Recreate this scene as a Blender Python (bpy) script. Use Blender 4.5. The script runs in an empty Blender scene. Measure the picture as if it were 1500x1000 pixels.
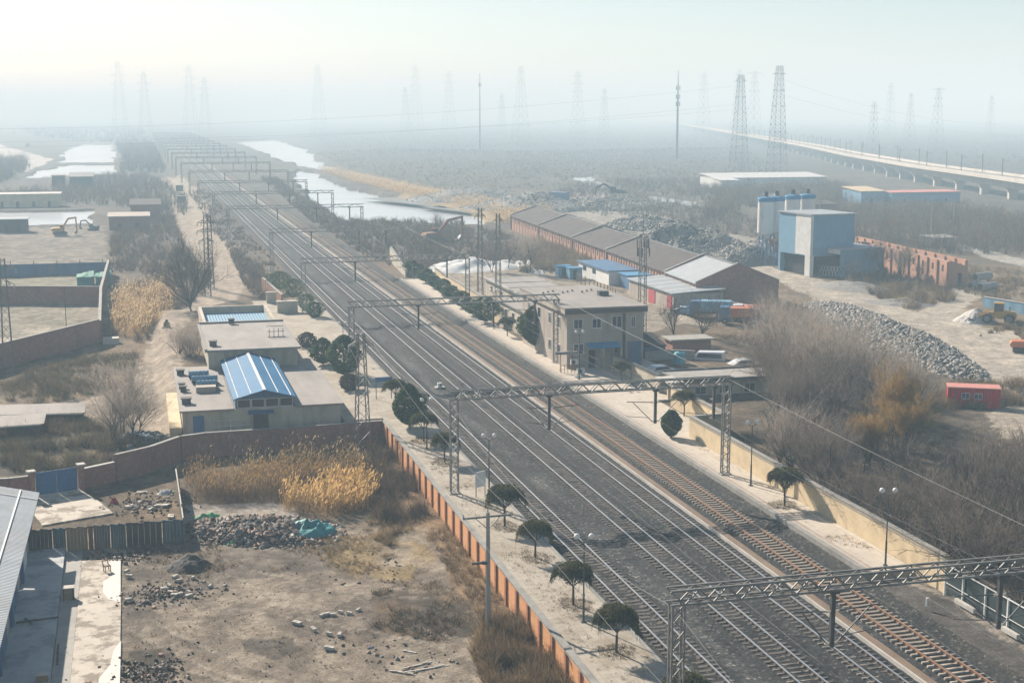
import bpy, math, random
import numpy as np
from mathutils import Vector, Matrix
R = math.radians
S = bpy.context.scene
COL = S.collection
rnd = random.Random(7)
rng = np.random.default_rng(11)

# ------------------------------------------------------------------ camera
F, CX, CY, HC = 2040.0, 750.0, 500.0, 31.6        # focal length in photo pixels, image centre, height above the rails
TH = math.atan((CY - 165.0) / F)
PSI = math.atan((CX - 200.0) / math.hypot(F, CY - 165.0))
cam = bpy.data.cameras.new("camera")
cam.sensor_width = 36.0
cam.lens = 36.0 * F / 1500.0
cam.clip_end = 30000
cam.clip_start = 1.0
co = bpy.data.objects.new("camera", cam)
co.location = (0, 0, HC)
co.rotation_euler = (R(90) - TH, 0, -PSI)
COL.objects.link(co)
S.camera = co

# ------------------------------------------------------------------ light
SUN_EL, SUN_AZ = R(30), R(-22)                     # azimuth from +Y (along the railway), negative = to the west of it
w = bpy.data.worlds.new("World")
S.world = w
w.use_nodes = True
nt = w.node_tree
sky = nt.nodes.new("ShaderNodeTexSky")
sky.sky_type = 'NISHITA'
sky.sun_disc = False
sky.sun_elevation = SUN_EL
sky.sun_rotation = SUN_AZ
sky.air_density = 0.9
sky.dust_density = 0.6
sky.ozone_density = 1.0
nt.links.new(sky.outputs[0], nt.nodes["Background"].inputs[0])
nt.nodes["Background"].inputs[1].default_value = 0.05
sl = bpy.data.lights.new("sun", 'SUN')
sl.energy = 5.0
sl.angle = R(0.6)
sl.color = (1.0, 0.92, 0.81)
so = bpy.data.objects.new("sun", sl)
sd = Vector((math.sin(SUN_AZ) * math.cos(SUN_EL), math.cos(SUN_AZ) * math.cos(SUN_EL), math.sin(SUN_EL)))
so.rotation_euler = sd.to_track_quat('Z', 'Y').to_euler()
so.location = (0, 0, 200)
COL.objects.link(so)
S.view_settings.view_transform = 'Standard'
S.view_settings.look = 'None'
S.view_settings.exposure = 1.13
S.cycles.use_denoising = True
S.cycles.max_bounces = 6
S.cycles.diffuse_bounces = 2
S.cycles.glossy_bounces = 2
S.cycles.transparent_max_bounces = 4
S.cycles.volume_bounces = 2

# ------------------------------------------------------------------ air
HAZE_DENSITY = 0.00086
HAZE_COLOR = (0.60, 0.825, 0.97)
HAZE_G = -0.1

# ------------------------------------------------------------------ survey helpers: where a sight line of the photograph meets the level z
FW = np.array([math.sin(PSI) * math.cos(TH), math.cos(PSI) * math.cos(TH), -math.sin(TH)])
RT = np.array([math.cos(PSI), -math.sin(PSI), 0.0])
DN = -np.cross(RT, FW)
C0 = np.array([0, 0, HC])
def G(u, v, z=0.0):
    d = FW * F + RT * (u - CX) + DN * (v - CY)
    p = C0 + d * ((z - HC) / d[2])
    return (float(p[0]), float(p[1]), z)
def ZV(v, b):                                      # height at row v above the ground point b
    bx, by = b[0], b[1]
    k = (v - CY) / F
    z = (k * (bx * FW[0] + by * FW[1]) - bx * DN[0] - by * DN[1]) / (DN[2] - k * FW[2])
    return float(z + HC)
def UV(p):
    q = np.array(p, float) - C0; k = q @ FW
    return CX + F * (q @ RT) / k, CY + F * (q @ DN) / k
ZL, ZR, ZP = -2.0, -0.8, 0.3                       # ground west of the line, ground east of it, platform level

# ------------------------------------------------------------------ objects
def link(o):
    COL.objects.link(o)
    return o
def tag(o, label=None, cat=None, group=None, kind=None):
    if label: o["label"] = label
    if cat: o["category"] = cat
    if group: o["group"] = group
    if kind: o["kind"] = kind
    return o
def thing(name, label, cat, loc=(0, 0, 0), rz=0.0, group=None):
    o = bpy.data.objects.new(name, None)
    o.empty_display_size = 0.3
    o.location = loc
    o.rotation_euler = (0, 0, rz)
    return tag(link(o), label, cat, group)
def copy_tree(o, parent=None):
    c = o.copy()
    COL.objects.link(c)
    if parent is not None: c.parent = parent
    for ch in KIDS.get(o.name, []):
        d = copy_tree(ch, c)
        KIDS.setdefault(c.name, []).append(d)
    return c
KIDS = {}
def setparent(o, p):
    o.parent = p
    KIDS.setdefault(p.name, []).append(o)
def ordn(i):
    return ["first", "second", "third", "fourth", "fifth", "sixth", "seventh", "eighth", "ninth", "tenth", "eleventh", "twelfth", "thirteenth",
            "fourteenth", "fifteenth", "sixteenth", "seventeenth", "eighteenth", "nineteenth", "twentieth"][i] if i < 20 else \
        ["twenty-", "thirty-", "forty-", "fifty-", "sixty-", "seventy-", "eighty-", "ninety-"][(i + 1) // 10 - 2] + \
        ["th", "first", "second", "third", "fourth", "fifth", "sixth", "seventh", "eighth", "ninth"][(i + 1) % 10]

def mesh_np(name, V, Q, mats, mi=None, smooth=False, tri=False):
    V = np.asarray(V, np.float32)
    Q = np.asarray(Q, np.int32)
    k = Q.shape[1]
    me = bpy.data.meshes.new(name)
    me.vertices.add(len(V))
    me.vertices.foreach_set("co", V.ravel())
    me.loops.add(Q.size)
    me.loops.foreach_set("vertex_index", Q.ravel())
    me.polygons.add(len(Q))
    me.polygons.foreach_set("loop_start", np.arange(0, Q.size, k, dtype=np.int32))
    me.polygons.foreach_set("loop_total", np.full(len(Q), k, np.int32))
    if mi is not None: me.polygons.foreach_set("material_index", np.asarray(mi, np.int32))
    if smooth: me.polygons.foreach_set("use_smooth", np.ones(len(Q), bool))
    me.update(calc_edges=True)
    for m in (mats if isinstance(mats, (list, tuple)) else [mats]): me.materials.append(m)
    return me

class MB:
    def __init__(s):
        s.v = []; s.f = []; s.m = []; s.cur = 0
    def add(s, vs, fs):
        n = len(s.v)
        s.v += [tuple(map(float, p)) for p in vs]
        s.f += [tuple(i + n for i in f) for f in fs]
        s.m += [s.cur] * len(fs)
        return s
    def hexa(s, p):
        return s.add(p, [(3, 2, 1, 0), (4, 5, 6, 7), (0, 1, 5, 4), (1, 2, 6, 5), (2, 3, 7, 6), (3, 0, 4, 7)])
    def box(s, x0, x1, y0, y1, z0, z1):
        return s.hexa([(x0, y0, z0), (x1, y0, z0), (x1, y1, z0), (x0, y1, z0), (x0, y0, z1), (x1, y0, z1), (x1, y1, z1), (x0, y1, z1)])
    def cbox(s, c, sz, rz=0.0):
        a, b, h = sz[0] / 2, sz[1] / 2, sz[2] / 2
        cs, sn = math.cos(rz), math.sin(rz)
        ps = [(-a, -b, -h), (a, -b, -h), (a, b, -h), (-a, b, -h), (-a, -b, h), (a, -b, h), (a, b, h), (-a, b, h)]
        return s.hexa([(c[0] + x * cs - y * sn, c[1] + x * sn + y * cs, c[2] + z) for x, y, z in ps])
    def bar(s, p, q, wd, hg=None):
        p, q = Vector(p), Vector(q)
        d = (q - p)
        if d.length < 1e-6: return s
        d.normalize()
        u = d.cross(Vector((0, 0, 1)))
        if u.length < 1e-3: u = Vector((1, 0, 0))
        u.normalize()
        t = u.cross(d)
        u = u * (wd / 2); t = t * ((hg or wd) / 2)
        return s.hexa([p - u - t, p + u - t, p + u + t, p - u + t, q - u - t, q + u - t, q + u + t, q - u + t])
    def tube(s, p, q, r0, r1=None, n=8, cap=True):
        r1 = r0 if r1 is None else r1
        p, q = Vector(p), Vector(q)
        d = (q - p).normalized()
        u = d.cross(Vector((0, 0, 1)))
        if u.length < 1e-3: u = Vector((1, 0, 0))
        u.normalize()
        t = d.cross(u)
        vs = []
        for c, r in ((p, r0), (q, r1)):
            for i in range(n):
                a = 2 * math.pi * i / n
                vs.append(c + (u * math.cos(a) + t * math.sin(a)) * r)
        fs = [(i, (i + 1) % n, n + (i + 1) % n, n + i) for i in range(n)]
        if cap: fs += [tuple(range(n))[::-1], tuple(range(n, 2 * n))]
        return s.add(vs, fs)
    def lathe(s, prof, n=16, c=(0, 0, 0)):
        vs = []
        for r, z in prof:
            for i in range(n):
                a = 2 * math.pi * i / n
                vs.append((c[0] + r * math.cos(a), c[1] + r * math.sin(a), c[2] + z))
        fs = []
        for j in range(len(prof) - 1):
            for i in range(n):
                fs.append((j * n + i, j * n + (i + 1) % n, (j + 1) * n + (i + 1) % n, (j + 1) * n + i))
        fs.append(tuple(range(n))[::-1]); fs.append(tuple((len(prof) - 1) * n + i for i in range(n)))
        return s.add(vs, fs)
    def prism(s, poly, z0, z1):
        n = len(poly)
        if sum(poly[i][0] * poly[(i + 1) % n][1] - poly[(i + 1) % n][0] * poly[i][1] for i in range(n)) < 0: poly = poly[::-1]
        vs = [(p[0], p[1], z0) for p in poly] + [(p[0], p[1], z1) for p in poly]
        return s.add(vs, [tuple(range(n))[::-1], tuple(range(n, 2 * n))] + [(i, (i + 1) % n, n + (i + 1) % n, n + i) for i in range(n)])
    def path(s, pts, r, n=6):
        for a, b in zip(pts, pts[1:]): s.tube(a, b, r, n=n)
        return s
    def build(s, name, mats, parent=None, world=True, smooth=False, bevel=0.0):
        V = np.array(s.v, np.float64)
        if parent is not None and world:
            root = parent
            while root.parent is not None: root = root.parent
            rz = root.rotation_euler[2]
            V = V - np.array(root.location)
            c, sn = math.cos(-rz), math.sin(-rz)
            V = np.stack([V[:, 0] * c - V[:, 1] * sn, V[:, 0] * sn + V[:, 1] * c, V[:, 2]], 1)
        me = bpy.data.meshes.new(name)
        me.from_pydata([tuple(p) for p in V], [], s.f)
        mats = mats if isinstance(mats, (list, tuple)) else [mats]
        for m in mats: me.materials.append(m)
        if len(mats) > 1: me.polygons.foreach_set("material_index", s.m)
        if smooth: me.polygons.foreach_set("use_smooth", [True] * len(me.polygons))
        me.update()
        o = bpy.data.objects.new(name, me)
        if parent is not None: setparent(o, parent)
        if bevel:
            b = o.modifiers.new("bevel", 'BEVEL'); b.width = bevel; b.segments = 2
        return link(o)
def obj(name, me, parent=None):
    o = bpy.data.objects.new(name, me)
    if parent is not None: setparent(o, parent)
    return link(o)

# ------------------------------------------------------------------ materials
def new_mat(name):
    m = bpy.data.materials.new(name)
    m.use_nodes = True
    return m, m.node_tree, m.node_tree.nodes["Principled BSDF"]
def N(t, k, **kw):
    n = t.nodes.new(k)
    for a, b in kw.items(): setattr(n, a, b)
    return n
def mixrgb(t, fac, a, b, blend='MIX'):
    n = N(t, "ShaderNodeMix", data_type='RGBA', blend_type=blend)
    for i, v in ((0, fac), (6, a), (7, b)):
        if isinstance(v, bpy.types.NodeSocket): t.links.new(v, n.inputs[i])
        else: n.inputs[i].default_value = v if i == 0 else (*v, 1.0)
    return n.outputs[2]
def noise(t, vec, scale, detail=5, rough=0.6, lo=0.35, hi=0.65):
    n = N(t, "ShaderNodeTexNoise")
    n.inputs["Scale"].default_value = scale; n.inputs["Detail"].default_value = detail; n.inputs["Roughness"].default_value = rough
    t.links.new(vec, n.inputs["Vector"])
    r = N(t, "ShaderNodeMapRange"); r.inputs[1].default_value = lo; r.inputs[2].default_value = hi
    t.links.new(n.outputs[0], r.inputs[0])
    return r.outputs[0]
def coord(t, stretch=(1, 1, 1), kind="Object", rot=(0, 0, 0)):
    c = N(t, "ShaderNodeTexCoord"); mp = N(t, "ShaderNodeMapping")
    mp.inputs["Scale"].default_value = stretch
    mp.inputs["Rotation"].default_value = rot
    t.links.new(c.outputs[kind], mp.inputs[0])
    return mp.outputs[0]
def bump(t, b, h, strength, dist=0.05):
    n = N(t, "ShaderNodeBump"); n.inputs["Strength"].default_value = strength; n.inputs["Distance"].default_value = dist
    t.links.new(h, n.inputs["Height"]); t.links.new(n.outputs[0], b.inputs["Normal"])
def pm(name, c1, c2=None, scale=1.5, rough=0.8, bmp=0.2, metal=0.0, dirt=None, dscale=0.35, damt=0.6, stretch=(1, 1, 1), spec=0.3, fine=18, dlo=0.48, dhi=0.68):
    m, t, b = new_mat(name)
    v = coord(t, stretch)
    c2 = c2 or tuple(x * 0.75 for x in c1)
    col = mixrgb(t, noise(t, v, scale), c1, c2)
    if dirt is not None:
        k = noise(t, v, dscale, 7, 0.68, dlo, dhi)
        mm = N(t, "ShaderNodeMath", operation='MULTIPLY'); t.links.new(k, mm.inputs[0]); mm.inputs[1].default_value = damt
        col = mixrgb(t, mm.outputs[0], col, dirt)
    fn = noise(t, v, fine, 3, 0.6, 0.3, 0.7)
    col = mixrgb(t, 0.3, col, mixrgb(t, fn, (0.35, 0.35, 0.35), (1.0, 1.0, 1.0)), 'MULTIPLY')
    t.links.new(col, b.inputs["Base Color"])
    b.inputs["Roughness"].default_value = rough; b.inputs["Metallic"].default_value = metal
    b.inputs["Specular IOR Level"].default_value = spec
    if bmp: bump(t, b, fn, bmp)
    return m
def brickmat(name, c1, c2, mortar, wall_axis='x', stain=(0.12, 0.09, 0.07), bw=0.25, bh=0.075, damt=0.7):
    m, t, b = new_mat(name)
    c = N(t, "ShaderNodeTexCoord"); sp = N(t, "ShaderNodeSeparateXYZ"); t.links.new(c.outputs["Object"], sp.inputs[0])
    ad = N(t, "ShaderNodeMath", operation='ADD'); t.links.new(sp.outputs[0], ad.inputs[0]); t.links.new(sp.outputs[1], ad.inputs[1])
    cb = N(t, "ShaderNodeCombineXYZ"); t.links.new(ad.outputs[0], cb.inputs[0]); t.links.new(sp.outputs[2], cb.inputs[1])
    br = N(t, "ShaderNodeTexBrick")
    br.inputs["Scale"].default_value = 1.0; br.inputs["Brick Width"].default_value = bw; br.inputs["Row Height"].default_value = bh
    br.inputs["Mortar Size"].default_value = 0.008; br.inputs["Color1"].default_value = (*c1, 1); br.inputs["Color2"].default_value = (*c2, 1)
    br.inputs["Mortar"].default_value = (*mortar, 1)
    t.links.new(cb.outputs[0], br.inputs["Vector"])
    v = c.outputs["Object"]
    k = noise(t, v, 0.5, 6, 0.7, 0.45, 0.7)
    mm = N(t, "ShaderNodeMath", operation='MULTIPLY'); t.links.new(k, mm.inputs[0]); mm.inputs[1].default_value = damt
    col = mixrgb(t, mm.outputs[0], br.outputs[0], stain)
    k2 = noise(t, v, 2.2, 5, 0.7, 0.5, 0.75)
    mm2 = N(t, "ShaderNodeMath", operation='MULTIPLY'); t.links.new(k2, mm2.inputs[0]); mm2.inputs[1].default_value = 0.35
    col = mixrgb(t, mm2.outputs[0], col, (0.5, 0.42, 0.34))
    t.links.new(col, b.inputs["Base Color"]); b.inputs["Roughness"].default_value = 0.9; b.inputs["Specular IOR Level"].default_value = 0.2
    bump(t, b, br.outputs[1], -0.3, 0.02)
    return m
def corrmat(name, c1, c2, period=0.25, axis=0, rough=0.45, metal=0.0, rust=(0.2, 0.13, 0.08), damt=0.4):
    m, t, b = new_mat(name)
    v = coord(t)
    sp = N(t, "ShaderNodeSeparateXYZ"); t.links.new(v, sp.inputs[0])
    ml = N(t, "ShaderNodeMath", operation='MULTIPLY'); ml.inputs[1].default_value = 2 * math.pi / period
    t.links.new(sp.outputs[axis], ml.inputs[0])
    sn = N(t, "ShaderNodeMath", operation='SINE'); t.links.new(ml.outputs[0], sn.inputs[0])
    col = mixrgb(t, noise(t, v, 0.6, 5, 0.6), c1, c2)
    k = noise(t, v, 0.35, 7, 0.7, 0.5, 0.72)
    mm = N(t, "ShaderNodeMath", operation='MULTIPLY'); t.links.new(k, mm.inputs[0]); mm.inputs[1].default_value = damt
    col = mixrgb(t, mm.outputs[0], col, rust)
    t.links.new(col, b.inputs["Base Color"]); b.inputs["Roughness"].default_value = max(rough, .65); b.inputs["Metallic"].default_value = metal
    b.inputs["Specular IOR Level"].default_value = 0.12
    bump(t, b, sn.outputs[0], 0.7, 0.03)
    return m
def leafmat(name, c1, c2, tr=0.4):
    m, t, b = new_mat(name)
    t.nodes.remove(b)
    v = coord(t)
    col = mixrgb(t, noise(t, v, 0.9, 4, 0.7), c1, c2)
    d = N(t, "ShaderNodeBsdfDiffuse"); l = N(t, "ShaderNodeBsdfTranslucent"); x = N(t, "ShaderNodeMixShader"); x.inputs[0].default_value = tr
    t.links.new(col, d.inputs[0]); t.links.new(col, l.inputs[0]); t.links.new(d.outputs[0], x.inputs[1]); t.links.new(l.outputs[0], x.inputs[2])
    t.links.new(x.outputs[0], t.nodes["Material Output"].inputs[0])
    return m
M = {}
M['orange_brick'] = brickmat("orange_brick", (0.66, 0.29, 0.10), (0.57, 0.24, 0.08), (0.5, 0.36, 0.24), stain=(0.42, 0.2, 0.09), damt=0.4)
M['orange_pier_shaded'] = brickmat("shaded_pier_brick", (0.40, 0.13, 0.05), (0.33, 0.10, 0.04), (0.34, 0.24, 0.18), stain=(0.2, 0.09, 0.05), damt=0.45)  # wall brick darkened, the piers' shade is painted into the colour
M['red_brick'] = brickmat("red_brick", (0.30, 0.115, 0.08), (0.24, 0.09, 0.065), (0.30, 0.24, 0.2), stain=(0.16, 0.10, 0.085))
M['factory_brick'] = brickmat("factory_brick", (0.42, 0.18, 0.10), (0.36, 0.15, 0.085), (0.4, 0.32, 0.26), stain=(0.30, 0.2, 0.15))
M['coping'] = pm("weathered_coping", (0.30, 0.29, 0.26), (0.22, 0.215, 0.2), 2.0, dirt=(0.14, 0.13, 0.11))
M['beige'] = pm("beige_render", (0.64, 0.51, 0.32), (0.56, 0.445, 0.28), 0.8, dirt=(0.36, 0.26, 0.17), dscale=0.6, damt=0.5, bmp=0.1)
M['cream'] = pm("cream_render", (0.50, 0.45, 0.35), (0.43, 0.38, 0.30), 0.6, dirt=(0.27, 0.23, 0.18), damt=0.8, bmp=0.1, stretch=(1, 1, .25), dscale=.6)
M['pink_tile'] = pm("pinkish_wall_tile", (0.42, 0.365, 0.305), (0.36, 0.31, 0.26), 0.8, dirt=(0.24, 0.185, 0.15), damt=0.8, bmp=0.1, stretch=(1, 1, .25), dscale=.6)
M['concrete'] = pm("concrete", (0.36, 0.345, 0.31), (0.29, 0.28, 0.255), 0.9, dirt=(0.2, 0.18, 0.15), damt=0.6)
M['pale_concrete'] = pm("pale_concrete", (0.50, 0.48, 0.44), (0.42, 0.40, 0.36), 0.9, dirt=(0.3, 0.27, 0.22), damt=0.5)
M['white'] = pm("white_paint", (0.72, 0.72, 0.70), (0.62, 0.62, 0.6), 1.2, dirt=(0.45, 0.42, 0.36), damt=0.4, bmp=0.05)
M['steel'] = pm("galvanised_steel", (0.24, 0.24, 0.23), (0.17, 0.168, 0.16), 1.5, rough=0.6, metal=0.25, dirt=(0.17, 0.13, 0.1), damt=0.5, bmp=0.05)
M['dark_steel'] = pm("dark_steel", (0.085, 0.09, 0.095), (0.06, 0.06, 0.06), 2.0, rough=0.55, metal=0.2, bmp=0.05)
M['far_steel'] = pm("weathered_far_steel", (0.14, 0.15, 0.155), (0.11, 0.115, 0.12), 0.3, rough=0.7, bmp=0)
M['rust'] = pm("rust", (0.24, 0.11, 0.055), (0.16, 0.075, 0.04), 2.5, rough=0.85, dirt=(0.38, 0.17, 0.05), bmp=0.2)
M['rail_side'] = pm("rail_side", (0.15, 0.085, 0.05), (0.11, 0.065, 0.045), 2.5, rough=0.8, bmp=0.1)
M['rail_head'] = pm("polished_rail_head", (0.95, 0.92, 0.86), (0.88, 0.84, 0.77), 0.8, rough=0.36, metal=1.0, bmp=0, fine=1)
M['rust_head'] = pm("rusty_rail_head", (0.33, 0.19, 0.115), (0.25, 0.135, 0.08), 1.2, rough=0.6, metal=0.1, bmp=0.05)
M['sleeper'] = pm("stained_concrete_sleeper", (0.125, 0.108, 0.092), (0.085, 0.073, 0.063), 1.5, dirt=(0.10, 0.07, 0.05), bmp=0.1)
M['sleeper_pale'] = pm("pale_concrete_sleeper", (0.30, 0.265, 0.22), (0.21, 0.18, 0.145), 1.5, dirt=(0.26, 0.17, 0.10), bmp=0.1)
M['blue_roof'] = corrmat("blue_sheet_roof", (0.03, 0.155, 0.31), (0.026, 0.13, 0.26), 0.30, 1, rough=0.65, rust=(0.09, 0.2, 0.3), damt=0.6)
M['blue_paint'] = pm("blue_paint", (0.05, 0.15, 0.30), (0.042, 0.12, 0.24), 1.2, rough=0.6, dirt=(0.13, 0.16, 0.19), damt=0.8, bmp=0.03, stretch=(1, 1, .3))
M['grey_sheet'] = corrmat("grey_roof_sheet", (0.33, 0.36, 0.38), (0.28, 0.31, 0.33), 0.28, 1, rust=(0.27, 0.24, 0.2), damt=0.35)
M['brown_roof'] = corrmat("old_brown_roof", (0.10, 0.085, 0.08), (0.075, 0.066, 0.063), 0.5, 1, rough=0.9, rust=(0.15, 0.13, 0.12), damt=0.5)
M['plant_clad'] = corrmat("bluegrey_cladding", (0.16, 0.30, 0.42), (0.145, 0.27, 0.37), 0.4, 0, rust=(0.26, 0.33, 0.38), damt=0.2)
M['felt_roof'] = pm("grey_felt_roof", (0.30, 0.275, 0.25), (0.24, 0.22, 0.20), 0.5, dirt=(0.17, 0.155, 0.14), damt=0.6, stretch=(1, 0.25, 1), bmp=0.15)
M['glass'] = pm("dark_window_glass", (0.03, 0.04, 0.05), (0.045, 0.055, 0.065), 0.4, rough=0.12, bmp=0, spec=0.5)
M['dark'] = pm("dark_opening", (0.018, 0.02, 0.022), (0.025, 0.025, 0.026), 1.0, rough=0.9, bmp=0)
M['red_paint'] = corrmat("red_cabin_sheet", (0.50, 0.035, 0.04), (0.42, 0.03, 0.035), 0.24, 0, rust=(0.34, 0.06, 0.05), damt=0.3)
M['red_roof'] = pm("faded_red_roof", (0.55, 0.24, 0.2), (0.48, 0.2, 0.17), 1.0, bmp=0.05)
M['red_door'] = pm("red_door", (0.45, 0.05, 0.06), (0.36, 0.04, 0.05), 1.0, bmp=0.05)
M['yellow'] = pm("yellow_machine", (0.50, 0.28, 0.045), (0.42, 0.24, 0.05), 1.2, rough=0.55, dirt=(0.22, 0.15, 0.09), bmp=0.05)
M['orange'] = pm("orange_machine", (0.55, 0.17, 0.06), (0.46, 0.14, 0.05), 1.2, rough=0.55, dirt=(0.22, 0.12, 0.08), bmp=0.05)
M['tyre'] = pm("tyre_rubber", (0.03, 0.03, 0.03), (0.05, 0.045, 0.04), 2, bmp=0.1)
M['bark'] = pm("bark", (0.085, 0.065, 0.05), (0.06, 0.047, 0.037), 2, bmp=0.2)
M['twig_mid'] = leafmat("grey_bare_twigs", (0.25, 0.21, 0.175), (0.16, 0.13, 0.108), .25)
M['twig'] = pm("bare_twigs", (0.15, 0.118, 0.095), (0.085, 0.066, 0.053), 0.6, bmp=0)
M['twig_backlit'] = leafmat("backlit_bare_twigs", (0.46, 0.395, 0.335), (0.30, 0.25, 0.21), .3)  # paled so the colour itself carries the sun's backlight on the twigs
M['twig_gold'] = leafmat("golden_willow_twigs", (0.34, 0.22, 0.075), (0.26, 0.165, 0.06))
M['evergreen'] = leafmat("evergreen_leaves", (0.10, 0.145, 0.06), (0.022, 0.045, 0.02))
M['weeping'] = leafmat("dark_weeping_twigs", (0.12, 0.12, 0.06), (0.04, 0.042, 0.025), .45)
M['reed_stem'] = leafmat("dry_reed_stem", (0.42, 0.275, 0.12), (0.31, 0.20, 0.09))
M['reed_gold'] = leafmat("golden_reed_plume", (0.66, 0.45, 0.19), (0.5, 0.33, 0.14))
M['reed_pale'] = leafmat("pale_reed_plume", (0.62, 0.47, 0.28), (0.5, 0.37, 0.21))
M['weed_tan'] = leafmat("dry_tan_grass", (0.30, 0.225, 0.12), (0.23, 0.17, 0.09))
M['weed_brown'] = leafmat("dead_brown_weed", (0.17, 0.115, 0.068), (0.12, 0.085, 0.055))
M['weed_dark'] = leafmat("dark_dead_weed", (0.075, 0.062, 0.048), (0.055, 0.047, 0.038))
M['weed_green'] = leafmat("dull_green_weed", (0.13, 0.13, 0.07), (0.10, 0.10, 0.055))
M['rock'] = pm("grey_broken_rock", (0.28, 0.265, 0.24), (0.19, 0.18, 0.165), 0.5, dirt=(0.25, 0.225, 0.18), dscale=0.2)
M['gravel'] = pm("grey_gravel", (0.25, 0.24, 0.22), (0.18, 0.173, 0.16), 2.5, dirt=(0.24, 0.215, 0.175), bmp=0.6, fine=9)
M['rubble_brick'] = pm("broken_brick", (0.26, 0.165, 0.12), (0.18, 0.125, 0.10), 0.6)
M['rubble_grey'] = pm("broken_mortar", (0.25, 0.23, 0.205), (0.15, 0.138, 0.125), 0.6)
M['teal'] = pm("teal_sheet", (0.03, 0.26, 0.26), (0.025, 0.2, 0.21), 1.5, rough=0.6, bmp=0.1)
M['green_net'] = pm("green_net", (0.10, 0.32, 0.24), (0.08, 0.26, 0.2), 1.5, bmp=0.1)
M['green_bag'] = pm("bright_green_bag", (0.03, 0.34, 0.12), (0.03, 0.28, 0.1), 1.5, rough=0.6)
M['wood'] = pm("weathered_wood", (0.30, 0.22, 0.13), (0.23, 0.165, 0.10), 2.0, stretch=(1, 1, 6))
M['wood_dark'] = pm("dark_plank", (0.075, 0.062, 0.055), (0.055, 0.047, 0.042), 2.0, stretch=(3, 3, 0.4))
M['black_soil'] = pm("black_soil", (0.06, 0.052, 0.047), (0.045, 0.04, 0.036), 2.5, bmp=0.6)
M['lamp_globe'] = pm("milky_lamp_globe", (0.8, 0.8, 0.78), (0.74, 0.74, 0.72), 1, rough=0.3, bmp=0)
M['porcelain'] = pm("brown_insulator", (0.5, 0.48, 0.42), (0.4, 0.38, 0.33), 1, rough=0.3, bmp=0)
M['wire'] = pm("aluminium_wire", (0.22, 0.22, 0.21), (0.17, 0.17, 0.165), 0.2, rough=0.7, bmp=0)
M['silo_white'] = pm("stained_white_silo", (0.75, 0.74, 0.71), (0.66, 0.65, 0.62), 0.5, dirt=(0.30, 0.22, 0.16), dscale=0.3, damt=0.75, stretch=(1, 1, 0.3), bmp=0.03)
M['silo_blue'] = pm("blue_silo_top", (0.06, 0.25, 0.45), (0.05, 0.21, 0.38), 1, bmp=0.03)
M['car_white'] = pm("white_car_paint", (0.68, 0.69, 0.70), (0.62, 0.63, 0.64), 0.5, rough=0.25, spec=0.5, bmp=0)
M['car_blue'] = pm("blue_cab_paint", (0.06, 0.16, 0.30), (0.05, 0.13, 0.25), 0.5, rough=0.3, spec=0.5, bmp=0)
M['car_dark'] = pm("dark_car_paint", (0.04, 0.045, 0.05), (0.05, 0.055, 0.06), 0.5, rough=0.3, spec=0.5, bmp=0)
M['cyan_tank'] = pm("cyan_tank", (0.10, 0.40, 0.50), (0.08, 0.33, 0.42), 1, rough=0.5, bmp=0)
M['tarp_white'] = pm("white_tarp", (0.60, 0.61, 0.60), (0.48, 0.49, 0.48), 0.8, bmp=0.3, fine=3)
M['viaduct'] = pm("pale_viaduct_concrete", (0.50, 0.475, 0.43), (0.44, 0.415, 0.37), 0.2, dirt=(0.36, 0.33, 0.29), dscale=0.05, bmp=0)
# ------------------------------------------------------------------ terrain: one sheet to the horizon
def _h(ix, iy, s):
    with np.errstate(over='ignore'):
        n = (ix.astype(np.int64) * 374761393 + iy.astype(np.int64) * 668265263 + s * 982451653) & 0x7fffffff
        n = ((n ^ (n >> 13)) * 1274126177) & 0x7fffffff
        n = n ^ (n >> 16)
    return (n & 0xffff) / 65535.0
def vnoise(x, y, s=0):
    ix, iy = np.floor(x), np.floor(y)
    fx, fy = x - ix, y - iy
    fx = fx * fx * (3 - 2 * fx); fy = fy * fy * (3 - 2 * fy)
    a, b, c, d = _h(ix, iy, s), _h(ix + 1, iy, s), _h(ix, iy + 1, s), _h(ix + 1, iy + 1, s)
    return (a * (1 - fx) + b * fx) * (1 - fy) + (c * (1 - fx) + d * fx) * fy
def fbm(x, y, s=0, o=4):
    t = 0.0; a = 0.5
    for i in range(o):
        t = t + a * vnoise(x * 2 ** i, y * 2 ** i, s + i * 17); a *= 0.5
    return t / (1 - 0.5 ** o)
def inpoly(x, y, poly):
    r = np.zeros(x.shape, bool)
    n = len(poly)
    for i in range(n):
        x0, y0 = poly[i][:2]; x1, y1 = poly[(i + 1) % n][:2]
        if y0 == y1: continue
        c = ((y0 > y) != (y1 > y)) & (x < (x1 - x0) * (y - y0) / (y1 - y0) + x0)
        r ^= c
    return r
def sstep(a, b, x):
    t = np.clip((x - a) / (b - a), 0, 1)
    return t * t * (3 - 2 * t)
def PX(z, *ps):
    return [G(u, v, z)[:2] for u, v in ps]

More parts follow.
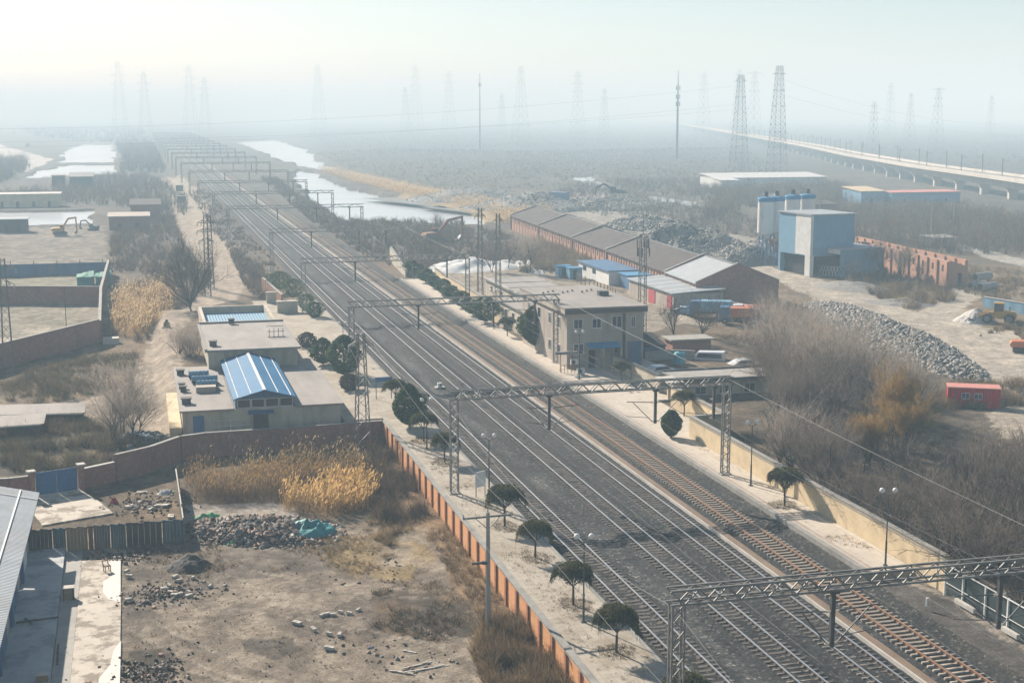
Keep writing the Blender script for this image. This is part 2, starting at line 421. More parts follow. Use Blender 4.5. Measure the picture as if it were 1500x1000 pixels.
WATER = [
    ("canal", "frozen white canal bending away east of the railway embankment", -2.3,
     [(58, 425), (99, 400), (106, 440), (100, 500), (93, 590), (90, 680), (97, 800), (92, 830), (80, 780), (70, 640), (62, 520)]),
    ("canal", "narrow far reach of the frozen canal fading into haze", -2.3, [(97, 850), (112, 800), (126, 1000), (150, 1300), (165, 1750), (108, 1650), (100, 1200), (96, 1000)]),
    ("pond", "long pale pond behind the yard with the yellow excavator", -2.8, [(-75, 436), (-14, 448), (-16.5, 512), (-75, 520)]),
    ("pond", "wide frozen pond below the narrow dyke", -2.8, [(-60, 770), (-12, 820), (-13, 958), (-47, 975), (-58, 860)]),
    ("pond", "frozen pond just beyond the narrow dyke", -2.8, [(-53, 1010), (-16, 1005), (-26, 1590), (-62, 1610), (-62, 1300)]),
    ("stream", "pale stream winding behind the gravel heaps", -1.9, [(186, 460), (199, 455), (204, 500), (199, 560), (216, 640), (228, 700), (210, 690), (196, 560), (190, 510)]),
    ("stream", "pale flooded hollow under bare trees before the viaduct", -1.9, [(205, 440), (255, 420), (270, 440), (215, 462)]),
    ("stream", "frozen pool between bare trees east of the brick ruin", -1.9, [(258, 355), (300, 330), (312, 345), (265, 372)]),
]
def build_ground():
    ang = np.concatenate([np.arange(-80, -9, 4.0), np.arange(-9.0, 40.0, 0.1), np.arange(40, 111, 4.0)])
    rr = [44.0]
    while rr[-1] < 20000: rr.append(rr[-1] * (1.004 if rr[-1] < 520 else 1.012 if rr[-1] < 3000 else 1.08))
    rr = np.array(rr)
    A, D = np.meshgrid(np.radians(ang), rr)
    x = (np.sin(A) * D).ravel(); y = (np.cos(A) * D).ravel()
    d = D.ravel()
    # height
    xl = np.where(y < 236, 23.7, 20.5 - np.clip((y - 300) * 0.004, 0, 3))
    xw = np.where(y < 236, 1.4, 5.0)
    xr = np.where(y < 82, 54.5, np.where(y < 250, 48.0, 52.0 + np.clip((y - 300) * 0.02, 0, 8)))
    xrw = np.where(y < 82, 4.0, np.where(y < 250, 2.0, 6.0))
    left = -2.0 + (0.08 + 0.2 * (y > 138)) * (fbm(x * 0.12, y * 0.12, 3) - 0.5) * 2
    left += 0.35 * sstep(17, 22.5, x) * (y < 137)
    yard = sstep(0.5, 3.2, x) * sstep(138.2, 139.6, y) * (1 - sstep(232, 244, y))
    left = left * (1 - yard) + (-0.35) * yard
    right = ZR + 0.5 * (fbm(x * 0.07, y * 0.07, 9) - 0.5) * 2
    sy = sstep(124, 126, y) * (1 - sstep(196, 206, y)) * (1 - sstep(74, 84, x))
    right = right * (1 - sy) + 0.05 * sy
    mid = -0.5
    a = sstep(0, 1, (x - xl) / xw); b = sstep(0, 1, (x - xr) / xrw)
    z = left * (1 - a) + mid * a
    z = np.where(x > 40, mid * (1 - b) + right * b, z)
    z += np.where((x > 46.5) & (x < 55) & (y < 82), 0.3 * sstep(46.5, 49, x), 0)
    z += 0.05 * (fbm(x * 0.9, y * 0.9, 5) - 0.5) * ((x < 23) | (x > 51)) * np.clip(1.5 - d / 300, 0, 1) * 2
    far = sstep(500, 1500, d)
    z += far * 1.5 * (fbm(x * 0.004, y * 0.004, 21) - 0.5) * ((x < 15) | (x > 70))
    anyq = np.zeros(x.shape, bool); zw = z.copy(); low = np.full(x.shape, -99.0)
    for _n, _l, wz, poly in WATER:
        k = np.clip(d / 400, 0.3, 3)
        wx = x + 6 * (fbm(x * 0.05, y * 0.05, 31) - 0.5) * k; wy = y + 10 * (fbm(x * 0.03, y * 0.03, 37) - 0.5) * k
        q = inpoly(wx, wy, poly); anyq |= q
        zw = np.where(q, wz - 0.7, zw)
        c = np.mean(poly, 0); big = [(c[0] + (p[0] - c[0]) * 1.5, c[1] + (p[1] - c[1]) * 1.3) for p in poly]
        low = np.maximum(low, np.where(inpoly(x, y, big), wz + 0.3, -99))
    z = np.where(anyq, zw, np.maximum(z, low))
    pad = (x < -1.5) & (y < 128)
    z = np.where(pad, np.minimum(z, -2.06), z)
    # colour
    n1 = fbm(x * 0.11, y * 0.11, 1); n2 = fbm(x * 0.5, y * 0.5, 2); n3 = fbm(x * 0.03, y * 0.03, 4)
    c1 = np.array([0.20, 0.152, 0.10]); c2 = np.array([0.115, 0.095, 0.07]); c3 = np.array([0.27, 0.225, 0.16])
    t = np.clip((n1 * 0.6 + n2 * 0.4 - 0.35) / 0.3, 0, 1)[:, None]
    col = c2 * (1 - t) + c1 * t
    t = np.clip((n3 - 0.55) / 0.12, 0, 1)[:, None] * 0.6
    col = col * (1 - t) + c3 * t
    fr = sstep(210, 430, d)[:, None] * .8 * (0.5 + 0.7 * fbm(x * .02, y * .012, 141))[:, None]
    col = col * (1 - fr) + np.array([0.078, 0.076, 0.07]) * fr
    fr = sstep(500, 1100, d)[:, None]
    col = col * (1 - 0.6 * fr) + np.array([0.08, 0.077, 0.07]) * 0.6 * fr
    def paint(poly, c, warp=1.0, alpha=1.0, ws=0.35, patch=0.0, c2=None, seed=50):
        nonlocal col
        px = x + warp * 2 * (fbm(x * ws, y * ws, seed) - 0.5) + warp * 0.5 * (vnoise(x * ws * 4, y * ws * 4, seed + 3) - 0.5)
        py = y + warp * 3 * (fbm(x * ws, y * ws, seed + 7) - 0.5) + warp * (vnoise(x * ws * 4, y * ws * 4, seed + 5) - 0.5)
        q = inpoly(px, py, poly).astype(float) * alpha
        if patch: q = q * np.clip(0.5 + (fbm(x * 0.45, y * 0.3, seed + 11) - 0.5) * 2 * patch * 3, 0, 1)
        cc = np.array(c)
        if c2 is not None:
            tt = np.clip((fbm(x * 0.6, y * 0.45, seed + 13, 5) - 0.38) / 0.24, 0, 1)[:, None]
            cc = cc * (1 - tt) + np.array(c2) * tt
        col = col * (1 - q[:, None]) + cc * q[:, None]
    Z = ZL
    # west side
    paint(PX(Z, (170, 780), (300, 790), (480, 780), (560, 770), (640, 800), (720, 880), (760, 1060), (0, 1060), (60, 780)), (0.285, 0.247, 0.195), 1.2, c2=(0.185, 0.156, 0.122))
    paint(PX(Z, (180, 780), (300, 790), (480, 775), (540, 790), (470, 830), (300, 865), (240, 905), (182, 930)), (0.11, 0.095, 0.08), 1.0, 0.9, c2=(0.19, 0.165, 0.135), seed=61)
    paint(PX(Z, (540, 865), (640, 850), (700, 890), (700, 935), (640, 945), (545, 925)), (0.07, 0.058, 0.045), 1.2, 0.85, seed=62, c2=(0.15, 0.11, 0.07))
    paint(PX(Z, (420, 900), (540, 870), (560, 930), (440, 925)), (0.13, 0.11, 0.09), 1.0, 0.7, seed=63)
    paint(PX(Z, (186, 955), (250, 950), (256, 1020), (190, 1020)), (0.07, 0.06, 0.05), 0.5, 0.9, seed=64)
    paint(PX(Z, (352, 938), (420, 935), (450, 952), (400, 965), (360, 955)), (0.10, 0.09, 0.075), 0.5, 0.8, seed=65)
    paint(PX(Z, (470, 790), (570, 780), (640, 820), (600, 850), (500, 840)), (0.33, 0.25, 0.12), 1.2, 0.75, seed=66, patch=0.5)
    paint(PX(Z, (560, 640), (600, 650), (960, 1060), (740, 1060), (690, 890), (620, 775), (540, 765)), (0.19, 0.135, 0.085), 0.9, seed=67, c2=(0.29, 0.215, 0.13))
    paint(PX(Z, (640, 960), (720, 930), (760, 1060), (560, 1060)), (0.32, 0.29, 0.25), 1.0, 0.7, seed=68, patch=0.4)
    paint(PX(Z, (270, 738), (430, 738), (440, 770), (268, 768)), (0.34, 0.31, 0.27), 0.4, seed=69)
    paint(PX(Z, (0, 598), (180, 600), (262, 650), (160, 690), (0, 700)), (0.10, 0.088, 0.065), 1.0, seed=70, c2=(0.17, 0.14, 0.09))
    paint(PX(Z, (40, 594), (130, 586), (190, 560), (212, 520), (228, 480), (280, 430), (300, 390), (262, 350), (252, 300), (238, 262), (250, 258), (300, 325), (345, 370), (368, 410), (345, 440),
                (300, 455), (268, 500), (268, 570), (266, 640), (230, 660), (190, 620), (110, 606)), (0.36, 0.31, 0.25), 1.2, seed=71, c2=(0.30, 0.255, 0.2))
    paint(PX(Z, (60, 600), (160, 590), (230, 640), (210, 690), (120, 660)), (0.15, 0.125, 0.09), 1.5, 0.5, seed=72)
    paint(PX(Z, (0, 448), (147, 446), (147, 492), (0, 535)), (0.20, 0.185, 0.14), 0.3, seed=73, c2=(0.27, 0.25, 0.2))
    paint(PX(Z, (0, 496), (90, 498), (60, 516), (0, 530)), (0.45, 0.40, 0.33), 0.8, 0.9, seed=74)
    paint(PX(Z, (30, 482), (70, 480), (72, 486), (32, 488)), (0.42, 0.38, 0.31), 0.8, 0.8, seed=75)
    paint(PX(Z, (165, 445), (250, 430), (240, 470), (200, 495), (165, 492)), (0.28, 0.195, 0.10), 1.5, seed=76)
    paint(PX(Z, (0, 335), (150, 330), (165, 400), (0, 405)), (0.16, 0.145, 0.125), 2.5, seed=77, c2=(0.25, 0.225, 0.19))
    paint(PX(Z, (0, 408), (155, 404), (150, 420), (0, 422)), (0.24, 0.23, 0.17), 0.5, seed=78)
    paint(PX(Z, (250, 262), (262, 258), (300, 290), (312, 330), (290, 330)), (0.36, 0.32, 0.25), 2.0, 0.8, seed=79)
    for (x0, y0, x1, y1, bx) in ((1.0, 96, 20, 79, 3), (-1.5, 92, 16, 70, -2), (4, 104, 19, 92, -3), (-1, 84, 10, 66, 2)):
        for off in (-.8, .8):
            tt = np.linspace(0, 1, 9); cx = x0 + (x1 - x0) * tt + bx * 4 * tt * (1 - tt) + off; cy = y0 + (y1 - y0) * tt + off * .6
            lf = [(a_ - .16, b_ - .1) for a_, b_ in zip(cx, cy)]; rt = [(a_ + .16, b_ + .1) for a_, b_ in zip(cx, cy)]
            paint(lf + rt[::-1], (0.15, 0.13, 0.105), .12, .55, ws=1.2, seed=95)
            paint([(a_ + .3, b_ + .2) for a_, b_ in lf] + [(a_ + .2, b_ + .15) for a_, b_ in rt[::-1]], (0.38, 0.34, 0.28), .1, .4, ws=1.2, seed=96)
    # east side
    Z = ZR
    paint(PX(Z, (1052, 386), (1110, 378), (1150, 398), (1185, 404), (1265, 428), (1335, 456), (1392, 462), (1445, 478), (1560, 500), (1580, 610), (1500, 590), (1430, 545), (1340, 500),
                (1250, 462), (1165, 428), (1140, 412)), (0.40, 0.365, 0.31), 1.0, seed=80, c2=(0.33, 0.30, 0.25))
    paint(PX(Z, (1330, 462), (1385, 440), (1398, 420), (1390, 410), (1425, 412), (1445, 425), (1425, 440), (1405, 470)), (0.38, 0.345, 0.29), 0.8, seed=81)
    paint(PX(Z, (1370, 606), (1470, 592), (1560, 590), (1580, 640), (1400, 640)), (0.36, 0.32, 0.26), 1.0, seed=82)
    paint(PX(Z, (745, 285), (900, 285), (1000, 330), (1110, 350), (1110, 385), (1050, 392), (940, 345), (790, 300)), (0.30, 0.285, 0.25), 3.0, seed=83, c2=(0.22, 0.21, 0.185))
    paint(PX(Z, (915, 430), (945, 400), (965, 430), (990, 455), (1050, 480), (1000, 470)), (0.37, 0.335, 0.28), 0.8, seed=84)
    paint(PX(Z, (640, 392), (800, 380), (1010, 470), (940, 500), (720, 450)), (0.23, 0.20, 0.16), 1.5, seed=85, c2=(0.30, 0.265, 0.21))
    paint(PX(Z, (1230, 330), (1300, 345), (1420, 370), (1560, 410), (1560, 395), (1400, 355), (1280, 330)), (0.33, 0.32, 0.29), 1.0, seed=86)
    paint([(51.4, 78), (58, 78), (100, 150), (105, 190), (75, 160), (53, 128)], (0.075, 0.062, 0.048), 1.5, 0.85, seed=87, c2=(0.13, 0.105, 0.078))
    paint([(46, 40), (55, 40), (54.5, 84), (46, 84)], (0.27, 0.245, 0.205), 0.3, seed=88, c2=(0.19, 0.175, 0.15))
    paint([(46, 40), (49.5, 40), (50, 60), (50.5, 78), (49.6, 82), (46, 82)], (0.085, 0.08, 0.075), 0.7, 0.95, seed=89)
    # far fields and reed beds
    paint([(70, 430), (105, 405), (140, 470), (120, 620), (115, 800), (100, 700), (102, 560)], (0.30, 0.235, 0.13), 4.0, seed=90, ws=0.1)
    paint([(180, 700), (700, 700), (900, 1500), (150, 1500)], (0.085, 0.083, 0.078), 20.0, 0.85, seed=91, ws=0.02)
    paint([(-60, 1070), (-130, 1500), (-420, 3600), (-520, 3600), (-180, 1500), (-95, 1060), (-80, 850), (-62, 850)], (0.46, 0.45, 0.43), 3.0, seed=92, ws=0.05)
    col = np.clip(col * (0.88 + 0.24 * vnoise(x * 2.3, y * 2.3, 99))[:, None] * (0.62 + 0.76 * fbm(x * 0.7, y * 0.5, 123, 6))[:, None], 0.01, 0.8)
    nr, nc = len(rr), len(ang)
    i = np.arange(nr * nc).reshape(nr, nc)
    Q = np.stack([i[:-1, :-1], i[:-1, 1:], i[1:, 1:], i[1:, :-1]], -1).reshape(-1, 4)
    m, t, bs = new_mat("soil_and_dry_grass")
    at = N(t, "ShaderNodeAttribute", attribute_name="soil")
    v = coord(t)
    f1 = noise(t, v, 1.3, 8, 0.7, 0.3, 0.7)
    f2 = noise(t, v, 7.0, 5, 0.7, 0.3, 0.7)
    cc = mixrgb(t, 0.9, at.outputs[0], mixrgb(t, f1, (0.55, 0.5, 0.46), (1.5, 1.48, 1.45)), 'MULTIPLY')
    cc = mixrgb(t, 0.8, cc, mixrgb(t, f2, (0.45, 0.44, 0.43), (1.5, 1.5, 1.5)), 'MULTIPLY')
    t.links.new(cc, bs.inputs["Base Color"]); bs.inputs["Roughness"].default_value = 0.95; bs.inputs["Specular IOR Level"].default_value = 0.1
    bump(t, bs, f2, 0.7, 0.12)
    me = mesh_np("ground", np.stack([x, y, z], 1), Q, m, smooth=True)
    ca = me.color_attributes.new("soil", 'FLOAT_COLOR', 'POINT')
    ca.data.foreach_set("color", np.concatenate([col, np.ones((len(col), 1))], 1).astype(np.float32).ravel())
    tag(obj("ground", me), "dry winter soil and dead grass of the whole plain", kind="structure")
build_ground()

m, t, bs = new_mat("pale_ice")
v = coord(t)
t.links.new(mixrgb(t, noise(t, v, 0.05, 6), (0.50, 0.52, 0.53), (0.40, 0.43, 0.45)), bs.inputs["Base Color"])
bs.inputs["Roughness"].default_value = 0.22; bs.inputs["Specular IOR Level"].default_value = 0.6
M['ice'] = m
for nm, lb, wz, poly in WATER:
    cx = sum(p[0] for p in poly) / len(poly); cy = sum(p[1] for p in poly) / len(poly)
    mb = MB(); mb.add([(cx + (px - cx) * 1.25, cy + (py - cy) * 1.12, wz) for px, py in poly], [tuple(range(len(poly)))])
    o = mb.build(nm, M['ice'])
    tag(o, lb, kind="structure")
    if o.data.polygons[0].normal.z < 0: o.data.flip_normals()

# ------------------------------------------------------------------ ballast, platforms
def stonemat(name, c1, c2, c3, sc, big=(0.2, 0.19, 0.18), bamt=0.5, bstr=0.9, stretch=(1, 1, 1), tint=None):
    m, t, b = new_mat(name)
    v = coord(t, stretch)
    vo = N(t, "ShaderNodeTexVoronoi"); vo.inputs["Scale"].default_value = sc
    t.links.new(v, vo.inputs["Vector"])
    rmp = N(t, "ShaderNodeSeparateColor"); t.links.new(vo.outputs["Color"], rmp.inputs[0])
    col = mixrgb(t, rmp.outputs[0], c1, c2)
    mr = N(t, "ShaderNodeMapRange"); mr.inputs[1].default_value = 0.88; mr.inputs[2].default_value = 1.0; t.links.new(rmp.outputs[1], mr.inputs[0])
    col = mixrgb(t, mr.outputs[0], col, c3)
    k = noise(t, coord(t, (1, 0.25, 1)), 0.45, 6, 0.65, 0.45, 0.7)
    mm = N(t, "ShaderNodeMath", operation='MULTIPLY'); t.links.new(k, mm.inputs[0]); mm.inputs[1].default_value = bamt
    col = mixrgb(t, mm.outputs[0], col, big)
    if tint:
        at = N(t, "ShaderNodeAttribute", attribute_name=tint)
        col = mixrgb(t, 1.0, col, at.outputs[0], 'MULTIPLY')
    t.links.new(col, b.inputs["Base Color"]); b.inputs["Roughness"].default_value = 0.95; b.inputs["Specular IOR Level"].default_value = 0.15
    bump(t, b, vo.outputs["Distance"], -bstr, 0.06)
    return m
M['ballast'] = stonemat("grey_ballast_stones", (0.006, 0.007, 0.008), (0.038, 0.038, 0.038), (0.12, 0.117, 0.11), 6.5, big=(0.04, 0.039, 0.037), bamt=0.5, tint="tint")
M['cess'] = pm("rusty_brown_sand", (0.21, 0.145, 0.095), (0.15, 0.105, 0.07), 1.5, dirt=(0.27, 0.19, 0.12), bmp=0.5, stretch=(1, 0.3, 1))
# stone bed: shoulders under the tracks, shallow dips between them
TRK = [30.12, 35.46, 39.84, 44.38]
def build_ballast():
    ys = [40.0]
    while ys[-1] < 3200: ys.append(ys[-1] + (0.22 if ys[-1] < 130 else 0.8 if ys[-1] < 300 else 12))
    ys = np.array(ys); xs = np.arange(28.2, 47.45, 0.16)
    X, Y = np.meshgrid(xs, ys)
    z = np.full(X.shape, -0.34)
    for tx in TRK: z = np.maximum(z, -0.34 + (0.205 if tx < 44 else 0.135) * (1 - sstep(1.15, 1.9, np.abs(X - tx))))
    z += 0.10 * (fbm(X * 1.6, Y * 1.6, 5, 4) - 0.5) + 0.06 * (vnoise(X * 6, Y * 6, 8) - 0.5) + 0.10 * (fbm(X * 0.5, Y * 0.16, 15) - 0.5) * (X > 31.6) * (X < 34)
    z += np.where(X > 46.2, 0.25 * (X - 46.2), 0)
    i = np.arange(z.size).reshape(z.shape)
    Q = np.stack([i[:-1, :-1], i[:-1, 1:], i[1:, 1:], i[1:, :-1]], -1).reshape(-1, 4)
    me = mesh_np("ballast", np.stack([X.ravel(), Y.ravel(), z.ravel()], 1), Q, M['ballast'], smooth=True)
    tn = np.ones((z.size, 3)); xx, yy = X.ravel(), Y.ravel()
    band = np.exp(-((xx - 32.7) / .75) ** 2) * np.clip((fbm(xx * .9, yy * .22, 61, 5) - .3) * 3.2, 0, 1.3)
    tn += band[:, None] * np.array([1.25, 1.2, 1.1])
    for tx, k in zip(TRK, (.45, .35, .45, 1.1)):
        rs = np.exp(-((np.abs(xx - tx) - .75) / .28) ** 2) * k * (.5 + fbm(xx * 1.5, yy * .3, 71))
        tn += rs[:, None] * np.array([1.0, .45, .15])
        oil = np.exp(-((xx - tx) / .35) ** 2) * np.clip((fbm(xx, yy * .12, 81) - .4) * 4, 0, 1) * .45
        tn *= (1 - oil)[:, None]
    edge = np.clip((28.9 - xx) / .6, 0, 1) + np.clip((xx - 46.0) / 1.2, 0, 1)
    tn += edge[:, None] * np.array([.9, .75, .5]) * fbm(xx, yy * .5, 91)[:, None]
    tn *= (0.7 + 0.6 * fbm(xx * .35, yy * .12, 101, 5))[:, None]
    ca = me.color_attributes.new("tint", 'FLOAT_COLOR', 'POINT')
    ca.data.foreach_set("color", np.concatenate([tn, np.ones((len(tn), 1))], 1).astype(np.float32).ravel())
    tag(obj("ballast_bed", me), "dark grey stone ballast bed under the four railway tracks", "ballast", kind="stuff")
build_ballast()
mb = MB(); mb.box(41.72, 42.35, 40, 900, -0.6, -0.12)
tag(mb.build("drain_strip", M['cess']), "rusty brown sand strip between the third and fourth tracks", kind="structure")
mb = MB(); mb.box(41.60, 41.72, 40, 900, -0.6, -0.07)
tag(mb.build("drain_kerb", M['pale_concrete']), "thin pale kerb along the rusty brown strip", kind="structure")

def pavemat(name, c1, c2, mort, bw, bh, big, bamt=0.6):
    m, t, b = new_mat(name)
    v = coord(t)
    br = N(t, "ShaderNodeTexBrick"); br.offset = 0.0
    br.inputs["Scale"].default_value = 1.0; br.inputs["Brick Width"].default_value = bw; br.inputs["Row Height"].default_value = bh
    br.inputs["Mortar Size"].default_value = 0.014; br.inputs["Mortar Smooth"].default_value = 0.6
    br.inputs["Color1"].default_value = (*c1, 1); br.inputs["Color2"].default_value = (*c2, 1); br.inputs["Mortar"].default_value = (*mort, 1)
    t.links.new(v, br.inputs["Vector"])
    k = noise(t, v, 0.28, 8, 0.72, 0.45, 0.66)
    mm = N(t, "ShaderNodeMath", operation='MULTIPLY'); t.links.new(k, mm.inputs[0]); mm.inputs[1].default_value = bamt
    col = mixrgb(t, mm.outputs[0], br.outputs[0], big)
    k2 = noise(t, v, 1.6, 6, 0.7, 0.56, 0.68)
    m2 = N(t, "ShaderNodeMath", operation='MULTIPLY'); t.links.new(k2, m2.inputs[0]); m2.inputs[1].default_value = 0.55
    col = mixrgb(t, m2.outputs[0], col, (0.20, 0.165, 0.115))
    fn = noise(t, v, 14, 3, 0.6, 0.3, 0.7)
    col = mixrgb(t, 0.35, col, mixrgb(t, fn, (0.5, 0.5, 0.5), (1, 1, 1)), 'MULTIPLY')
    t.links.new(col, b.inputs["Base Color"]); b.inputs["Roughness"].default_value = 0.9; b.inputs["Specular IOR Level"].default_value = 0.2
    bump(t, b, fn, 0.3, 0.03)
    return m
M['pave'] = pavemat("worn_paving", (0.54, 0.485, 0.405), (0.49, 0.44, 0.365), (0.33, 0.29, 0.235), 0.5, 0.5, (0.41, 0.36, 0.29))
M['pave_old'] = pavemat("weedy_old_paving", (0.43, 0.385, 0.315), (0.37, 0.33, 0.27), (0.24, 0.205, 0.155), 0.6, 0.6, (0.24, 0.195, 0.14), 0.85)
mb = MB(); mb.prism([(23.40, 40), (27.80, 40), (27.80, 236), (17.5, 236), (19.4, 140.2), (23.40, 140.2)], -2.6, 0.30)
tag(mb.build("platform", M['pave_old']), "weedy paved platform behind the orange brick wall", kind="structure")
mb = MB(); mb.box(27.80, 28.10, 40, 236, -1.0, 0.306)
tag(mb.build("platform_edge", M['coping']), "pale stone edge of the weedy platform", kind="structure")
mb = MB(); mb.prism([(47.90, 83), (51.0, 83), (51.0, 124.2), (54.2, 124.2), (54.2, 141.5), (57.0, 141.5), (57.0, 160), (62, 160), (62, 169), (50.6, 169), (50.6, 205), (54, 260), (47.9, 260)], -2.0, 0.30)
tag(mb.build("platform", M['pave']), "long paved platform along the beige wall", kind="structure")
mb = MB(); mb.box(47.45, 47.90, 83, 262, -0.8, 0.31)
tag(mb.build("platform_edge", M['coping']), "worn stone edge of the paved platform", kind="structure")
mb = MB(); mb.box(48.05, 48.35, 83.2, 260, 0.2, 0.304)
tag(mb.build("platform_stripe", pm("faded_red_stripe", (0.33, 0.24, 0.19), (0.38, 0.33, 0.28), 1.2, dirt=(0.4, 0.36, 0.3))), "faded reddish line along the platform edge", kind="structure")

# ------------------------------------------------------------------ railway tracks
def rail_mesh(y0, y1, x, parent, head):
    mb = MB()
    mb.box(x - 0.065, x + 0.065, y0, y1, -0.16, -0.135); mb.box(x - 0.012, x + 0.012, y0, y1, -0.135, -0.035)
    mb.box(x - 0.034, x + 0.034, y0, y1, -0.05, -0.028)
    r = mb.build("rail", M['rail_side'] if head is M['rail_head'] else M['rust'], parent)
    mb = MB(); mb.box(x - 0.052, x + 0.052, y0, y1, -0.028, 0.014)
    mb.build("rail_head", head, r)
def sleeper_bm():
    mb = MB()
    w2 = 0.13
    for s in (-1, 1):
        mb.hexa([(s * 1.30, -w2, -0.30), (s * 0.42, -w2, -0.30), (s * 0.42, w2, -0.30), (s * 1.30, w2, -0.30),
                 (s * 1.28, -w2 * .8, -0.085), (s * 0.42, -w2 * .75, -0.125), (s * 0.42, w2 * .75, -0.125), (s * 1.28, w2 * .8, -0.085)][::1] if s < 0 else
                [(s * 0.42, -w2, -0.30), (s * 1.30, -w2, -0.30), (s * 1.30, w2, -0.30), (s * 0.42, w2, -0.30),
                 (s * 0.42, -w2 * .75, -0.125), (s * 1.28, -w2 * .8, -0.085), (s * 1.28, w2 * .8, -0.085), (s * 0.42, w2 * .75, -0.125)])
        for k in (-0.10, 0.10): mb.cbox((s * 0.7525 + k, 0, -0.06), (0.07, 0.13, 0.05))
    mb.box(-0.42, 0.42, -w2, w2, -0.30, -0.13)
    return mb
for i, tx in enumerate(TRK):
    lab = ["shiny railed track nearest the weedy west platform", "shiny railed track, second from the orange wall", "shiny railed track beside the thin pale kerb",
           "rusty railed track on pale sleepers beside the paved platform"][i]
    t = thing("railway_track", lab, "railway track", (tx, 64.0, 0))
    hd = M['rail_head'] if i < 3 else M['rust_head']
    for s in (-1, 1): rail_mesh(30, 2600, tx + s * 0.7525, t, hd)
    if i == 3: tag(t)
    smat = M['sleeper'] if i < 3 else M['sleeper_pale']
    first = sleeper_bm().build("sleeper", smat, t, world=False)
    y0 = [66.0, 71.0, 74.0, 71.0][i]; step = 0.60
    for k in range(1, 100):
        c = first.copy(); COL.objects.link(c); c.parent = t
        c.location = (rnd.uniform(-.015, .015), y0 - 64 + k * step, 0); c.rotation_euler = (0, 0, rnd.uniform(-.012, .012))
    first.location = (0, y0 - 64, 0)
    base = np.array(first.data.vertices[0].co)
    V = np.array([v.co for v in first.data.vertices]); Fq = np.array([list(p.vertices) for p in first.data.polygons])
    yy = np.concatenate([np.arange(y0 - 64 - step, -26, -step), np.arange(y0 - 64 + 100 * step, 560, step)])
    VV = (V[None] + np.stack([0 * yy, yy, 0 * yy], 1)[:, None]).reshape(-1, 3)
    QQ = (Fq[None] + (np.arange(len(yy)) * len(V))[:, None, None]).reshape(-1, 4)
    o = obj("distant_sleepers", mesh_np("distant_sleepers", VV, QQ, smat), t)
    tag(o, kind="stuff")
# ------------------------------------------------------------------ overhead line portals
def lattice_leg(mb, x, y, z0, z1, wx=0.62, wy=0.42, r=0.075, n=14, d=0.042):
    cs = [(x - wx / 2, y - wy / 2), (x + wx / 2, y - wy / 2), (x + wx / 2, y + wy / 2), (x - wx / 2, y + wy / 2)]
    for c in cs: mb.bar((*c, z0), (*c, z1), r)
    for f in range(4):
        a, b = cs[f], cs[(f + 1) % 4]
        for k in range(n):
            za = z0 + (z1 - z0) * k / n; zb = z0 + (z1 - z0) * (k + 1) / n
            p, q = (a, b) if k % 2 == 0 else (b, a)
            mb.bar((*p, za), (*q, zb), d)
PORTALS = [(60, 24.2, 52.5), (110, 24.3, 48.6), (167, 24.2, 50.2), (219, 24.3, 50.8), (277, 24.6, 51.5), (348, 20.6, 53.6), (412, 20.4, 54.8), (480, 19.0, 55.0), (565, 19.0, 57.5), (661, 18.8, 59.0),
           (745, 18.5, 59.5), (830, 18.5, 60), (915, 18, 60), (1000, 18, 60), (1085, 18, 60), (1170, 18, 60), (1260, 18, 60), (1350, 18, 60), (1450, 18, 60), (1560, 18, 60), (1680, 18, 60)]
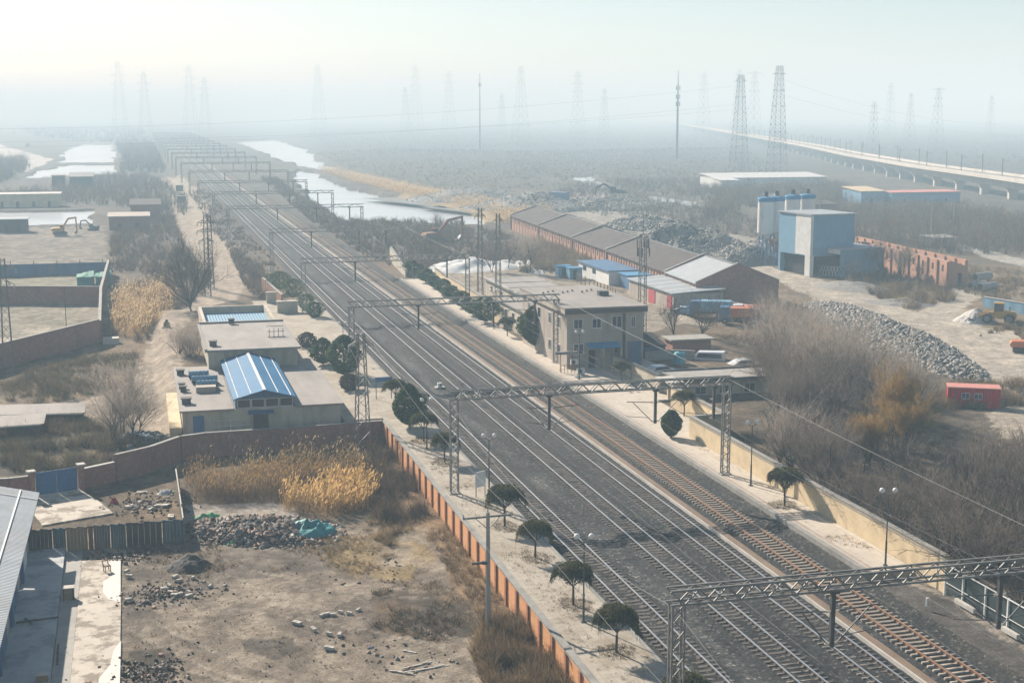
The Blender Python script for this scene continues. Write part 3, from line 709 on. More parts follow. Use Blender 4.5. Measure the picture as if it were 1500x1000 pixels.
for i, (y, xa, xb) in enumerate(PORTALS):
    zt, zb = 9.0, 8.3
    lab = ("steel lattice portal frame over the tracks, nearest to the end of the beige wall" if i == 0 else
           "steel lattice portal frame spanning the tracks, its east leg standing before the beige wall" if i == 1 else
           "steel lattice portal frame whose east leg stands by the corner of the two-storey station" if i == 2 else
           "steel lattice portal frame over the tracks, %s in the line counted from the nearest" % ordn(i))
    t = thing("overhead_portal_frame", lab, "portal frame", (xa, y, 0), 0, "lattice portal frames across the railway")
    fine = y < 300
    th = 1.15 if fine else min(4.0, y / 200)
    wy = 0.62
    mb = MB()
    for dy in (-wy / 2, wy / 2):
        for z in (zb, zt): mb.bar((xa - .45, y + dy, z), (xb + .45, y + dy, z), 0.10 * th ** .5)
    L = xb - xa + .9
    n = int(L / 0.72) if fine else int(L / 2.2)
    for k in range(n):
        x0 = xa - .45 + L * k / n; x1 = xa - .45 + L * (k + 1) / n
        for dy in (-wy / 2, wy / 2):
            mb.bar((x0, y + dy, zb if k % 2 else zt), (x1, y + dy, zt if k % 2 else zb), 0.055 * th)
        if fine:
            mb.bar((x0, y - wy / 2 if k % 2 else y + wy / 2, zt), (x1, y + wy / 2 if k % 2 else y - wy / 2, zt), 0.055)
            mb.bar((x0, y - wy / 2 if k % 2 else y + wy / 2, zb), (x1, y + wy / 2 if k % 2 else y - wy / 2, zb), 0.05)
    mb.build("beam", M['steel'], t)
    for x in (xa, xb):
        mb = MB()
        lattice_leg(mb, x, y, -0.4 if i else -2.0, zb, n=15 if fine else 8, r=0.085 * th ** .5, d=0.045 * th)
        lg = mb.build("leg", M['steel'], t)
        if fine:
            mb = MB(); mb.cbox((x, y, 0.32), (1.0, 0.8, 0.12)); mb.build("footing", M['concrete'], lg)
    drops = [32.5, 42.0, 47.4] if y < 300 else [32.6, 42.2, 50.5]
    for x in drops:
        mb = MB()
        mb.bar((x, y, zb - .02), (x, y, 5.25), 0.20 * th ** .4)
        mb.cbox((x, y, zb - 0.12), (0.5, 0.5, 0.24))
        dp = mb.build("drop_post", M['dark_steel'], t)
        if fine:
            mb = MB()
            for sd_ in (-1, 1):
                if x > 46 and sd_ > 0: continue
                rch = 2.1 if abs(x - 32.5) < 1 and sd_ < 0 else 2.6
                mb.tube((x + sd_ * .3, y, 7.1), (x + sd_ * rch, y, 7.25), 0.035, n=6)
                mb.tube((x + sd_ * .3, y, 5.45), (x + sd_ * rch * .8, y, 7.2), 0.035, n=6)
                mb.tube((x + sd_ * .5, y, 5.75), (x + sd_ * rch, y, 6.0), 0.025, n=6)
            mb.build("cantilever", M['dark_steel'], dp)
            mb = MB()
            for sd_ in (-1, 1):
                if x > 46 and sd_ > 0: continue
                for z in (7.1, 5.45):
                    for q in range(4): mb.tube((x + sd_ * (.12 + q * .07), y, z), (x + sd_ * (.15 + q * .07), y, z), 0.075, n=8)
            mb.build("insulator", M['porcelain'], dp)

# ------------------------------------------------------------------ wires
def wire(pts, r, label, group=None, sag=0.0, name="overhead_wire", seg=10):
    mb = MB()
    for a, b in zip(pts, pts[1:]):
        prev = None
        for k in range(seg + 1):
            f = k / seg
            p = Vector(a).lerp(Vector(b), f); p.z -= sag * 4 * f * (1 - f)
            if prev is not None: mb.tube(prev, p, r, n=4, cap=False)
            prev = p
    return tag(mb.build(name, M['wire']), label, "wire", group)
sup = [10] + [p[0] for p in PORTALS[:14]]
for i, tx in enumerate(TRK):
    w_ = ["track nearest the weedy platform", "second track from the orange wall", "third track beside the pale kerb", "rusty track by the paved platform"][i]
    wire([(tx, y, 6.0) for y in sup], 0.006, "thin contact wire above the " + w_, "contact wires over the tracks", seg=1)
    wire([(tx, y, 7.25) for y in sup], 0.006, "sagging carrier wire above the contact wire of the " + w_, "carrier wires over the tracks", 0.5, seg=8)
wire([(24.0, 10, 8.1)] + [(24.0, p[0], 8.1) for p in PORTALS[:9]], 0.011, "pale feeder wire slung along the west legs of the portal frames", sag=1.9)
wire([(53.5, 8, 7.6), (50.6, 60, 7.1), (48.7, 110, 8.8), (50.2, 167, 8.8), (50.8, 219, 8.8), (51.5, 277, 8.8)], 0.016, "bright feeder wire running down across the thicket from the east legs of the portals", sag=0.25)

# ------------------------------------------------------------------ walls
def brick_wall(name, label, pts, z0, z1, th, mat, cop=0.06, copmat=None, pier=None, piermat=None, pside=-1, cat="wall", pw=0.38, pd=0.13, group=None, copw=0.16):
    t = thing(name, label, cat, (pts[0][0], pts[0][1], z0), 0, group)
    mb = MB(); mc = MB(); k = 0
    for (x0, y0), (x1, y1) in zip(pts, pts[1:]):
        L = math.hypot(x1 - x0, y1 - y0); a = math.atan2(y1 - y0, x1 - x0)
        mb.cbox(((x0 + x1) / 2, (y0 + y1) / 2, (z0 + z1) / 2), (L, th, z1 - z0), a)
        if cop: mc.cbox(((x0 + x1) / 2, (y0 + y1) / 2, z1 + cop / 2), (L + .02, th + copw, cop), a)
        if pier:
            n = max(1, int(L / pier)); nx, ny = -math.sin(a) * pside, math.cos(a) * pside
            for j in range(n + 1):
                f = min(0.998, max(0.002, j / n)); px, py = x0 + (x1 - x0) * f, y0 + (y1 - y0) * f
                p = MB(); p.cbox((px + nx * (th / 2 + pd / 2), py + ny * (th / 2 + pd / 2), (z0 + z1 - .06) / 2), (pw, pd, z1 - z0 - .06), a)
                if k < 95: p.build("pier", piermat or mat, t)
                k += 1
    mb.build("wall_panel", mat, t)
    if cop: mc.build("coping", copmat or M['coping'], t)
    return t
brick_wall("boundary_wall", "long orange brick wall with brick piers and grey coping beside the weedy platform", [(23.22, 52), (23.22, 138.3)], -2.6, 0.44, 0.26, M['orange_brick'], 0.09, pier=2.75, piermat=M['orange_pier_shaded'], pside=1, copw=0.22)
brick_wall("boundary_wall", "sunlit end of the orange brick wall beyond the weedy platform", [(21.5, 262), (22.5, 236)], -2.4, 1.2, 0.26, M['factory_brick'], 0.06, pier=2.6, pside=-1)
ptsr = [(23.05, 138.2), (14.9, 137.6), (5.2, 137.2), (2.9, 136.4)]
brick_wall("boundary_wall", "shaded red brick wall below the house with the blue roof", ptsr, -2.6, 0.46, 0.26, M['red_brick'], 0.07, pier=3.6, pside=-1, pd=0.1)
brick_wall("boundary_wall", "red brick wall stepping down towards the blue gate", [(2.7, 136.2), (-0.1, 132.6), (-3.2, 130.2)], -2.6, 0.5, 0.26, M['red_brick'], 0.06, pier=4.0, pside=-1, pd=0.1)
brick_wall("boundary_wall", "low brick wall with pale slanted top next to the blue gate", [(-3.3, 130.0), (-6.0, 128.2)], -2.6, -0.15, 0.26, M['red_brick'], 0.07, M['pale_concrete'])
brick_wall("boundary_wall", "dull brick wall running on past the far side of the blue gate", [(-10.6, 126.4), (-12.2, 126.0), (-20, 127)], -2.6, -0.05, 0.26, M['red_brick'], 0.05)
# blue gate
t = thing("yard_gate", "blue sheet metal double gate between two brick gate pillars", "gate", (-8.2, 127.2, -2.0))
ga, gb = Vector((-10.0, 126.6, 0)), Vector((-6.55, 127.9, 0))
for f0, f1 in ((0.0, 0.495), (0.505, 1.0)):
    p, q = ga.lerp(gb, f0), ga.lerp(gb, f1); c = (p + q) / 2; a = math.atan2(q.y - p.y, q.x - p.x)
    mb = MB(); mb.cbox((c.x, c.y, -0.88), ((q - p).length, 0.05, 2.05), a); lf = mb.build("gate_leaf", M['blue_paint'], t)
    mb = MB()
    for z in (-1.88, -0.88, 0.12): mb.cbox((c.x + .04 * math.sin(a), c.y - .04 * math.cos(a), z), ((q - p).length, 0.05, 0.07), a)
    mb.build("gate_rail", M['blue_paint'], lf)
mb = MB(); c = (ga + gb) / 2; mb.cbox((c.x + .1, c.y - .35, -1.96), ((gb - ga).length + .2, 0.22, 0.16), math.atan2(gb.y - ga.y, gb.x - ga.x)); mb.build("threshold", M['pale_concrete'], t)
for g, lb in ((ga + Vector((-.35, -.1, 0)), "a"), (gb + Vector((.35, .1, 0)), "b")):
    mb = MB(); mb.cbox((g.x, g.y, -1.15), (0.5, 0.5, 2.9), 0.35); p = mb.build("gate_pillar", M['red_brick'], t)
    mb = MB(); mb.cbox((g.x, g.y, 0.35), (0.72, 0.72, 0.12), 0.35); mb.build("pillar_cap", M['pale_concrete'], p)
# beige wall
def long_wall(label, pts, z0, z1, mat, copmat, th=0.24):
    t = thing("boundary_wall", label, "wall", (pts[0][0], pts[0][1], z0))
    mb = MB(); mc = MB()
    for (x0, y0), (x1, y1) in zip(pts, pts[1:]):
        L = math.hypot(x1 - x0, y1 - y0); a = math.atan2(y1 - y0, x1 - x0)
        mb.cbox(((x0 + x1) / 2, (y0 + y1) / 2, (z0 + z1) / 2), (L + th * .9, th, z1 - z0), a)
        n = max(1, int(L / 1.6))
        for k in range(n):
            f = (k + .5) / n
            mc.cbox((x0 + (x1 - x0) * f, y0 + (y1 - y0) * f, z1 + .05 + rnd.uniform(-.006, .006)), (L / n - .02, th + .2, .10), a + rnd.uniform(-.006, .006))
        mc.cbox(((x0 + x1) / 2, (y0 + y1) / 2, z1 - .22), (L, th + .07, .06), a)
    mb.build("wall_panel", mat, t); mc.build("coping", copmat, t)
long_wall("long beige rendered wall along the paved platform, lit by the low sun", [(51.15, 79.0), (51.15, 124.2)], -2.0, 2.3, M['beige'], M['coping'])
long_wall("short beige cross wall turning off the platform wall beside the round bush", [(51.3, 124.3), (54.6, 124.6)], -2.0, 2.25, M['beige'], M['coping'])
long_wall("beige wall set back behind the platform lawn next to the low flat roof", [(54.9, 124.6), (55.0, 139.0)], -2.0, 2.3, M['beige'], M['coping'])
long_wall("pale wall leading from the low flat roof to the two-storey station", [(55.9, 145.2), (55.4, 159.5)], -2.0, 2.3, M['cream'], M['dark_steel'])
long_wall("long beige wall along the platform beyond the two-storey station", [(53.0, 205.5), (54.4, 262)], -2.0, 2.0, M['beige'], M['coping'])
# dark panel fence at the end of the beige wall
t = thing("panel_fence", "dark mesh panel fence on white posts beyond the beige wall end", "fence", (50.8, 72, 0))
mb = MB()
for y in (78.7, 76.6, 74.1, 71.7, 69.4, 67, 64.6, 62.2):
    p = MB(); p.cbox((50.85, y, 0.85), (0.12, 0.12, 2.3)); p.build("post", M['white'], t)
ys = (78.5, 76.6, 74.1, 71.7, 69.4, 67, 64.6, 62.2)
M['dark_mesh'] = pm("dark_green_mesh", (0.03, 0.05, 0.05), (0.022, 0.035, 0.035), 2)
for a, b in zip(ys, ys[1:]):
    p = MB(); p.box(50.90, 50.93, b + .08, a - .08, 0.05, 1.85); p.build("panel", M['dark_mesh'], t)
    mb.bar((50.8, a, 1.97), (50.8, b, 1.97), 0.06); mb.bar((50.8, a, 0.75), (50.8, b, 0.75), 0.04)
mb.build("rail", M['white'], t)
for (y, L, lb) in ((79.0 - 3.2, 2.2, "pale kerb stone at the foot of the beige wall end"), (70.9, 1.6, "pale kerb stone lying under the dark panel fence")):
    mb = MB(); mb.cbox((50.55, y, 0.12), (0.25, L, 0.3)); tag(mb.build("kerb_stone", M['pale_concrete'], bevel=.02), lb, "kerb stone")
for (u, v, lb) in ((1358, 888, "short white marker post standing in the gravel"), (1404, 874, "short white marker post close to the panel fence")):
    g = G(u, v, 0.0); mb = MB(); mb.tube(g, (g[0], g[1], 0.6), 0.09, n=10); tag(mb.build("marker_post", M['white']), lb, "marker post")

# ------------------------------------------------------------------ lamps
def lamp(x, y, h, label, group="globe lamps on the platforms"):
    t = thing("platform_lamp", label, "lamp", (x, y, 0.3), rnd.uniform(-.3, .3), group)
    mb = MB(); mb.tube((0, 0, 0), (0, 0, h * .35), 0.075, 0.07, 10); mb.tube((0, 0, h * .35), (0, 0, h), 0.05, 0.035, 8); mb.cbox((0, 0, .03), (.3, .3, .06))
    mb.build("pole", M['dark_steel'], t, world=False)
    for s in (-1, 1):
        mb = MB(); mb.path([(0, 0, h - .05), (s * .22, 0, h + .02), (s * .42, 0, h + .20)], 0.025); a = mb.build("arm", M['dark_steel'], t, world=False)
        mb = MB(); mb.lathe([(.05, .16), (.15, .22), (.19, .33), (.15, .45), (.05, .51)], 12, (s * .45, 0, h)); mb.build("globe", M['lamp_globe'], a, world=False, smooth=True)
lamp(25.6, 78.9, 5.2, "twin globe lamp on the weedy platform between two umbrella trees")
lamp(27.3, 110.1, 4.4, "twin globe lamp beside the white notice board")
lamp(25.2, 126.0, 4.4, "twin globe lamp behind the lattice leg near the tall dark conifer")
lamp(24.4, 176.0, 4.4, "twin globe lamp by the flowerbed east of the blue-roofed house")
lamp(49.4, 83.9, 5.1, "twin globe lamp at the near end of the paved platform by the beige wall")
lamp(49.2, 105.9, 5.2, "twin globe lamp between the lattice leg and the umbrella tree at the beige wall")
lamp(49.6, 155.3, 5.4, "twin globe lamp in front of the two-storey station")
lamp(49.4, 196.0, 5.4, "twin globe lamp among the far platform shrubs")

# ------------------------------------------------------------------ the concrete pole and lattice towers of the power line
t = thing("utility_pole", "concrete utility pole with crossarm standing outside the orange wall", "utility pole", (20.6, 83.4, -2.0))
mb = MB(); mb.tube((20.6, 83.4, -2.3), (20.6, 83.4, 6.45), 0.19, 0.12, 10); mb.build("pole", M['concrete'], t)
mb = MB(); mb.bar((18.95, 83.4, 6.15), (22.3, 83.6, 6.15), 0.10, 0.12); mb.bar((19.8, 83.45, 6.1), (20.6, 83.4, 5.35), .05); mb.bar((21.4, 83.5, 6.1), (20.6, 83.4, 5.35), .05)
mb.build("crossarm", M['steel'], t)
for x in (19.0, 20.6, 22.2):
    mb = MB(); mb.lathe([(.03, 0), (.06, .05), (.04, .1), (.06, .15), (.03, .22)], 8, (x, 83.45, 6.2 if x != 20.6 else 6.45)); mb.build("insulator", M['porcelain'], t)
mb = MB(); mb.cbox((19.9, 83.4, 3.15), (0.75, .12, .14)); mb.cbox((20.35, 83.4, 3.15), (0.3, .25, .2)); mb.build("bracket", M['dark_steel'], t)
def lattice_tower(name, label, cat, x, y, z0, h, w0, w1, arms=(), n=10, r=0.06, mat=None, group=None, rz=0.0, top=None):
    t = thing(name, label, cat, (x, y, z0), rz, group)
    mat = mat or M['steel']
    mb = MB()
    cw = lambda f: w0 + (w1 - w0) * f
    sg = ((-1, -1), (1, -1), (1, 1), (-1, 1))
    zs = [h * (1 - (1 - k / n) ** 1.25) for k in range(n + 1)] if w0 > 2 * w1 else [h * k / n for k in range(n + 1)]
    for a in range(4):
        s0, s1 = sg[a], sg[(a + 1) % 4]
        mb.bar((s0[0] * w0 / 2, s0[1] * w0 / 2, 0), (s0[0] * w1 / 2, s0[1] * w1 / 2, h), r * 1.5)
        for k in range(n):
            f0, f1 = zs[k] / h, zs[k + 1] / h
            A = (s0[0] * cw(f0) / 2, s0[1] * cw(f0) / 2, zs[k]); B = (s1[0] * cw(f1) / 2, s1[1] * cw(f1) / 2, zs[k + 1])
            A2 = (s1[0] * cw(f0) / 2, s1[1] * cw(f0) / 2, zs[k]); B2 = (s0[0] * cw(f1) / 2, s0[1] * cw(f1) / 2, zs[k + 1])
            if w0 > 1.6: mb.bar(A, B, r); mb.bar(A2, B2, r); mb.bar(B2, B, r)
            else: mb.bar(*((A, B) if k % 2 else (A2, B2)), r)
    mb.build("tower_frame", mat, t, world=False)
    for (z, L, drop) in arms:
        wz = cw(z / h) / 2
        for s in (-1, 1):
            mb = MB(); tip = (s * L, 0, z + .1)
            for dy in (-wz, wz):
                mb.bar((s * wz, dy, z), tip, r); mb.bar((s * wz * .95, dy, z + max(.6, L * .18)), tip, r)
                mb.bar((s * (wz + L) / 2, dy / 2, z + .05), (s * wz * .95, dy, z + max(.6, L * .18)), r)
            a = mb.build("cross_arm", mat, t, world=False)
            if drop:
                mb = MB(); mb.tube((s * L, 0, z + .1), (s * L, 0, z - drop), r * 1.2, n=6)
                mb.build("insulator", M['porcelain'] if h < 20 else mat, a, world=False)
    return t
lattice_tower("lattice_mast", "slim lattice power mast standing before the shaded red brick wall", "mast", 20.6, 135.8, -2.2, 12.2, 1.35, 0.62, [(10.9, 1.3, .5)], n=13, r=0.055, rz=.15)
lattice_tower("lattice_mast", "slim lattice power mast at the corner of the brick compound", "mast", -17.6, 190.5, -2, 15, 1.3, 0.55, [(13.6, 1.6, .6), (11.5, 1.3, .5)], n=14, r=0.05)
lattice_tower("lattice_mast", "dark lattice mast by the dirt track, nearer one of the pair", "mast", 11.4, 262.0, -2, 15.0, 1.1, 0.6, [(13.6, 1.5, .6), (12.0, 1.6, .6), (10.2, 1.3, .5)], n=16, r=0.07, mat=M['dark_steel'])
lattice_tower("lattice_mast", "dark lattice mast by the dirt track, farther one of the pair", "mast", 12.6, 274.0, -2, 14.2, 1.1, 0.6, [(12.6, 1.5, .6), (11.0, 1.3, .5)], n=16, r=0.07, mat=M['dark_steel'])
lattice_tower("lattice_mast", "slim lattice mast rising behind the far platform wall by the white tarps", "mast", 54.6, 226, -1, 17.0, 0.9, 0.5, [(15.5, .9, .4)], n=18, r=0.055)
lattice_tower("lattice_mast", "slim lattice mast between the white tarps and the far platform trees", "mast", 57.2, 224, -1, 16.2, 0.9, 0.5, [(14.8, .9, .4)], n=18, r=0.055)
t = lattice_tower("telecom_mast", "pinkish telecom lattice mast with panel antennas behind the station", "mast", 69.5, 188, -0.8, 15.2, 1.0, 0.7, n=18, r=0.055)
for k in range(6):
    a = k * math.pi / 3
    mb = MB(); mb.cbox((math.cos(a) * .95, math.sin(a) * .95, 12.6 + (k % 2) * 1.3), (.28, .16, 1.3), a + math.pi / 2); mb.bar((0, 0, 12.6 + (k % 2) * 1.3), (math.cos(a) * .9, math.sin(a) * .9, 12.6 + (k % 2) * 1.3), .06); mb.build("antenna", M['steel'], t, world=False)
mb = MB(); mb.tube((0, 0, 15.1), (0, 0, 18.5), .05, .02, 6); mb.build("lightning_rod", M['steel'], t, world=False)
for s, nm in ((-1.6, "west"), (1.6, "east")):
    wire([(20.6 + s, 20, 7.0), (20.6 + s, 83.4, 6.4), (20.6 + s * .8, 135.8, 8.9)], 0.009, "power wire on the %s end of the concrete pole's crossarm" % nm, sag=0.9)

# ------------------------------------------------------------------ notice boards, sign boards
t = thing("notice_board", "white notice board on two legs beside the first platform lamp", "notice board", (26.2, 108.6, 0.3), 0.5)
mb = MB(); mb.cbox((0, 0, 1.45), (1.1, .08, 1.3)); mb.build("board", M['white'], t, world=False, bevel=.01)
for s in (-.5, .5):
    mb = MB(); mb.tube((s, 0, 0), (s, 0, 2.15), .04, n=8); mb.build("leg", M['steel'], t, world=False)
t = thing("platform_shelter", "small grey platform canopy board on posts before the station", "shelter", (49.5, 160.3, 0.3))
mb = MB(); mb.cbox((0, 0, 2.35), (2.9, .5, .32)); mb.build("board", M['steel'], t, world=False)
for s in (-.75, .75):
    mb = MB(); mb.tube((s, 0, 0), (s, 0, 2.25), .05, n=8); mb.build("post", M['rust'], t, world=False)
mb = MB()
for k in range(6): mb.bar((-.9 + k * .42, -.9, 0), (-.9 + k * .42, -.9, 1.0), .05)
mb.bar((-.95, -.9, 1.0), (1.3, -.9, 1.0), .06); mb.bar((-.95, -.9, .5), (1.3, -.9, .5), .05); mb.build("railing", M['rust'], t, world=False)
t = thing("name_board", "blue-topped station board on a pole next to the dark conifer", "sign", (25.2, 150.0, 0.3))
mb = MB(); mb.cbox((0, 0, 2.2), (1.9, .14, .5)); mb.build("board", M['blue_paint'], t, world=False)
for s in (-.85, .85):
    mb = MB(); mb.tube((s, 0, 0), (s, 0, 2.0), .05, n=8); mb.build("post", M['steel'], t, world=False)
t = thing("signal_box", "small white signal box on the ballast between the tracks", "signal box", (33.1, 157.5, -0.3))
mb = MB(); mb.cbox((0, 0, .35), (.5, .4, .5)); mb.build("case", M['white'], t, world=False, bevel=.03)
mb = MB(); mb.cbox((0, 0, .06), (1.1, .9, .12)); mb.build("base", M['pale_concrete'], t, world=False)
mb = MB(); mb.tube((.1, -.2, .35), (.1, -.26, .35), .09, n=10); mb.build("lens", M['dark'], t, world=False)
# ------------------------------------------------------------------ vegetation
def ribbons(P0, P1, w0, w1, g=rng):
    P0, P1 = np.asarray(P0, float), np.asarray(P1, float)
    n = len(P0)
    d = P1 - P0
    r = g.normal(size=(n, 3))
    s = np.cross(d, r); s /= np.linalg.norm(s, axis=1)[:, None] + 1e-9
    w0 = np.broadcast_to(np.asarray(w0, float).reshape(-1, 1), (n, 1)); w1 = np.broadcast_to(np.asarray(w1, float).reshape(-1, 1), (n, 1))
    V = np.stack([P0 - s * w0 / 2, P0 + s * w0 / 2, P1 + s * w1 / 2, P1 - s * w1 / 2], 1).reshape(-1, 3)
    return V, np.arange(4 * n).reshape(n, 4)
def tube_segs(segs, n=4):
    mb = MB()
    for p, q, r0, r1 in segs: mb.tube(p, q, r0, r1, n=n, cap=False)
    V = np.array(mb.v).reshape(-1, 3); Q = np.array(mb.f).reshape(-1, 4)
    return V, Q
def bare_tree_meshes(seed, h=8.0, spread=0.5, nb=(7, 5, 6, 5), tw=0.028, mat=None, trunk_h=0.3, lean=0.1, up=0.35, multi=1):
    g = random.Random(seed)
    T, B, W0, W1, TW = [], [], [], [], []
    def grow(p, d, L, r, lev):
        k = 3 if lev < 3 else 2
        pts = [p]; dd = d.copy()
        for i in range(k):
            dd = (dd + Vector((g.gauss(0, .12), g.gauss(0, .12), g.gauss(0.04, .08)))).normalized()
            q = pts[-1] + dd * (L / k)
            ra, rb = r * (1 - .6 * i / k), r * (1 - .6 * (i + 1) / k)
            if lev <= 1: T.append((pts[-1], q, ra, rb))
            elif lev == 2: B.append((pts[-1], q, ra, rb))
            else: W0.append(pts[-1]); W1.append(q); TW.append(max(tw, 2 * ra) if lev == 3 else tw * (1 if i == 0 else .7))
            pts.append(q)
        if lev >= 4: return
        n = max(2, int(nb[lev] * g.uniform(.75, 1.25)))
        for i in range(n):
            f = (g.uniform(.55, 1.0) if lev == 0 else g.uniform(.25, 1.0)) * k
            j = min(k - 1, int(f)); pp = pts[j].lerp(pts[j + 1], f - j)
            a = g.uniform(0, 2 * math.pi); u = dd.orthogonal().normalized(); vv = dd.cross(u)
            side = u * math.cos(a) + vv * math.sin(a)
            nd = (dd * (1 - spread * g.uniform(.5, 1.1)) + side * spread * g.uniform(.7, 1.3) + Vector((0, 0, up * g.uniform(.3, 1)))).normalized()
            LL = [h * .42, h * .24, h * .15, h * .10][lev] * g.uniform(.6, 1.25)
            grow(pp, nd, LL, r * [.5, .42, .4, .4][lev], lev + 1)
    for m_ in range(multi):
        d0 = Vector((g.gauss(0, lean), g.gauss(0, lean), 1)).normalized()
        grow(Vector((g.uniform(-.3, .3) * (multi > 1), g.uniform(-.3, .3) * (multi > 1), -.3)), d0, h * trunk_h, h * 0.017 / multi ** .4, 0)
    V, Q = tube_segs(T, 6)
    tm = mesh_np("trunk", V, Q, M['bark'], smooth=True)
    V1, Q1 = tube_segs(B, 3)
    V2, Q2 = ribbons([tuple(p) for p in W0], [tuple(p) for p in W1], TW, np.array(TW) * .7, np.random.default_rng(seed))
    cm = mesh_np("crown", np.concatenate([V1, V2]), np.concatenate([Q1, Q2 + len(V1)]), mat or M['twig'])
    return tm, cm
def plant(name, meshes, label, cat, loc, rz=None, sc=1.0, group=None, parts=("trunk", "crown"), scz=None):
    t = thing(name, label, cat, loc, rnd.uniform(0, 6.28) if rz is None else rz, group)
    t.scale = (sc, sc, scz or sc)
    for nm, me in zip(parts, meshes): obj(nm, me, t)
    return t
def leaf_cloud(seed, n, fn, size=(.10, .22)):
    g = np.random.default_rng(seed)
    c = fn(g, n)
    a = g.normal(size=(n, 3)); a /= np.linalg.norm(a, axis=1)[:, None]
    b = np.cross(a, g.normal(size=(n, 3))); b /= np.linalg.norm(b, axis=1)[:, None]
    s = g.uniform(*size, size=(n, 1))
    V = np.stack([c - a * s - b * s * .5, c + a * s - b * s * .5, c + a * s + b * s * .5, c - a * s + b * s * .5], 1).reshape(-1, 3)
    return V, np.arange(4 * n).reshape(n, 4)
def egg(rx, rz, zc, point=1.0, lob=.18):
    def f(g, n):
        d = g.normal(size=(n, 3)); d /= np.linalg.norm(d, axis=1)[:, None]
        r = g.uniform(.45, 1, size=(n, 1)) ** .45
        az = np.arctan2(d[:, 1], d[:, 0])
        l = 1 + lob * (np.sin(az * 3 + d[:, 2] * 4) * np.cos(d[:, 2] * 5 + az) + .6 * np.sin(az * 7 + d[:, 2] * 9))
        taper = np.where(d[:, 2] > 0, 1 - (1 - point) * d[:, 2], 1 - .25 * (-d[:, 2]))
        return np.stack([d[:, 0] * rx * l * taper, d[:, 1] * rx * l * taper, zc + d[:, 2] * rz], 1) * np.concatenate([r, r, np.ones_like(r)], 1) * np.array([1, 1, 1]) 
    return f
def umbrella_meshes(seed, ht=1.7, Rr=1.3, n=620, droop=.5):
    g = np.random.default_rng(seed)
    mb = MB(); mb.tube((0, 0, -.1), (.03, .02, ht * .75), .085, .07, 8)
    for k in range(7):
        a = k * .9; mb.tube((.03, .02, ht * .72), (math.cos(a) * .8, math.sin(a) * .8, ht + .35), .045, .02, 5)
    tm = mesh_np("trunk", np.array(mb.v), np.array([f for f in mb.f if len(f) == 4]), M['bark'], smooth=True)
    hd = 1.15
    a = g.uniform(0, 2 * np.pi, n); R1 = Rr * g.uniform(.1, 1.0, n) ** .6
    lob = lambda q: 1 + .12 * np.sin(q * 3 + seed) + .09 * np.sin(q * 5 + 2 * seed) + .05 * np.sin(q * 11 + seed)
    R1 = R1 * lob(a)
    prof = lambda r: ht - .05 + hd * np.sqrt(np.clip(1 - (r / (Rr * 1.15)) ** 2, 0, 1))
    p1 = np.stack([np.cos(a) * R1, np.sin(a) * R1, prof(R1) + g.normal(0, .1, n)], 1)
    R0 = R1 * g.uniform(.3, .8, n); a0 = a + g.normal(0, .4, n)
    p0 = np.stack([np.cos(a0) * R0, np.sin(a0) * R0, prof(R0) - .15], 1)
    p2 = p1 + np.stack([np.cos(a) * .25 * g.uniform(-.3, 1, n), np.sin(a) * .25 * g.uniform(-.3, 1, n), -g.uniform(.1, droop, n) * (.3 + R1 / Rr)], 1)
    V1, Q1 = ribbons(p0, p1, .045, .03, g); V2, Q2 = ribbons(p1, p2, .03, .012, g)
    def dome(gg, m_):
        rr = Rr * 1.0 * gg.uniform(0, 1, m_) ** .5; aa = gg.uniform(0, 6.28, m_); rr = rr * lob(aa)
        return np.stack([rr * np.cos(aa), rr * np.sin(aa), ht + (prof(rr) - ht) * gg.uniform(.15, 1.0, m_) ** .5 + gg.normal(0, .08, m_)], 1)
    V3, Q3 = leaf_cloud(seed + 5, 2600, dome, (.03, .085))
    cm = mesh_np("crown", np.concatenate([V1, V2, V3]), np.concatenate([Q1, Q2 + len(V1), Q3 + len(V1) + len(V2)]), M['weeping'])
    return tm, cm
UMB = [umbrella_meshes(s, n=1500) for s in (1, 2, 3)]
UG = "umbrella trees on the platforms"
for i, (x, y, s, lb) in enumerate([
    (25.95, 73.7, 1.0, "dark umbrella tree nearest the first portal leg on the weedy platform"),
    (25.9, 82.0, .98, "dark umbrella tree standing behind the twin globe lamp by the concrete pole"),
    (26.2, 92.0, .93, "dark umbrella tree on the weedy platform level with the concrete pole crossarm"),
    (26.0, 99.9, 1.12, "widest dark umbrella tree, just past the white notice board"),
    (25.7, 120.4, .95, "dark umbrella tree between the second portal leg and the dark conifer"),
    (25.5, 129.0, .98, "dark umbrella tree in front of the tall dark conifer"),
    (26.2, 63.6, .95, "dark umbrella tree cut by the picture's lower edge beside the portal leg"),
    (25.8, 146.0, 1.0, "dark round tree under the blue-topped station board"),
    (49.3, 99.6, 1.08, "dark umbrella tree with trailing twigs against the beige wall"),
    (54.0, 133.0, .95, "umbrella tree on the lawn behind the portal's east drop posts"),
    (49.6, 189.0, .95, "umbrella tree just beyond the dark platform conifer by the station"),
    (53.9, 152.5, .85, "low rounded dark shrub tree beside the pale station wall")]):
    plant("umbrella_tree", UMB[i % 3], lb, "tree", (x, y, 0.3), sc=s, group=UG)
def evergreen(name, label, x, y, z, rx, h, point=.6, trunk=.25, n=2600, size=(.07, .17), seed=1, cat="tree", mat=None, lob=.2, group=None):
    mb = MB(); mb.tube((0, 0, -.1), (0, 0, h * .5), .10, .05, 8)
    tm = mesh_np("trunk", np.array(mb.v), np.array([f for f in mb.f if len(f) == 4]), M['bark'])
    V, Q = leaf_cloud(seed, int(n * 1.7), egg(rx, (h - trunk) / 2, trunk + (h - trunk) / 2, point, lob * 1.4), (size[0] * .7, size[1] * .75))
    plant(name, (tm, mesh_np("crown", V, Q, mat or M['evergreen'])), label, cat, (x, y, z), group=group)
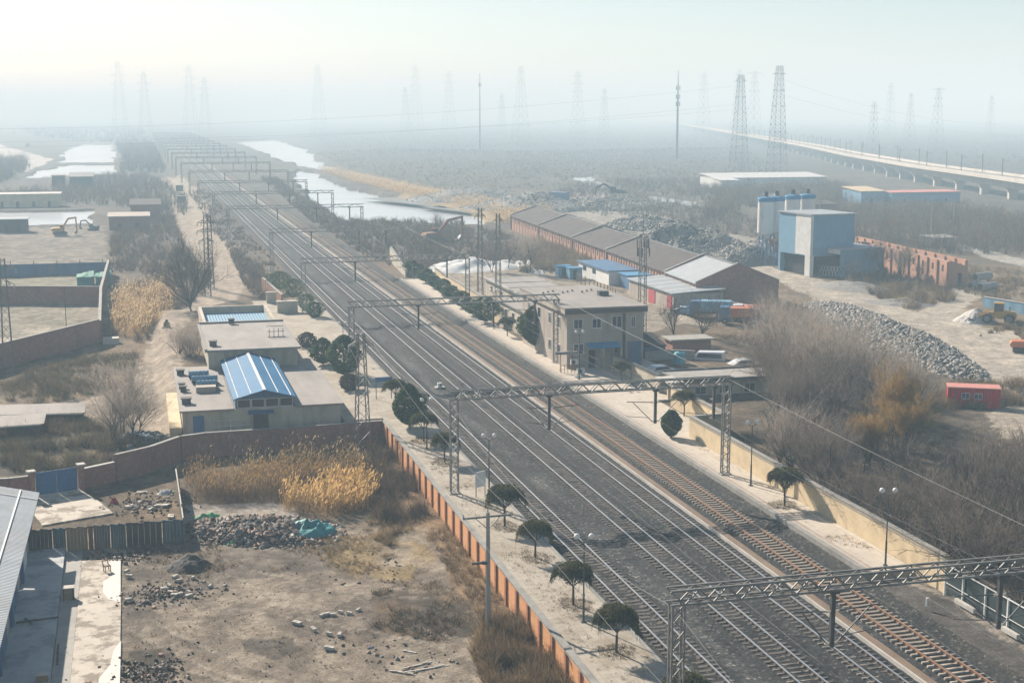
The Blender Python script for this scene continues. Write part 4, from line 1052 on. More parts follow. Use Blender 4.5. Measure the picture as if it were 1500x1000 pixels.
evergreen("conifer", "tall dark conifer on the weedy platform behind the red wall corner", 25.3, 135.5, .3, 1.75, 4.4, .45, .3, 5200, seed=3)
evergreen("conifer", "broad dark conifer beside the lattice leg near the blue-roofed house", 22.9, 164.5, .3, 2.3, 5.0, .6, .3, 5200, seed=4)
evergreen("conifer", "dark conifer next to the house yard, behind the broad one", 21.4, 173, .3, 1.6, 3.4, .6, .2, 2500, seed=5)
evergreen("round_bush", "dense dark teardrop bush on the paved platform by the beige cross wall", 49.2, 124.4, .3, 1.05, 2.7, .75, .1, 4200, (.05, .12), seed=6, cat="bush", lob=.08)
evergreen("conifer", "big dark conifer at the west corner of the two-storey station", 50.5, 177.0, .3, 2.5, 6.0, .6, .6, 5600, (.10, .22), seed=7, lob=.12)
evergreen("conifer", "smaller dark conifer on the far platform under the lattice mast", 49.6, 202.0, .3, 2.2, 4.0, .7, .3, 3000, seed=8)
for i, (x, y, s) in enumerate([(49.6, 210, 1.5), (49.8, 219, 1.6), (50.0, 228, 1.5), (50.4, 236, 1.6), (50.6, 245, 1.4), (50.9, 254, 1.6), (51.3, 263, 1.5), (51.6, 272, 1.4)]):
    evergreen("round_shrub", "dark clipped shrub, %s in the row along the far paved platform" % ordn(i), x, y, .3, s, s * 1.7, .8, .3, 1500, (.09, .2), seed=20 + i, cat="shrub", group="clipped shrubs along the far platform")
for i, (x, y, s, lb) in enumerate([(21.0, 187, 1.3, "ragged shrub in the paved yard beyond the conifers"), (22.3, 156.0, 1.2, "bare brown shrub in a kerbed bed beside the house yard"), (25.5, 215, 1.5, "dark shrub at the far end of the weedy platform"),
                                   (25.2, 224, 1.6, "dark shrub beside the far platform gate pillars"), (24.8, 240, 2.0, "spreading dark bush where the weedy platform ends"), (23.6, 252, 2.0, "dark bush against the sunlit brick wall end")]):
    evergreen("shrub", lb, x, y, .2, s, s * 1.6, .9, .05, 1500, (.05, .16), seed=40 + i, cat="shrub", mat=M['weed_dark'] if i in (0, 1) else M['evergreen'], lob=.3)

BEDS = [(26.0, 73.7), (25.9, 82), (26.2, 92), (26, 99.9), (25.7, 120.4), (25.5, 129), (49.3, 99.6)]
# scattered grass and brush ------------------------------------------------
def poly_points(poly, n, g=rng):
    xs = [p[0] for p in poly]; ys = [p[1] for p in poly]
    out = []
    tot = 0
    while tot < n:
        x = g.uniform(min(xs), max(xs), 4 * n + 16); y = g.uniform(min(ys), max(ys), 4 * n + 16)
        k = inpoly(x, y, poly)
        for _w in WATER: k &= ~inpoly(x, y, _w[3])
        out.append(np.stack([x[k], y[k]], 1)); tot += k.sum()
    return np.concatenate(out)[:n]
def fans(P, z, nb, h, spread, w, g=rng, two=True, tip=.5, hm=None):
    n = len(P) * nb
    b = np.repeat(P, nb, 0) + g.normal(0, .06, (n, 2)) * spread
    hh = g.uniform(h[0], h[1], n) * np.repeat(g.uniform(.6, 1.25, len(P)) * (1 if hm is None else hm), nb)
    a = g.uniform(0, 2 * np.pi, n); t = g.uniform(0.05, 1, n) * spread
    zz = np.repeat(z, nb) if np.ndim(z) else np.full(n, z)
    p0 = np.stack([b[:, 0], b[:, 1], zz - .05], 1)
    dirv = np.stack([np.cos(a) * t, np.sin(a) * t, np.ones(n)], 1); dirv /= np.linalg.norm(dirv, axis=1)[:, None]
    p1 = p0 + dirv * hh[:, None] * .55
    d2 = dirv + np.stack([np.cos(a), np.sin(a), np.zeros(n)], 1) * .25 * spread + g.normal(0, .18, (n, 3))
    p2 = p1 + d2 / np.linalg.norm(d2, axis=1)[:, None] * hh[:, None] * .45
    V1, Q1 = ribbons(p0, p1, w, w * .9, g); V2, Q2 = ribbons(p1, p2, w * .9, w * tip, g)
    return np.concatenate([V1, V2]), np.concatenate([Q1, Q2 + len(V1)]), p2
def stuff(name, label, V, Q, mats, mi=None):
    return tag(obj(name, mesh_np(name, V, Q, mats, mi)), label, name.replace("_", " "), kind="stuff")
def weeds(name, label, poly, n, z, nb=12, h=(.25, .8), spread=.7, w=.022, mats=('weed_tan', 'weed_brown', 'weed_dark'), pr=(.4, .4, .2), clump=True, zf=None):
    P = poly_points(poly, n)
    if clump:
        k = fbm(P[:, 0] * .35, P[:, 1] * .35, 77); P = P[k > np.quantile(k, .35)]
    zz = z if zf is None else zf(P)
    V, Q, _ = fans(P, zz, nb, h, spread, w)
    mi = rng.choice(len(mats), size=len(P), p=pr); mi = np.tile(np.repeat(mi, nb), 2)
    return stuff(name, label, V, Q, [M[k] for k in mats], mi)
def reeds(name, label, poly, n, z, h=(1.4, 2.4), stem='reed_stem', plume='reed_gold', w=.025, pw=.09, pl=.4):
    P = poly_points(poly, n); k = fbm(P[:, 0] * .3, P[:, 1] * .3, 55) + .25 * (rng.uniform(0, 1, n) - .5)
    P = P[k > np.quantile(k, .25)]; n = len(P); hm = np.clip(.35 + 1.3 * fbm(P[:, 0] * .45, P[:, 1] * .45, 66), .4, 1.3)
    V, Q, tip = fans(P, z, 1, h, .45, w, hm=hm)
    d = rng.normal(0, .25, (n, 3)); d[:, 2] = .7; d[:, 0] += .25
    V2, Q2 = ribbons(tip, tip + d * pl * rng.uniform(.5, 1.2, (n, 1)), pw, pw * .4)
    mi = np.concatenate([np.zeros(len(Q), int), np.ones(len(Q2), int)])
    return stuff(name, label, np.concatenate([V, V2]), np.concatenate([Q, Q2 + len(V)]), [M[stem], M[plume]], mi)
zslope = lambda P: -2.0 + 0.35 * np.clip((P[:, 0] - 17) / 5.5, 0, 1)
weeds("dry_grass", "dry brown grass covering the slope outside the orange wall", PX(ZL, (560, 650), (600, 665), (940, 1040), (760, 1040), (690, 890), (620, 790), (540, 770)), 3300, -2, 11, (.2, .7), .9, .022, zf=zslope)
weeds("dead_weeds", "taller dead brown weeds piled against the foot of the orange wall", PX(ZL, (745, 880), (860, 1000), (880, 1030), (720, 1030), (690, 960), (715, 900)), 1150, -2, 22, (.5, 1.5), .8, .022, pr=(.25, .6, .15), zf=zslope)
weeds("dead_weeds", "dark dead weeds sprawling over the middle of the dirt lot", PX(ZL, (545, 868), (640, 852), (700, 892), (695, 930), (640, 942), (548, 922)), 520, -2, 14, (.2, .6), 1.1, .024, pr=(.1, .3, .6))
weeds("dry_grass", "thin yellow grass beyond the dirt lot", PX(ZL, (440, 790), (600, 765), (640, 830), (600, 860), (470, 835)), 1200, -2, 10, (.1, .4), .9, .022, pr=(.75, .2, .05))
weeds("dry_grass", "sparse weeds dotted over the dirt lot", PX(ZL, (190, 850), (600, 800), (720, 960), (740, 1060), (190, 1060)), 700, -2, 8, (.08, .25), 1.0, .02, pr=(.5, .35, .15))
weeds("dry_grass", "dull weeds among the rubble by the dark fence", PX(ZL, (180, 800), (300, 795), (480, 790), (560, 790), (470, 830), (250, 850)), 700, -2, 9, (.1, .4), .9, .022, pr=(.35, .35, .3))
weeds("brush", "grey-brown brush growing up the wall corner under the lattice mast", PX(ZL, (500, 690), (560, 650), (612, 690), (640, 760), (560, 770), (530, 730)), 700, -2, 26, (.6, 1.8), .75, .02, ('weed_brown', 'twig', 'weed_dark'), (.4, .4, .2), zf=zslope)
reeds("reed_bed", "brown reed bed in the shade of the red brick wall", PX(ZL, (268, 735), (420, 738), (430, 720), (530, 705), (540, 690), (440, 688), (275, 700)), 5200, -2, (1.2, 2.1), 'weed_brown', 'reed_stem', .024, .05, .35)
reeds("reed_bed", "taller reed fringe with pale plumes below the red brick wall", PX(ZL, (300, 705), (540, 690), (530, 678), (300, 690)), 420, -2, (1.9, 2.6), 'weed_green', 'reed_pale', .024, .06, .35)
reeds("reed_clump", "bright golden reed clump catching the sun in front of the red wall", PX(ZL, (413, 748), (470, 758), (530, 752), (552, 735), (540, 716), (470, 722), (420, 732)), 2300, -2, (1.3, 2.2), 'reed_stem', 'reed_gold', .028, .12, .42)
weeds("dry_grass", "small tuft of tan grass beside the rubble heap", PX(ZL, (545, 790), (575, 775), (600, 790), (570, 805)), 90, -2, 20, (.4, 1.0), .8, .024, pr=(.6, .4, 0))
weeds("brush", "dark undergrowth west of the house beside the blue gate", PX(ZL, (0, 620), (120, 618), (200, 650), (258, 655), (150, 690), (0, 700)), 1500, -2, 24, (.5, 1.6), .9, .022, ('weed_dark', 'weed_brown', 'weed_green'), (.5, .25, .25))
weeds("brush", "scrubby green-brown weeds below the compound wall", PX(ZL, (0, 552), (150, 520), (205, 515), (190, 560), (120, 585), (0, 600)), 2200, -2, 14, (.3, 1.2), .9, .024, ('weed_green', 'weed_brown', 'weed_dark'), (.35, .4, .25))
reeds("reed_bed", "pinkish gold reeds beside the dirt track by the compound wall", PX(ZL, (165, 490), (205, 495), (250, 465), (262, 425), (215, 425), (168, 445)), 3800, -2, (1.6, 3.0), 'reed_stem', 'reed_pale', .03, .13, .5)
weeds("brush", "brown brush around the big bare tree by the dirt track", PX(ZL, (165, 500), (215, 500), (300, 430), (310, 400), (235, 405), (165, 430)), 1300, -2, 22, (.6, 2.0), .9, .026, ('weed_brown', 'twig', 'weed_dark'), (.4, .4, .2))
weeds("brush", "brown brush between the dirt track and the excavator yard", PX(ZL, (160, 400), (165, 330), (225, 300), (245, 300), (268, 350), (285, 390), (235, 405)), 2000, -2, 20, (.8, 2.6), .9, .04, ('weed_brown', 'twig', 'weed_dark'), (.45, .35, .2))
weeds("brush", "low brush along the railway beyond the sunlit wall end", PX(ZL, (335, 372), (372, 380), (440, 430), (400, 450), (362, 430)), 900, -1.6, 20, (.6, 2.0), .9, .03, ('weed_brown', 'twig', 'weed_dark'), (.4, .3, .3))
weeds("dry_grass", "weeds sprouting round the umbrella trees on the old platform", [(24, 60), (27.4, 60), (27.4, 130), (24, 130)], 1300, .3, 9, (.05, .22), 1.2, .02, pr=(.4, .4, .2))
weeds("dry_grass", "fallen golden leaves and dry weeds at the foot of the beige wall", [(48.6, 97), (50.9, 96), (50.9, 122), (50.0, 122), (49.9, 108)], 420, .3, 8, (.03, .15), 1.4, .03, ('weed_tan', 'reed_gold'), (.6, .4))
weeds("dry_grass", "dry grass patch in the paved platform bed by the lamp", PX(.3, (1200, 785), (1240, 783), (1285, 805), (1240, 800)), 90, .3, 9, (.05, .2), 1.2, .025, ('weed_brown', 'reed_gold'), (.7, .3), clump=False)
for k, (bx, by) in enumerate(BEDS):
    weeds("dry_grass", "dry weeds in the bed under %s" % ["the umbrella tree nearest the portal leg", "the umbrella tree by the concrete pole lamp", "the umbrella tree level with the pole crossarm", "the umbrella tree past the notice board", "the umbrella tree before the dark conifer", "the umbrella tree at the conifer's foot", "the umbrella tree at the beige wall"][k],
          [(bx + 1.15 * math.cos(a) * (1 + .2 * math.sin(3 * a + k)), by + 1.5 * math.sin(a) * (1 + .2 * math.cos(2 * a + k))) for a in np.linspace(0, 6, 13)], 260, .3, 9, (.04, .2), 1.4, .022, ('weed_brown', 'weed_dark', 'weed_tan'), (.45, .35, .2), clump=False)
# thicket east of the beige wall
THK = [(52.2, 74), (56, 72), (62, 84), (74, 100), (80, 112), (80, 126), (82, 138), (92, 148), (95, 158), (90, 167), (78, 166), (67, 152), (61, 142), (57, 141), (56.5, 126), (53, 122)]
weeds("thicket", "grey-brown undergrowth filling the hollow east of the beige wall", THK, 1700, ZR - .4, 28, (.3, 1.2), .95, .024, ('twig', 'weed_dark', 'weed_brown', 'twig_mid'), (.3, .45, .15, .1), clump=False)
TV = [bare_tree_meshes(100 + i, 10.0 + .5 * (i % 3), .38 + .08 * (i % 4), (7, 6, 5, 4), .03, [M['twig'], M['twig_mid'], M['twig_backlit']][i % 3], .24 + .05 * (i % 3), .12, multi=1 + (i % 3)) for i in range(9)]
TG = [bare_tree_meshes(150 + i, 7.0, .42, (8, 7, 6, 6), .028, M['twig_gold'], .2, .1, .5, 2) for i in range(2)]
pts = []; tries = 0
gx = np.random.default_rng(5)
while len(pts) < 74 and tries < 3900:
    p = poly_points(THK, 1, gx)[0]
    uu, vv = UV((p[0], p[1], ZR + 8.0)); tries += 1
    if tries < 4000 and ((1335 < uu < 1510 and vv < 622) or (uu > 1180 and vv < 448 + (uu - 1180) * .5) or vv < 435 or (uu < 1140 and vv < 574)): continue
    ub, vb = UV((p[0], p[1], ZR))
    if tries < 4000 and 1235 < ub < 1375 and 650 < vb < 745: continue
    if all((p[0] - q[0]) ** 2 + (p[1] - q[1]) ** 2 > (2.9 if p[1] < 118 else 3.9) ** 2 for q in pts) or len(pts) > 1e4: pts.append(p)
pts = sorted(pts, key=lambda p: p[1])
row = {}
for k, p in enumerate(pts):
    wallx = 51 if p[1] < 124 else 55 + max(0, (p[1] - 140) * .45)
    r = int(max(0, p[0] - wallx) // 6)
    row[r] = row.get(r, -1) + 1
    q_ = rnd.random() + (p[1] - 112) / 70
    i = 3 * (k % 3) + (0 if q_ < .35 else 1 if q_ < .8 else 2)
    tone = ("dark brown", "grey-brown", "pale grey")[i % 3]
    rown = ["nearest the beige wall", "in the second rank from the beige wall", "in the third rank from the beige wall", "in the fourth rank from the beige wall", "in the fifth rank from the beige wall",
            "in the sixth rank from the beige wall", "in the last rank beside the red cabin"][min(r, 6)]
    plant("bare_tree", TV[i], "%s bare tree, %s along, %s" % (tone, ordn(row[r]), rown), "tree", (p[0], p[1], ZR - .4), sc=rnd.uniform(.68, 1.02), group="bare trees of the thicket behind the beige wall")
for (u, v, s, lb) in ((1300, 655, 1.35, "golden-tipped willow below the rock ridge"), (1318, 668, 1.0, "golden-tipped willow in front of the tallest willow"), (1270, 690, 1.0, "golden-twigged willow leaning over the thicket")):
    plant("willow_tree", TG[0 if s > 1 else 1], lb, "tree", G(u, v, ZR), sc=s, group="golden willows by the rock ridge")
BT = bare_tree_meshes(301, 13.5, .5, (9, 7, 6, 5), .035, M['twig'], .25, .12)
for (u, v, s, lb) in ((285, 470, 1.15, "big spreading bare tree over the dirt track by the dark masts"), (268, 535, .62, "bare tree at the back corner of the blue-roofed house"), (283, 540, .6, "bare tree leaning over the flat roof of the house")):
    plant("bare_tree", BT if s > 1 else TV[2], lb, "tree", G(u, v, ZL), sc=s, rz=1.0)
for (u, v, s, i, lb) in ((178, 640, .78, 5, "many-stemmed pale bare tree west of the blue-roofed house"), (198, 648, .62, 2, "bare tree behind the rubbish by the stepped brick wall"), (165, 655, .6, 5, "small bare tree above the brick wall next to the blue gate"),
                         (988, 505, .85, 0, "bare tree by the workshop yard behind the station"), (1028, 500, .9, 3, "bare tree in front of the parked trucks"), 
                         (1120, 500, .9, 1, "bare tree at the foot of the rock ridge"), (1160, 520, .95, 3, "bare tree between the low flat roof and the rock ridge"),
                         (745, 395, .8, 0, "bare tree by the white tarps"), (775, 400, .9, 2, "bare tree before the first factory hall"), (720, 400, .7, 4, "bare tree near the red excavator"),
                         (640, 345, .7, 1, "bare tree on the canal bank"), (1290, 408, .9, 1, "bare tree before the brick ruin, beside the plant shed"), (1320, 415, .85, 4, "bare tree half hiding the brick ruin wall"), (1345, 425, .7, 0, "bare shrub tree at the ruin's end by the track"),
                         (1240, 415, .6, 6, "bare tree against the plant shed wall")):
    plant("bare_tree", TV[i], lb, "tree", G(u, v, ZL if u < 600 else ZR), sc=s)
weeds("brush", "brown reeds and brush behind the two-storey station", PX(ZR, (945, 500), (1000, 490), (1100, 490), (1130, 530), (1060, 520), (960, 530)), 900, ZR, 18, (.3, .9), .8, .026, ('weed_tan', 'weed_brown', 'twig'), (.4, .35, .25))
weeds("brush", "brown brush growing before the brick ruin", PX(ZR, (1235, 420), (1260, 388), (1385, 425), (1400, 440), (1330, 455), (1270, 430)), 1500, ZR, 20, (.5, 2.0), .8, .032, ('weed_tan', 'weed_brown', 'twig'), (.3, .4, .3))
weeds("brush", "brush and tan grass around the rock ridge end", PX(ZR, (1300, 590), (1420, 560), (1500, 560), (1500, 600), (1380, 602), (1300, 640)), 1500, ZR, 18, (.4, 1.5), .8, .026, ('weed_tan', 'weed_brown', 'twig'), (.35, .4, .25))
weeds("brush", "brown brush between the factory halls and the white tarps", PX(ZR, (760, 400), (790, 350), (860, 375), (875, 405), (830, 400)), 1700, ZR, 20, (.8, 2.6), .9, .035, ('weed_tan', 'weed_brown', 'twig'), (.3, .4, .3))
weeds("brush", "brush around the red excavator on the canal side", PX(ZR, (590, 345), (700, 335), (760, 350), (770, 390), (640, 388)), 1500, ZR, 20, (.6, 2.0), .9, .035, ('weed_brown', 'twig', 'weed_dark'), (.4, .35, .25))
weeds("brush", "tan scrub beside the loader and the concrete wall", PX(ZR, (1330, 380), (1500, 400), (1500, 440), (1440, 440), (1400, 425)), 1300, ZR, 16, (.4, 1.4), .9, .032, ('weed_tan', 'weed_brown', 'twig'), (.4, .35, .25))
weeds("brush", "low scrub before the orange digger", PX(ZR, (1430, 495), (1480, 485), (1500, 500), (1500, 470), (1460, 480)), 300, ZR, 16, (.3, 1.0), .9, .03, ('weed_tan', 'weed_brown', 'twig'), (.4, .35, .25))
# railway side brush farther away
weeds("brush", "brush on the embankment between the tracks and the canal", [(52, 272), (64, 300), (92, 400), (60, 425), (60, 560), (66, 700), (58, 700), (49, 420), (48.5, 310)], 4200, -.6, 16, (.5, 2.0), .9, .05, ('weed_brown', 'twig', 'weed_dark'), (.4, .35, .25))
weeds("brush", "dull brush along the west shoulder of the railway", [(19.5, 285), (27.5, 250), (27.8, 600), (19, 600)], 1500, -.6, 14, (.3, 1.2), .9, .05, ('weed_brown', 'twig', 'weed_dark'), (.4, .35, .25))
reeds("reed_bed", "golden reed belt on the far bank of the canal", [(102, 398), (120, 395), (132, 450), (118, 520), (112, 620), (104, 800), (98, 800), (96, 640), (104, 520), (110, 440)], 9000, -1.2, (1.8, 3.4), 'reed_stem', 'reed_pale', .07, .2, .7)
# forests: woods one could not count
def far_trees(name, label, poly, n, z, h, w, mats, pr, nb=16, near=False):
    P = poly_points(poly, n)
    V0, Q0, tip = fans(P, z, nb, (h[0], h[1]), .55, w, two=True)
    k = len(tip); idx = rng.integers(0, k, k * 2)
    p = tip[idx] - np.array([0, 0, 1]) * rng.uniform(.05, .35, (k * 2, 1)) * h[1]
    d = rng.normal(0, .6, (k * 2, 3)); d[:, 2] = rng.uniform(.1, 1, k * 2)
    V1, Q1 = ribbons(p, p + d * h[1] * .16, w * .8, w * .4)
    mi0 = np.tile(np.repeat(rng.choice(len(mats), size=n, p=pr), nb), 2); mi1 = mi0[:k][idx]
    return stuff(name, label, np.concatenate([V0, V1]), np.concatenate([Q0, Q1 + len(V0)]), [M[q] for q in mats], np.concatenate([mi0, mi1]))
mats3, pr3 = ('twig', 'weed_brown', 'twig_mid'), (.5, .25, .25)
far_trees("woods", "leafless wood between the brick ruin and the viaduct", [(152, 300), (164, 290), (230, 268), (250, 330), (262, 400), (240, 440), (205, 430), (185, 400), (160, 330)], 1900, -1.2, (2, 5.5), .06, mats3, pr3)
far_trees("woods", "leafless wood around the white hall below the pylons", [(168, 400), (205, 445), (270, 465), (285, 540), (300, 556), (225, 545), (215, 500), (200, 470)], 1000, -1.2, (2, 5), .08, mats3, pr3)
far_trees("woods", "low leafless scrub between the rubble mountain and the white hall", [(150, 330), (165, 330), (190, 430), (225, 540), (300, 640), (210, 640), (150, 520), (140, 430)], 1500, -1.2, (1, 3.2), .06, mats3, pr3)
far_trees("woods", "hazy leafless wood beyond the white hall and the stream", [(190, 590), (300, 590), (400, 850), (560, 1250), (300, 1150), (215, 800)], 4000, -1.5, (.6, 2.0), .08, mats3, pr3)
far_trees("woods", "hazy leafless wood beyond the gravel heaps", [(125, 560), (190, 560), (225, 760), (320, 1150), (230, 1300), (140, 1150), (118, 800)], 3600, -1.5, (.5, 1.8), .07, mats3, pr3)
far_trees("woods", "far wood fading into the haze east of the railway", [(170, 1300), (620, 1300), (1100, 2300), (300, 2600)], 2800, -1.5, (1, 2.5), .16, mats3, pr3, nb=10)
far_trees("woods", "far wood fading into the haze beyond the viaduct", [(420, 600), (700, 800), (1250, 1500), (1500, 2600), (1250, 2600), (640, 1200)], 2400, -1.5, (1, 2.5), .15, mats3, pr3, nb=10)
far_trees("woods", "leafless scrub wood west of the railway past the brick huts", [(-60, 540), (-14, 535), (15, 470), (17, 560), (14, 640), (4, 770), (-20, 760), (-34, 640), (-70, 600)], 900, -2, (1.5, 4.5), .08, mats3, pr3)
far_trees("woods", "hazy belt of trees west of the railway beyond the frozen ponds", [(-12, 830), (15, 800), (16, 1500), (-22, 1500), (-10, 1000)], 700, -2, (2, 6), .15, mats3, pr3)
far_trees("woods", "far wood along the western road", [(-50, 1640), (15, 1550), (10, 3200), (-250, 3200), (-130, 2000)], 800, -2, (3, 6), .3, mats3, pr3, nb=10)
far_trees("woods", "dark scrub between the western road and the ponds", [(-64, 700), (-64, 900), (-75, 1000), (-120, 1000), (-110, 700)], 700, -2, (3, 8), .12, mats3, pr3)
# ------------------------------------------------------------------ buildings
def FY(u, v, y):                                   # sight line met with a facade plane y = const
    d = FW * F + RT * (u - CX) + DN * (v - CY)
    p = C0 + d * (y / d[1]); return float(p[0]), float(p[2])
def part(name, mat, parent, fn, **kw):
    mb = MB(); fn(mb); return mb.build(name, mat, parent, **kw)
def window(parent, x0, x1, z0, z1, y, out=-1, bars=1, name="window", frame=None):
    f = MB(); t = .07; o = .04 * out
    ya, yb = sorted((y + o * .1, y + o))
    f.box(x0, x1, ya, yb, z0, z0 + t); f.box(x0, x1, ya, yb, z1 - t, z1); f.box(x0, x0 + t, ya, yb, z0 + t, z1 - t); f.box(x1 - t, x1, ya, yb, z0 + t, z1 - t)
    for k in range(bars):
        xm = x0 + (x1 - x0) * (k + 1) / (bars + 1); f.box(xm - .03, xm + .03, ya, yb, z0 + t, z1 - t)
    w_ = f.build(name, frame or M['white'], parent)
    g = MB(); ga, gb = sorted((y + .002 * out, y + o * .55)); g.box(x0 + t * .8, x1 - t * .8, ga, gb, z0 + t * .8, z1 - t * .8); g.build("pane", M['glass'], w_)
    s = MB(); sa, sb = sorted((y + .003 * out, y + .12 * out)); s.box(x0 - .08, x1 + .08, sa, sb, z0 - .08, z0 - .005); s.build("sill", M['pale_concrete'], w_)
    return w_
def windowx(parent, y0, y1, z0, z1, x, out=-1, mat=None):
    f = MB(); t = .08; xa, xb = sorted((x + .004 * out, x + .04 * out))
    f.box(xa, xb, y0, y1, z0, z0 + t); f.box(xa, xb, y0, y1, z1 - t, z1); f.box(xa, xb, y0, y0 + t, z0 + t, z1 - t); f.box(xa, xb, y1 - t, y1, z0 + t, z1 - t)
    w_ = f.build("window", mat or M['white'], parent)
    g = MB(); ga, gb = sorted((x + .002 * out, x + .02 * out)); g.box(ga, gb, y0 + t * .9, y1 - t * .9, z0 + t * .9, z1 - t * .9); g.build("pane", M['glass'], w_)
    return w_
# house with the blue gable roof
h = thing("maintenance_house", "low flat-roofed cream house with a blue sheet gable roof in the middle", "house", (11, 152, -0.4))
part("lower_wall", M['cream'], h, lambda m: m.box(3.2, 19.1, 140.6, 165.0, -.8, 1.95))
def lowroof(m):
    m.box(2.9, 8.28, 140.25, 165.4, 1.95, 2.12); m.box(14.42, 19.4, 140.25, 165.4, 1.95, 2.12); m.box(8.28, 14.42, 140.9, 165.4, 1.94, 2.0)
part("lower_roof", M['felt_roof'], h, lowroof)
part("upper_wall", M['cream'], h, lambda m: m.box(6.9, 17.2, 163.4, 184.0, 1.9, 4.15))
part("upper_roof", M['felt_roof'], h, lambda m: (m.box(6.5, 17.6, 162.9, 184.4, 4.15, 4.4), m.box(6.5, 17.6, 183.9, 184.4, 4.4, 4.62), m.box(6.5, 6.75, 163, 183.9, 4.4, 4.5)))
part("rear_wall", M['cream'], h, lambda m: (m.box(7.4, 17.0, 185, 203, -.8, 3.1), m.box(7.4, 7.8, 185, 203, 3.1, 4.1), m.box(16.6, 17.0, 185, 203, 3.1, 4.1), m.box(7.8, 16.6, 202.6, 203, 3.1, 4.1), m.box(7.8, 16.6, 185, 185.4, 3.1, 3.5)))
part("rear_roof", M['plant_clad'], h, lambda m: m.box(7.8, 16.6, 185.4, 202.6, 3.1, 3.14))  # blue cladding colour paints in the skylit shade within the parapet
def gable(m):
    for xa, za, xb, zb in ((8.2, 3.10, 11.35, 3.95), (11.35, 3.95, 14.5, 3.10)):
        m.hexa([(xa, 140.05, za - .08), (xb, 140.05, zb - .08), (xb, 163.3, zb - .08), (xa, 163.3, za - .08), (xa, 140.05, za), (xb, 140.05, zb), (xb, 163.3, zb), (xa, 163.3, za)])
b = part("blue_roof", M['blue_roof'], h, gable)
part("ridge_cap", M['white'], b, lambda m: m.box(11.2, 11.5, 140.0, 163.4, 3.93, 4.0))
part("roof_strip", M['white'], b, lambda m: [m.hexa([(x - .04, 140.1, z + .01), (x + .04, 140.1, z + .01), (x + .04, 163, z + .01), (x - .04, 163, z + .01), (x - .04, 140.1, z + .06), (x + .04, 140.1, z + .06), (x + .04, 163, z + .06), (x - .04, 163, z + .06)])
                                            for x, z in ((8.7, 3.235), (10.0, 3.586), (12.7, 3.586), (14.0, 3.235))])
part("gable_wall", M['blue_paint'], h, lambda m: (m.prism([(8.45, 140.7), (14.25, 140.7), (14.25, 140.85), (8.45, 140.85)], 2.95, 3.12), m.hexa([(8.5, 140.7, 3.12), (14.2, 140.7, 3.12), (14.2, 140.85, 3.12), (8.5, 140.85, 3.12), (11.0, 140.7, 3.8), (11.7, 140.7, 3.8), (11.7, 140.85, 3.8), (11.0, 140.85, 3.8)]),
                                                  m.box(8.45, 8.6, 140.86, 163.3, 2.0, 3.1), m.box(14.1, 14.25, 140.86, 163.3, 2.0, 3.1)))  # blue on the side walls stands in for shade under the eaves
for k in range(4): window(h, 8.62 + k * 1.42, 9.98 + k * 1.42, 2.0, 2.93, 140.78, bars=0)
xd, _ = FY(382, 610, 140.6)
part("door", M['dark_steel'], h, lambda m: m.box(xd - .75, xd + .75, 140.55, 140.6, -.4, 1.5))
part("door_canopy", M['blue_paint'], h, lambda m: m.hexa([(xd - 1.3, 139.7, 1.55), (xd + 1.3, 139.7, 1.55), (xd + 1.3, 140.58, 1.7), (xd - 1.3, 140.58, 1.7), (xd - 1.3, 139.7, 1.62), (xd + 1.3, 139.7, 1.62), (xd + 1.3, 140.58, 1.8), (xd - 1.3, 140.58, 1.8)]))
xd2, _ = FY(291, 620, 140.6)
part("side_door", M['blue_paint'], h, lambda m: m.box(xd2 - .55, xd2 + .55, 140.55, 140.6, -.4, 1.5))
part("drain_pipe", M['white'], h, lambda m: (m.tube((14.9, 140.5, -.5), (14.9, 140.5, 1.95), .05, n=8), m.tube((6.2, 140.5, .3), (9.4, 140.5, .3), .04, n=6), m.tube((6.2, 140.5, .9), (9.4, 140.5, .9), .04, n=6), m.tube((7.9, 140.5, -.4), (7.9, 140.5, .9), .04, n=6)))
part("side_annex", M['beige'], h, lambda m: m.box(1.9, 3.1, 141.5, 160, -2, .2))
for (x, y, z, w_) in ((3.7, 144.0, 2.12, .9), (3.6, 150.5, 2.12, .6), (3.5, 152.2, 2.12, .6), (3.6, 160.5, 2.12, .8), (7.6, 166.0, 4.4, .8), (10.8, 183, 4.5, .7)):
    c = part("chimney", M['dark_steel'], h, lambda m: m.box(x - w_ / 2, x + w_ / 2, y - w_ / 2, y + w_ / 2, z, z + .55))
    part("chimney_cap", M['wood_dark'], c, lambda m: m.box(x - w_ / 2 - .1, x + w_ / 2 + .1, y - w_ / 2 - .1, y + w_ / 2 + .1, z + .56, z + .64))
part("roof_hut", M['pink_tile'], h, lambda m: m.box(4.9, 7.0, 149.2, 150.6, 2.12, 2.75))
for k, (y, x0, x1) in enumerate(((151.2, 5.0, 7.2), (154.0, 4.6, 7.4), (157.0, 4.4, 6.6))):
    t = thing("solar_heater", "pale blue water heater cylinder on the house's flat roof, %s" % ["nearest the brick roof hut", "in the middle of three", "farthest of three"][k], "water heater", ((x0 + x1) / 2, y, 2.12), 0, "rooftop water heaters")
    part("tank", M['plant_clad'], t, lambda m: m.tube((x0, y, 2.85), (x1, y, 2.85), .28, n=14), smooth=False)
    part("collector", M['glass'], t, lambda m: m.hexa([(x0, y + .2, 2.3), (x1, y + .2, 2.3), (x1, y + 1.5, 2.3), (x0, y + 1.5, 2.3), (x0, y + .1, 2.75), (x1, y + .1, 2.75), (x1, y + 1.5, 2.36), (x0, y + 1.5, 2.36)]))
    part("stand", M['dark_steel'], t, lambda m: [m.bar((x, y, 2.12), (x, y, 2.6), .06) for x in (x0 + .2, x1 - .2)])
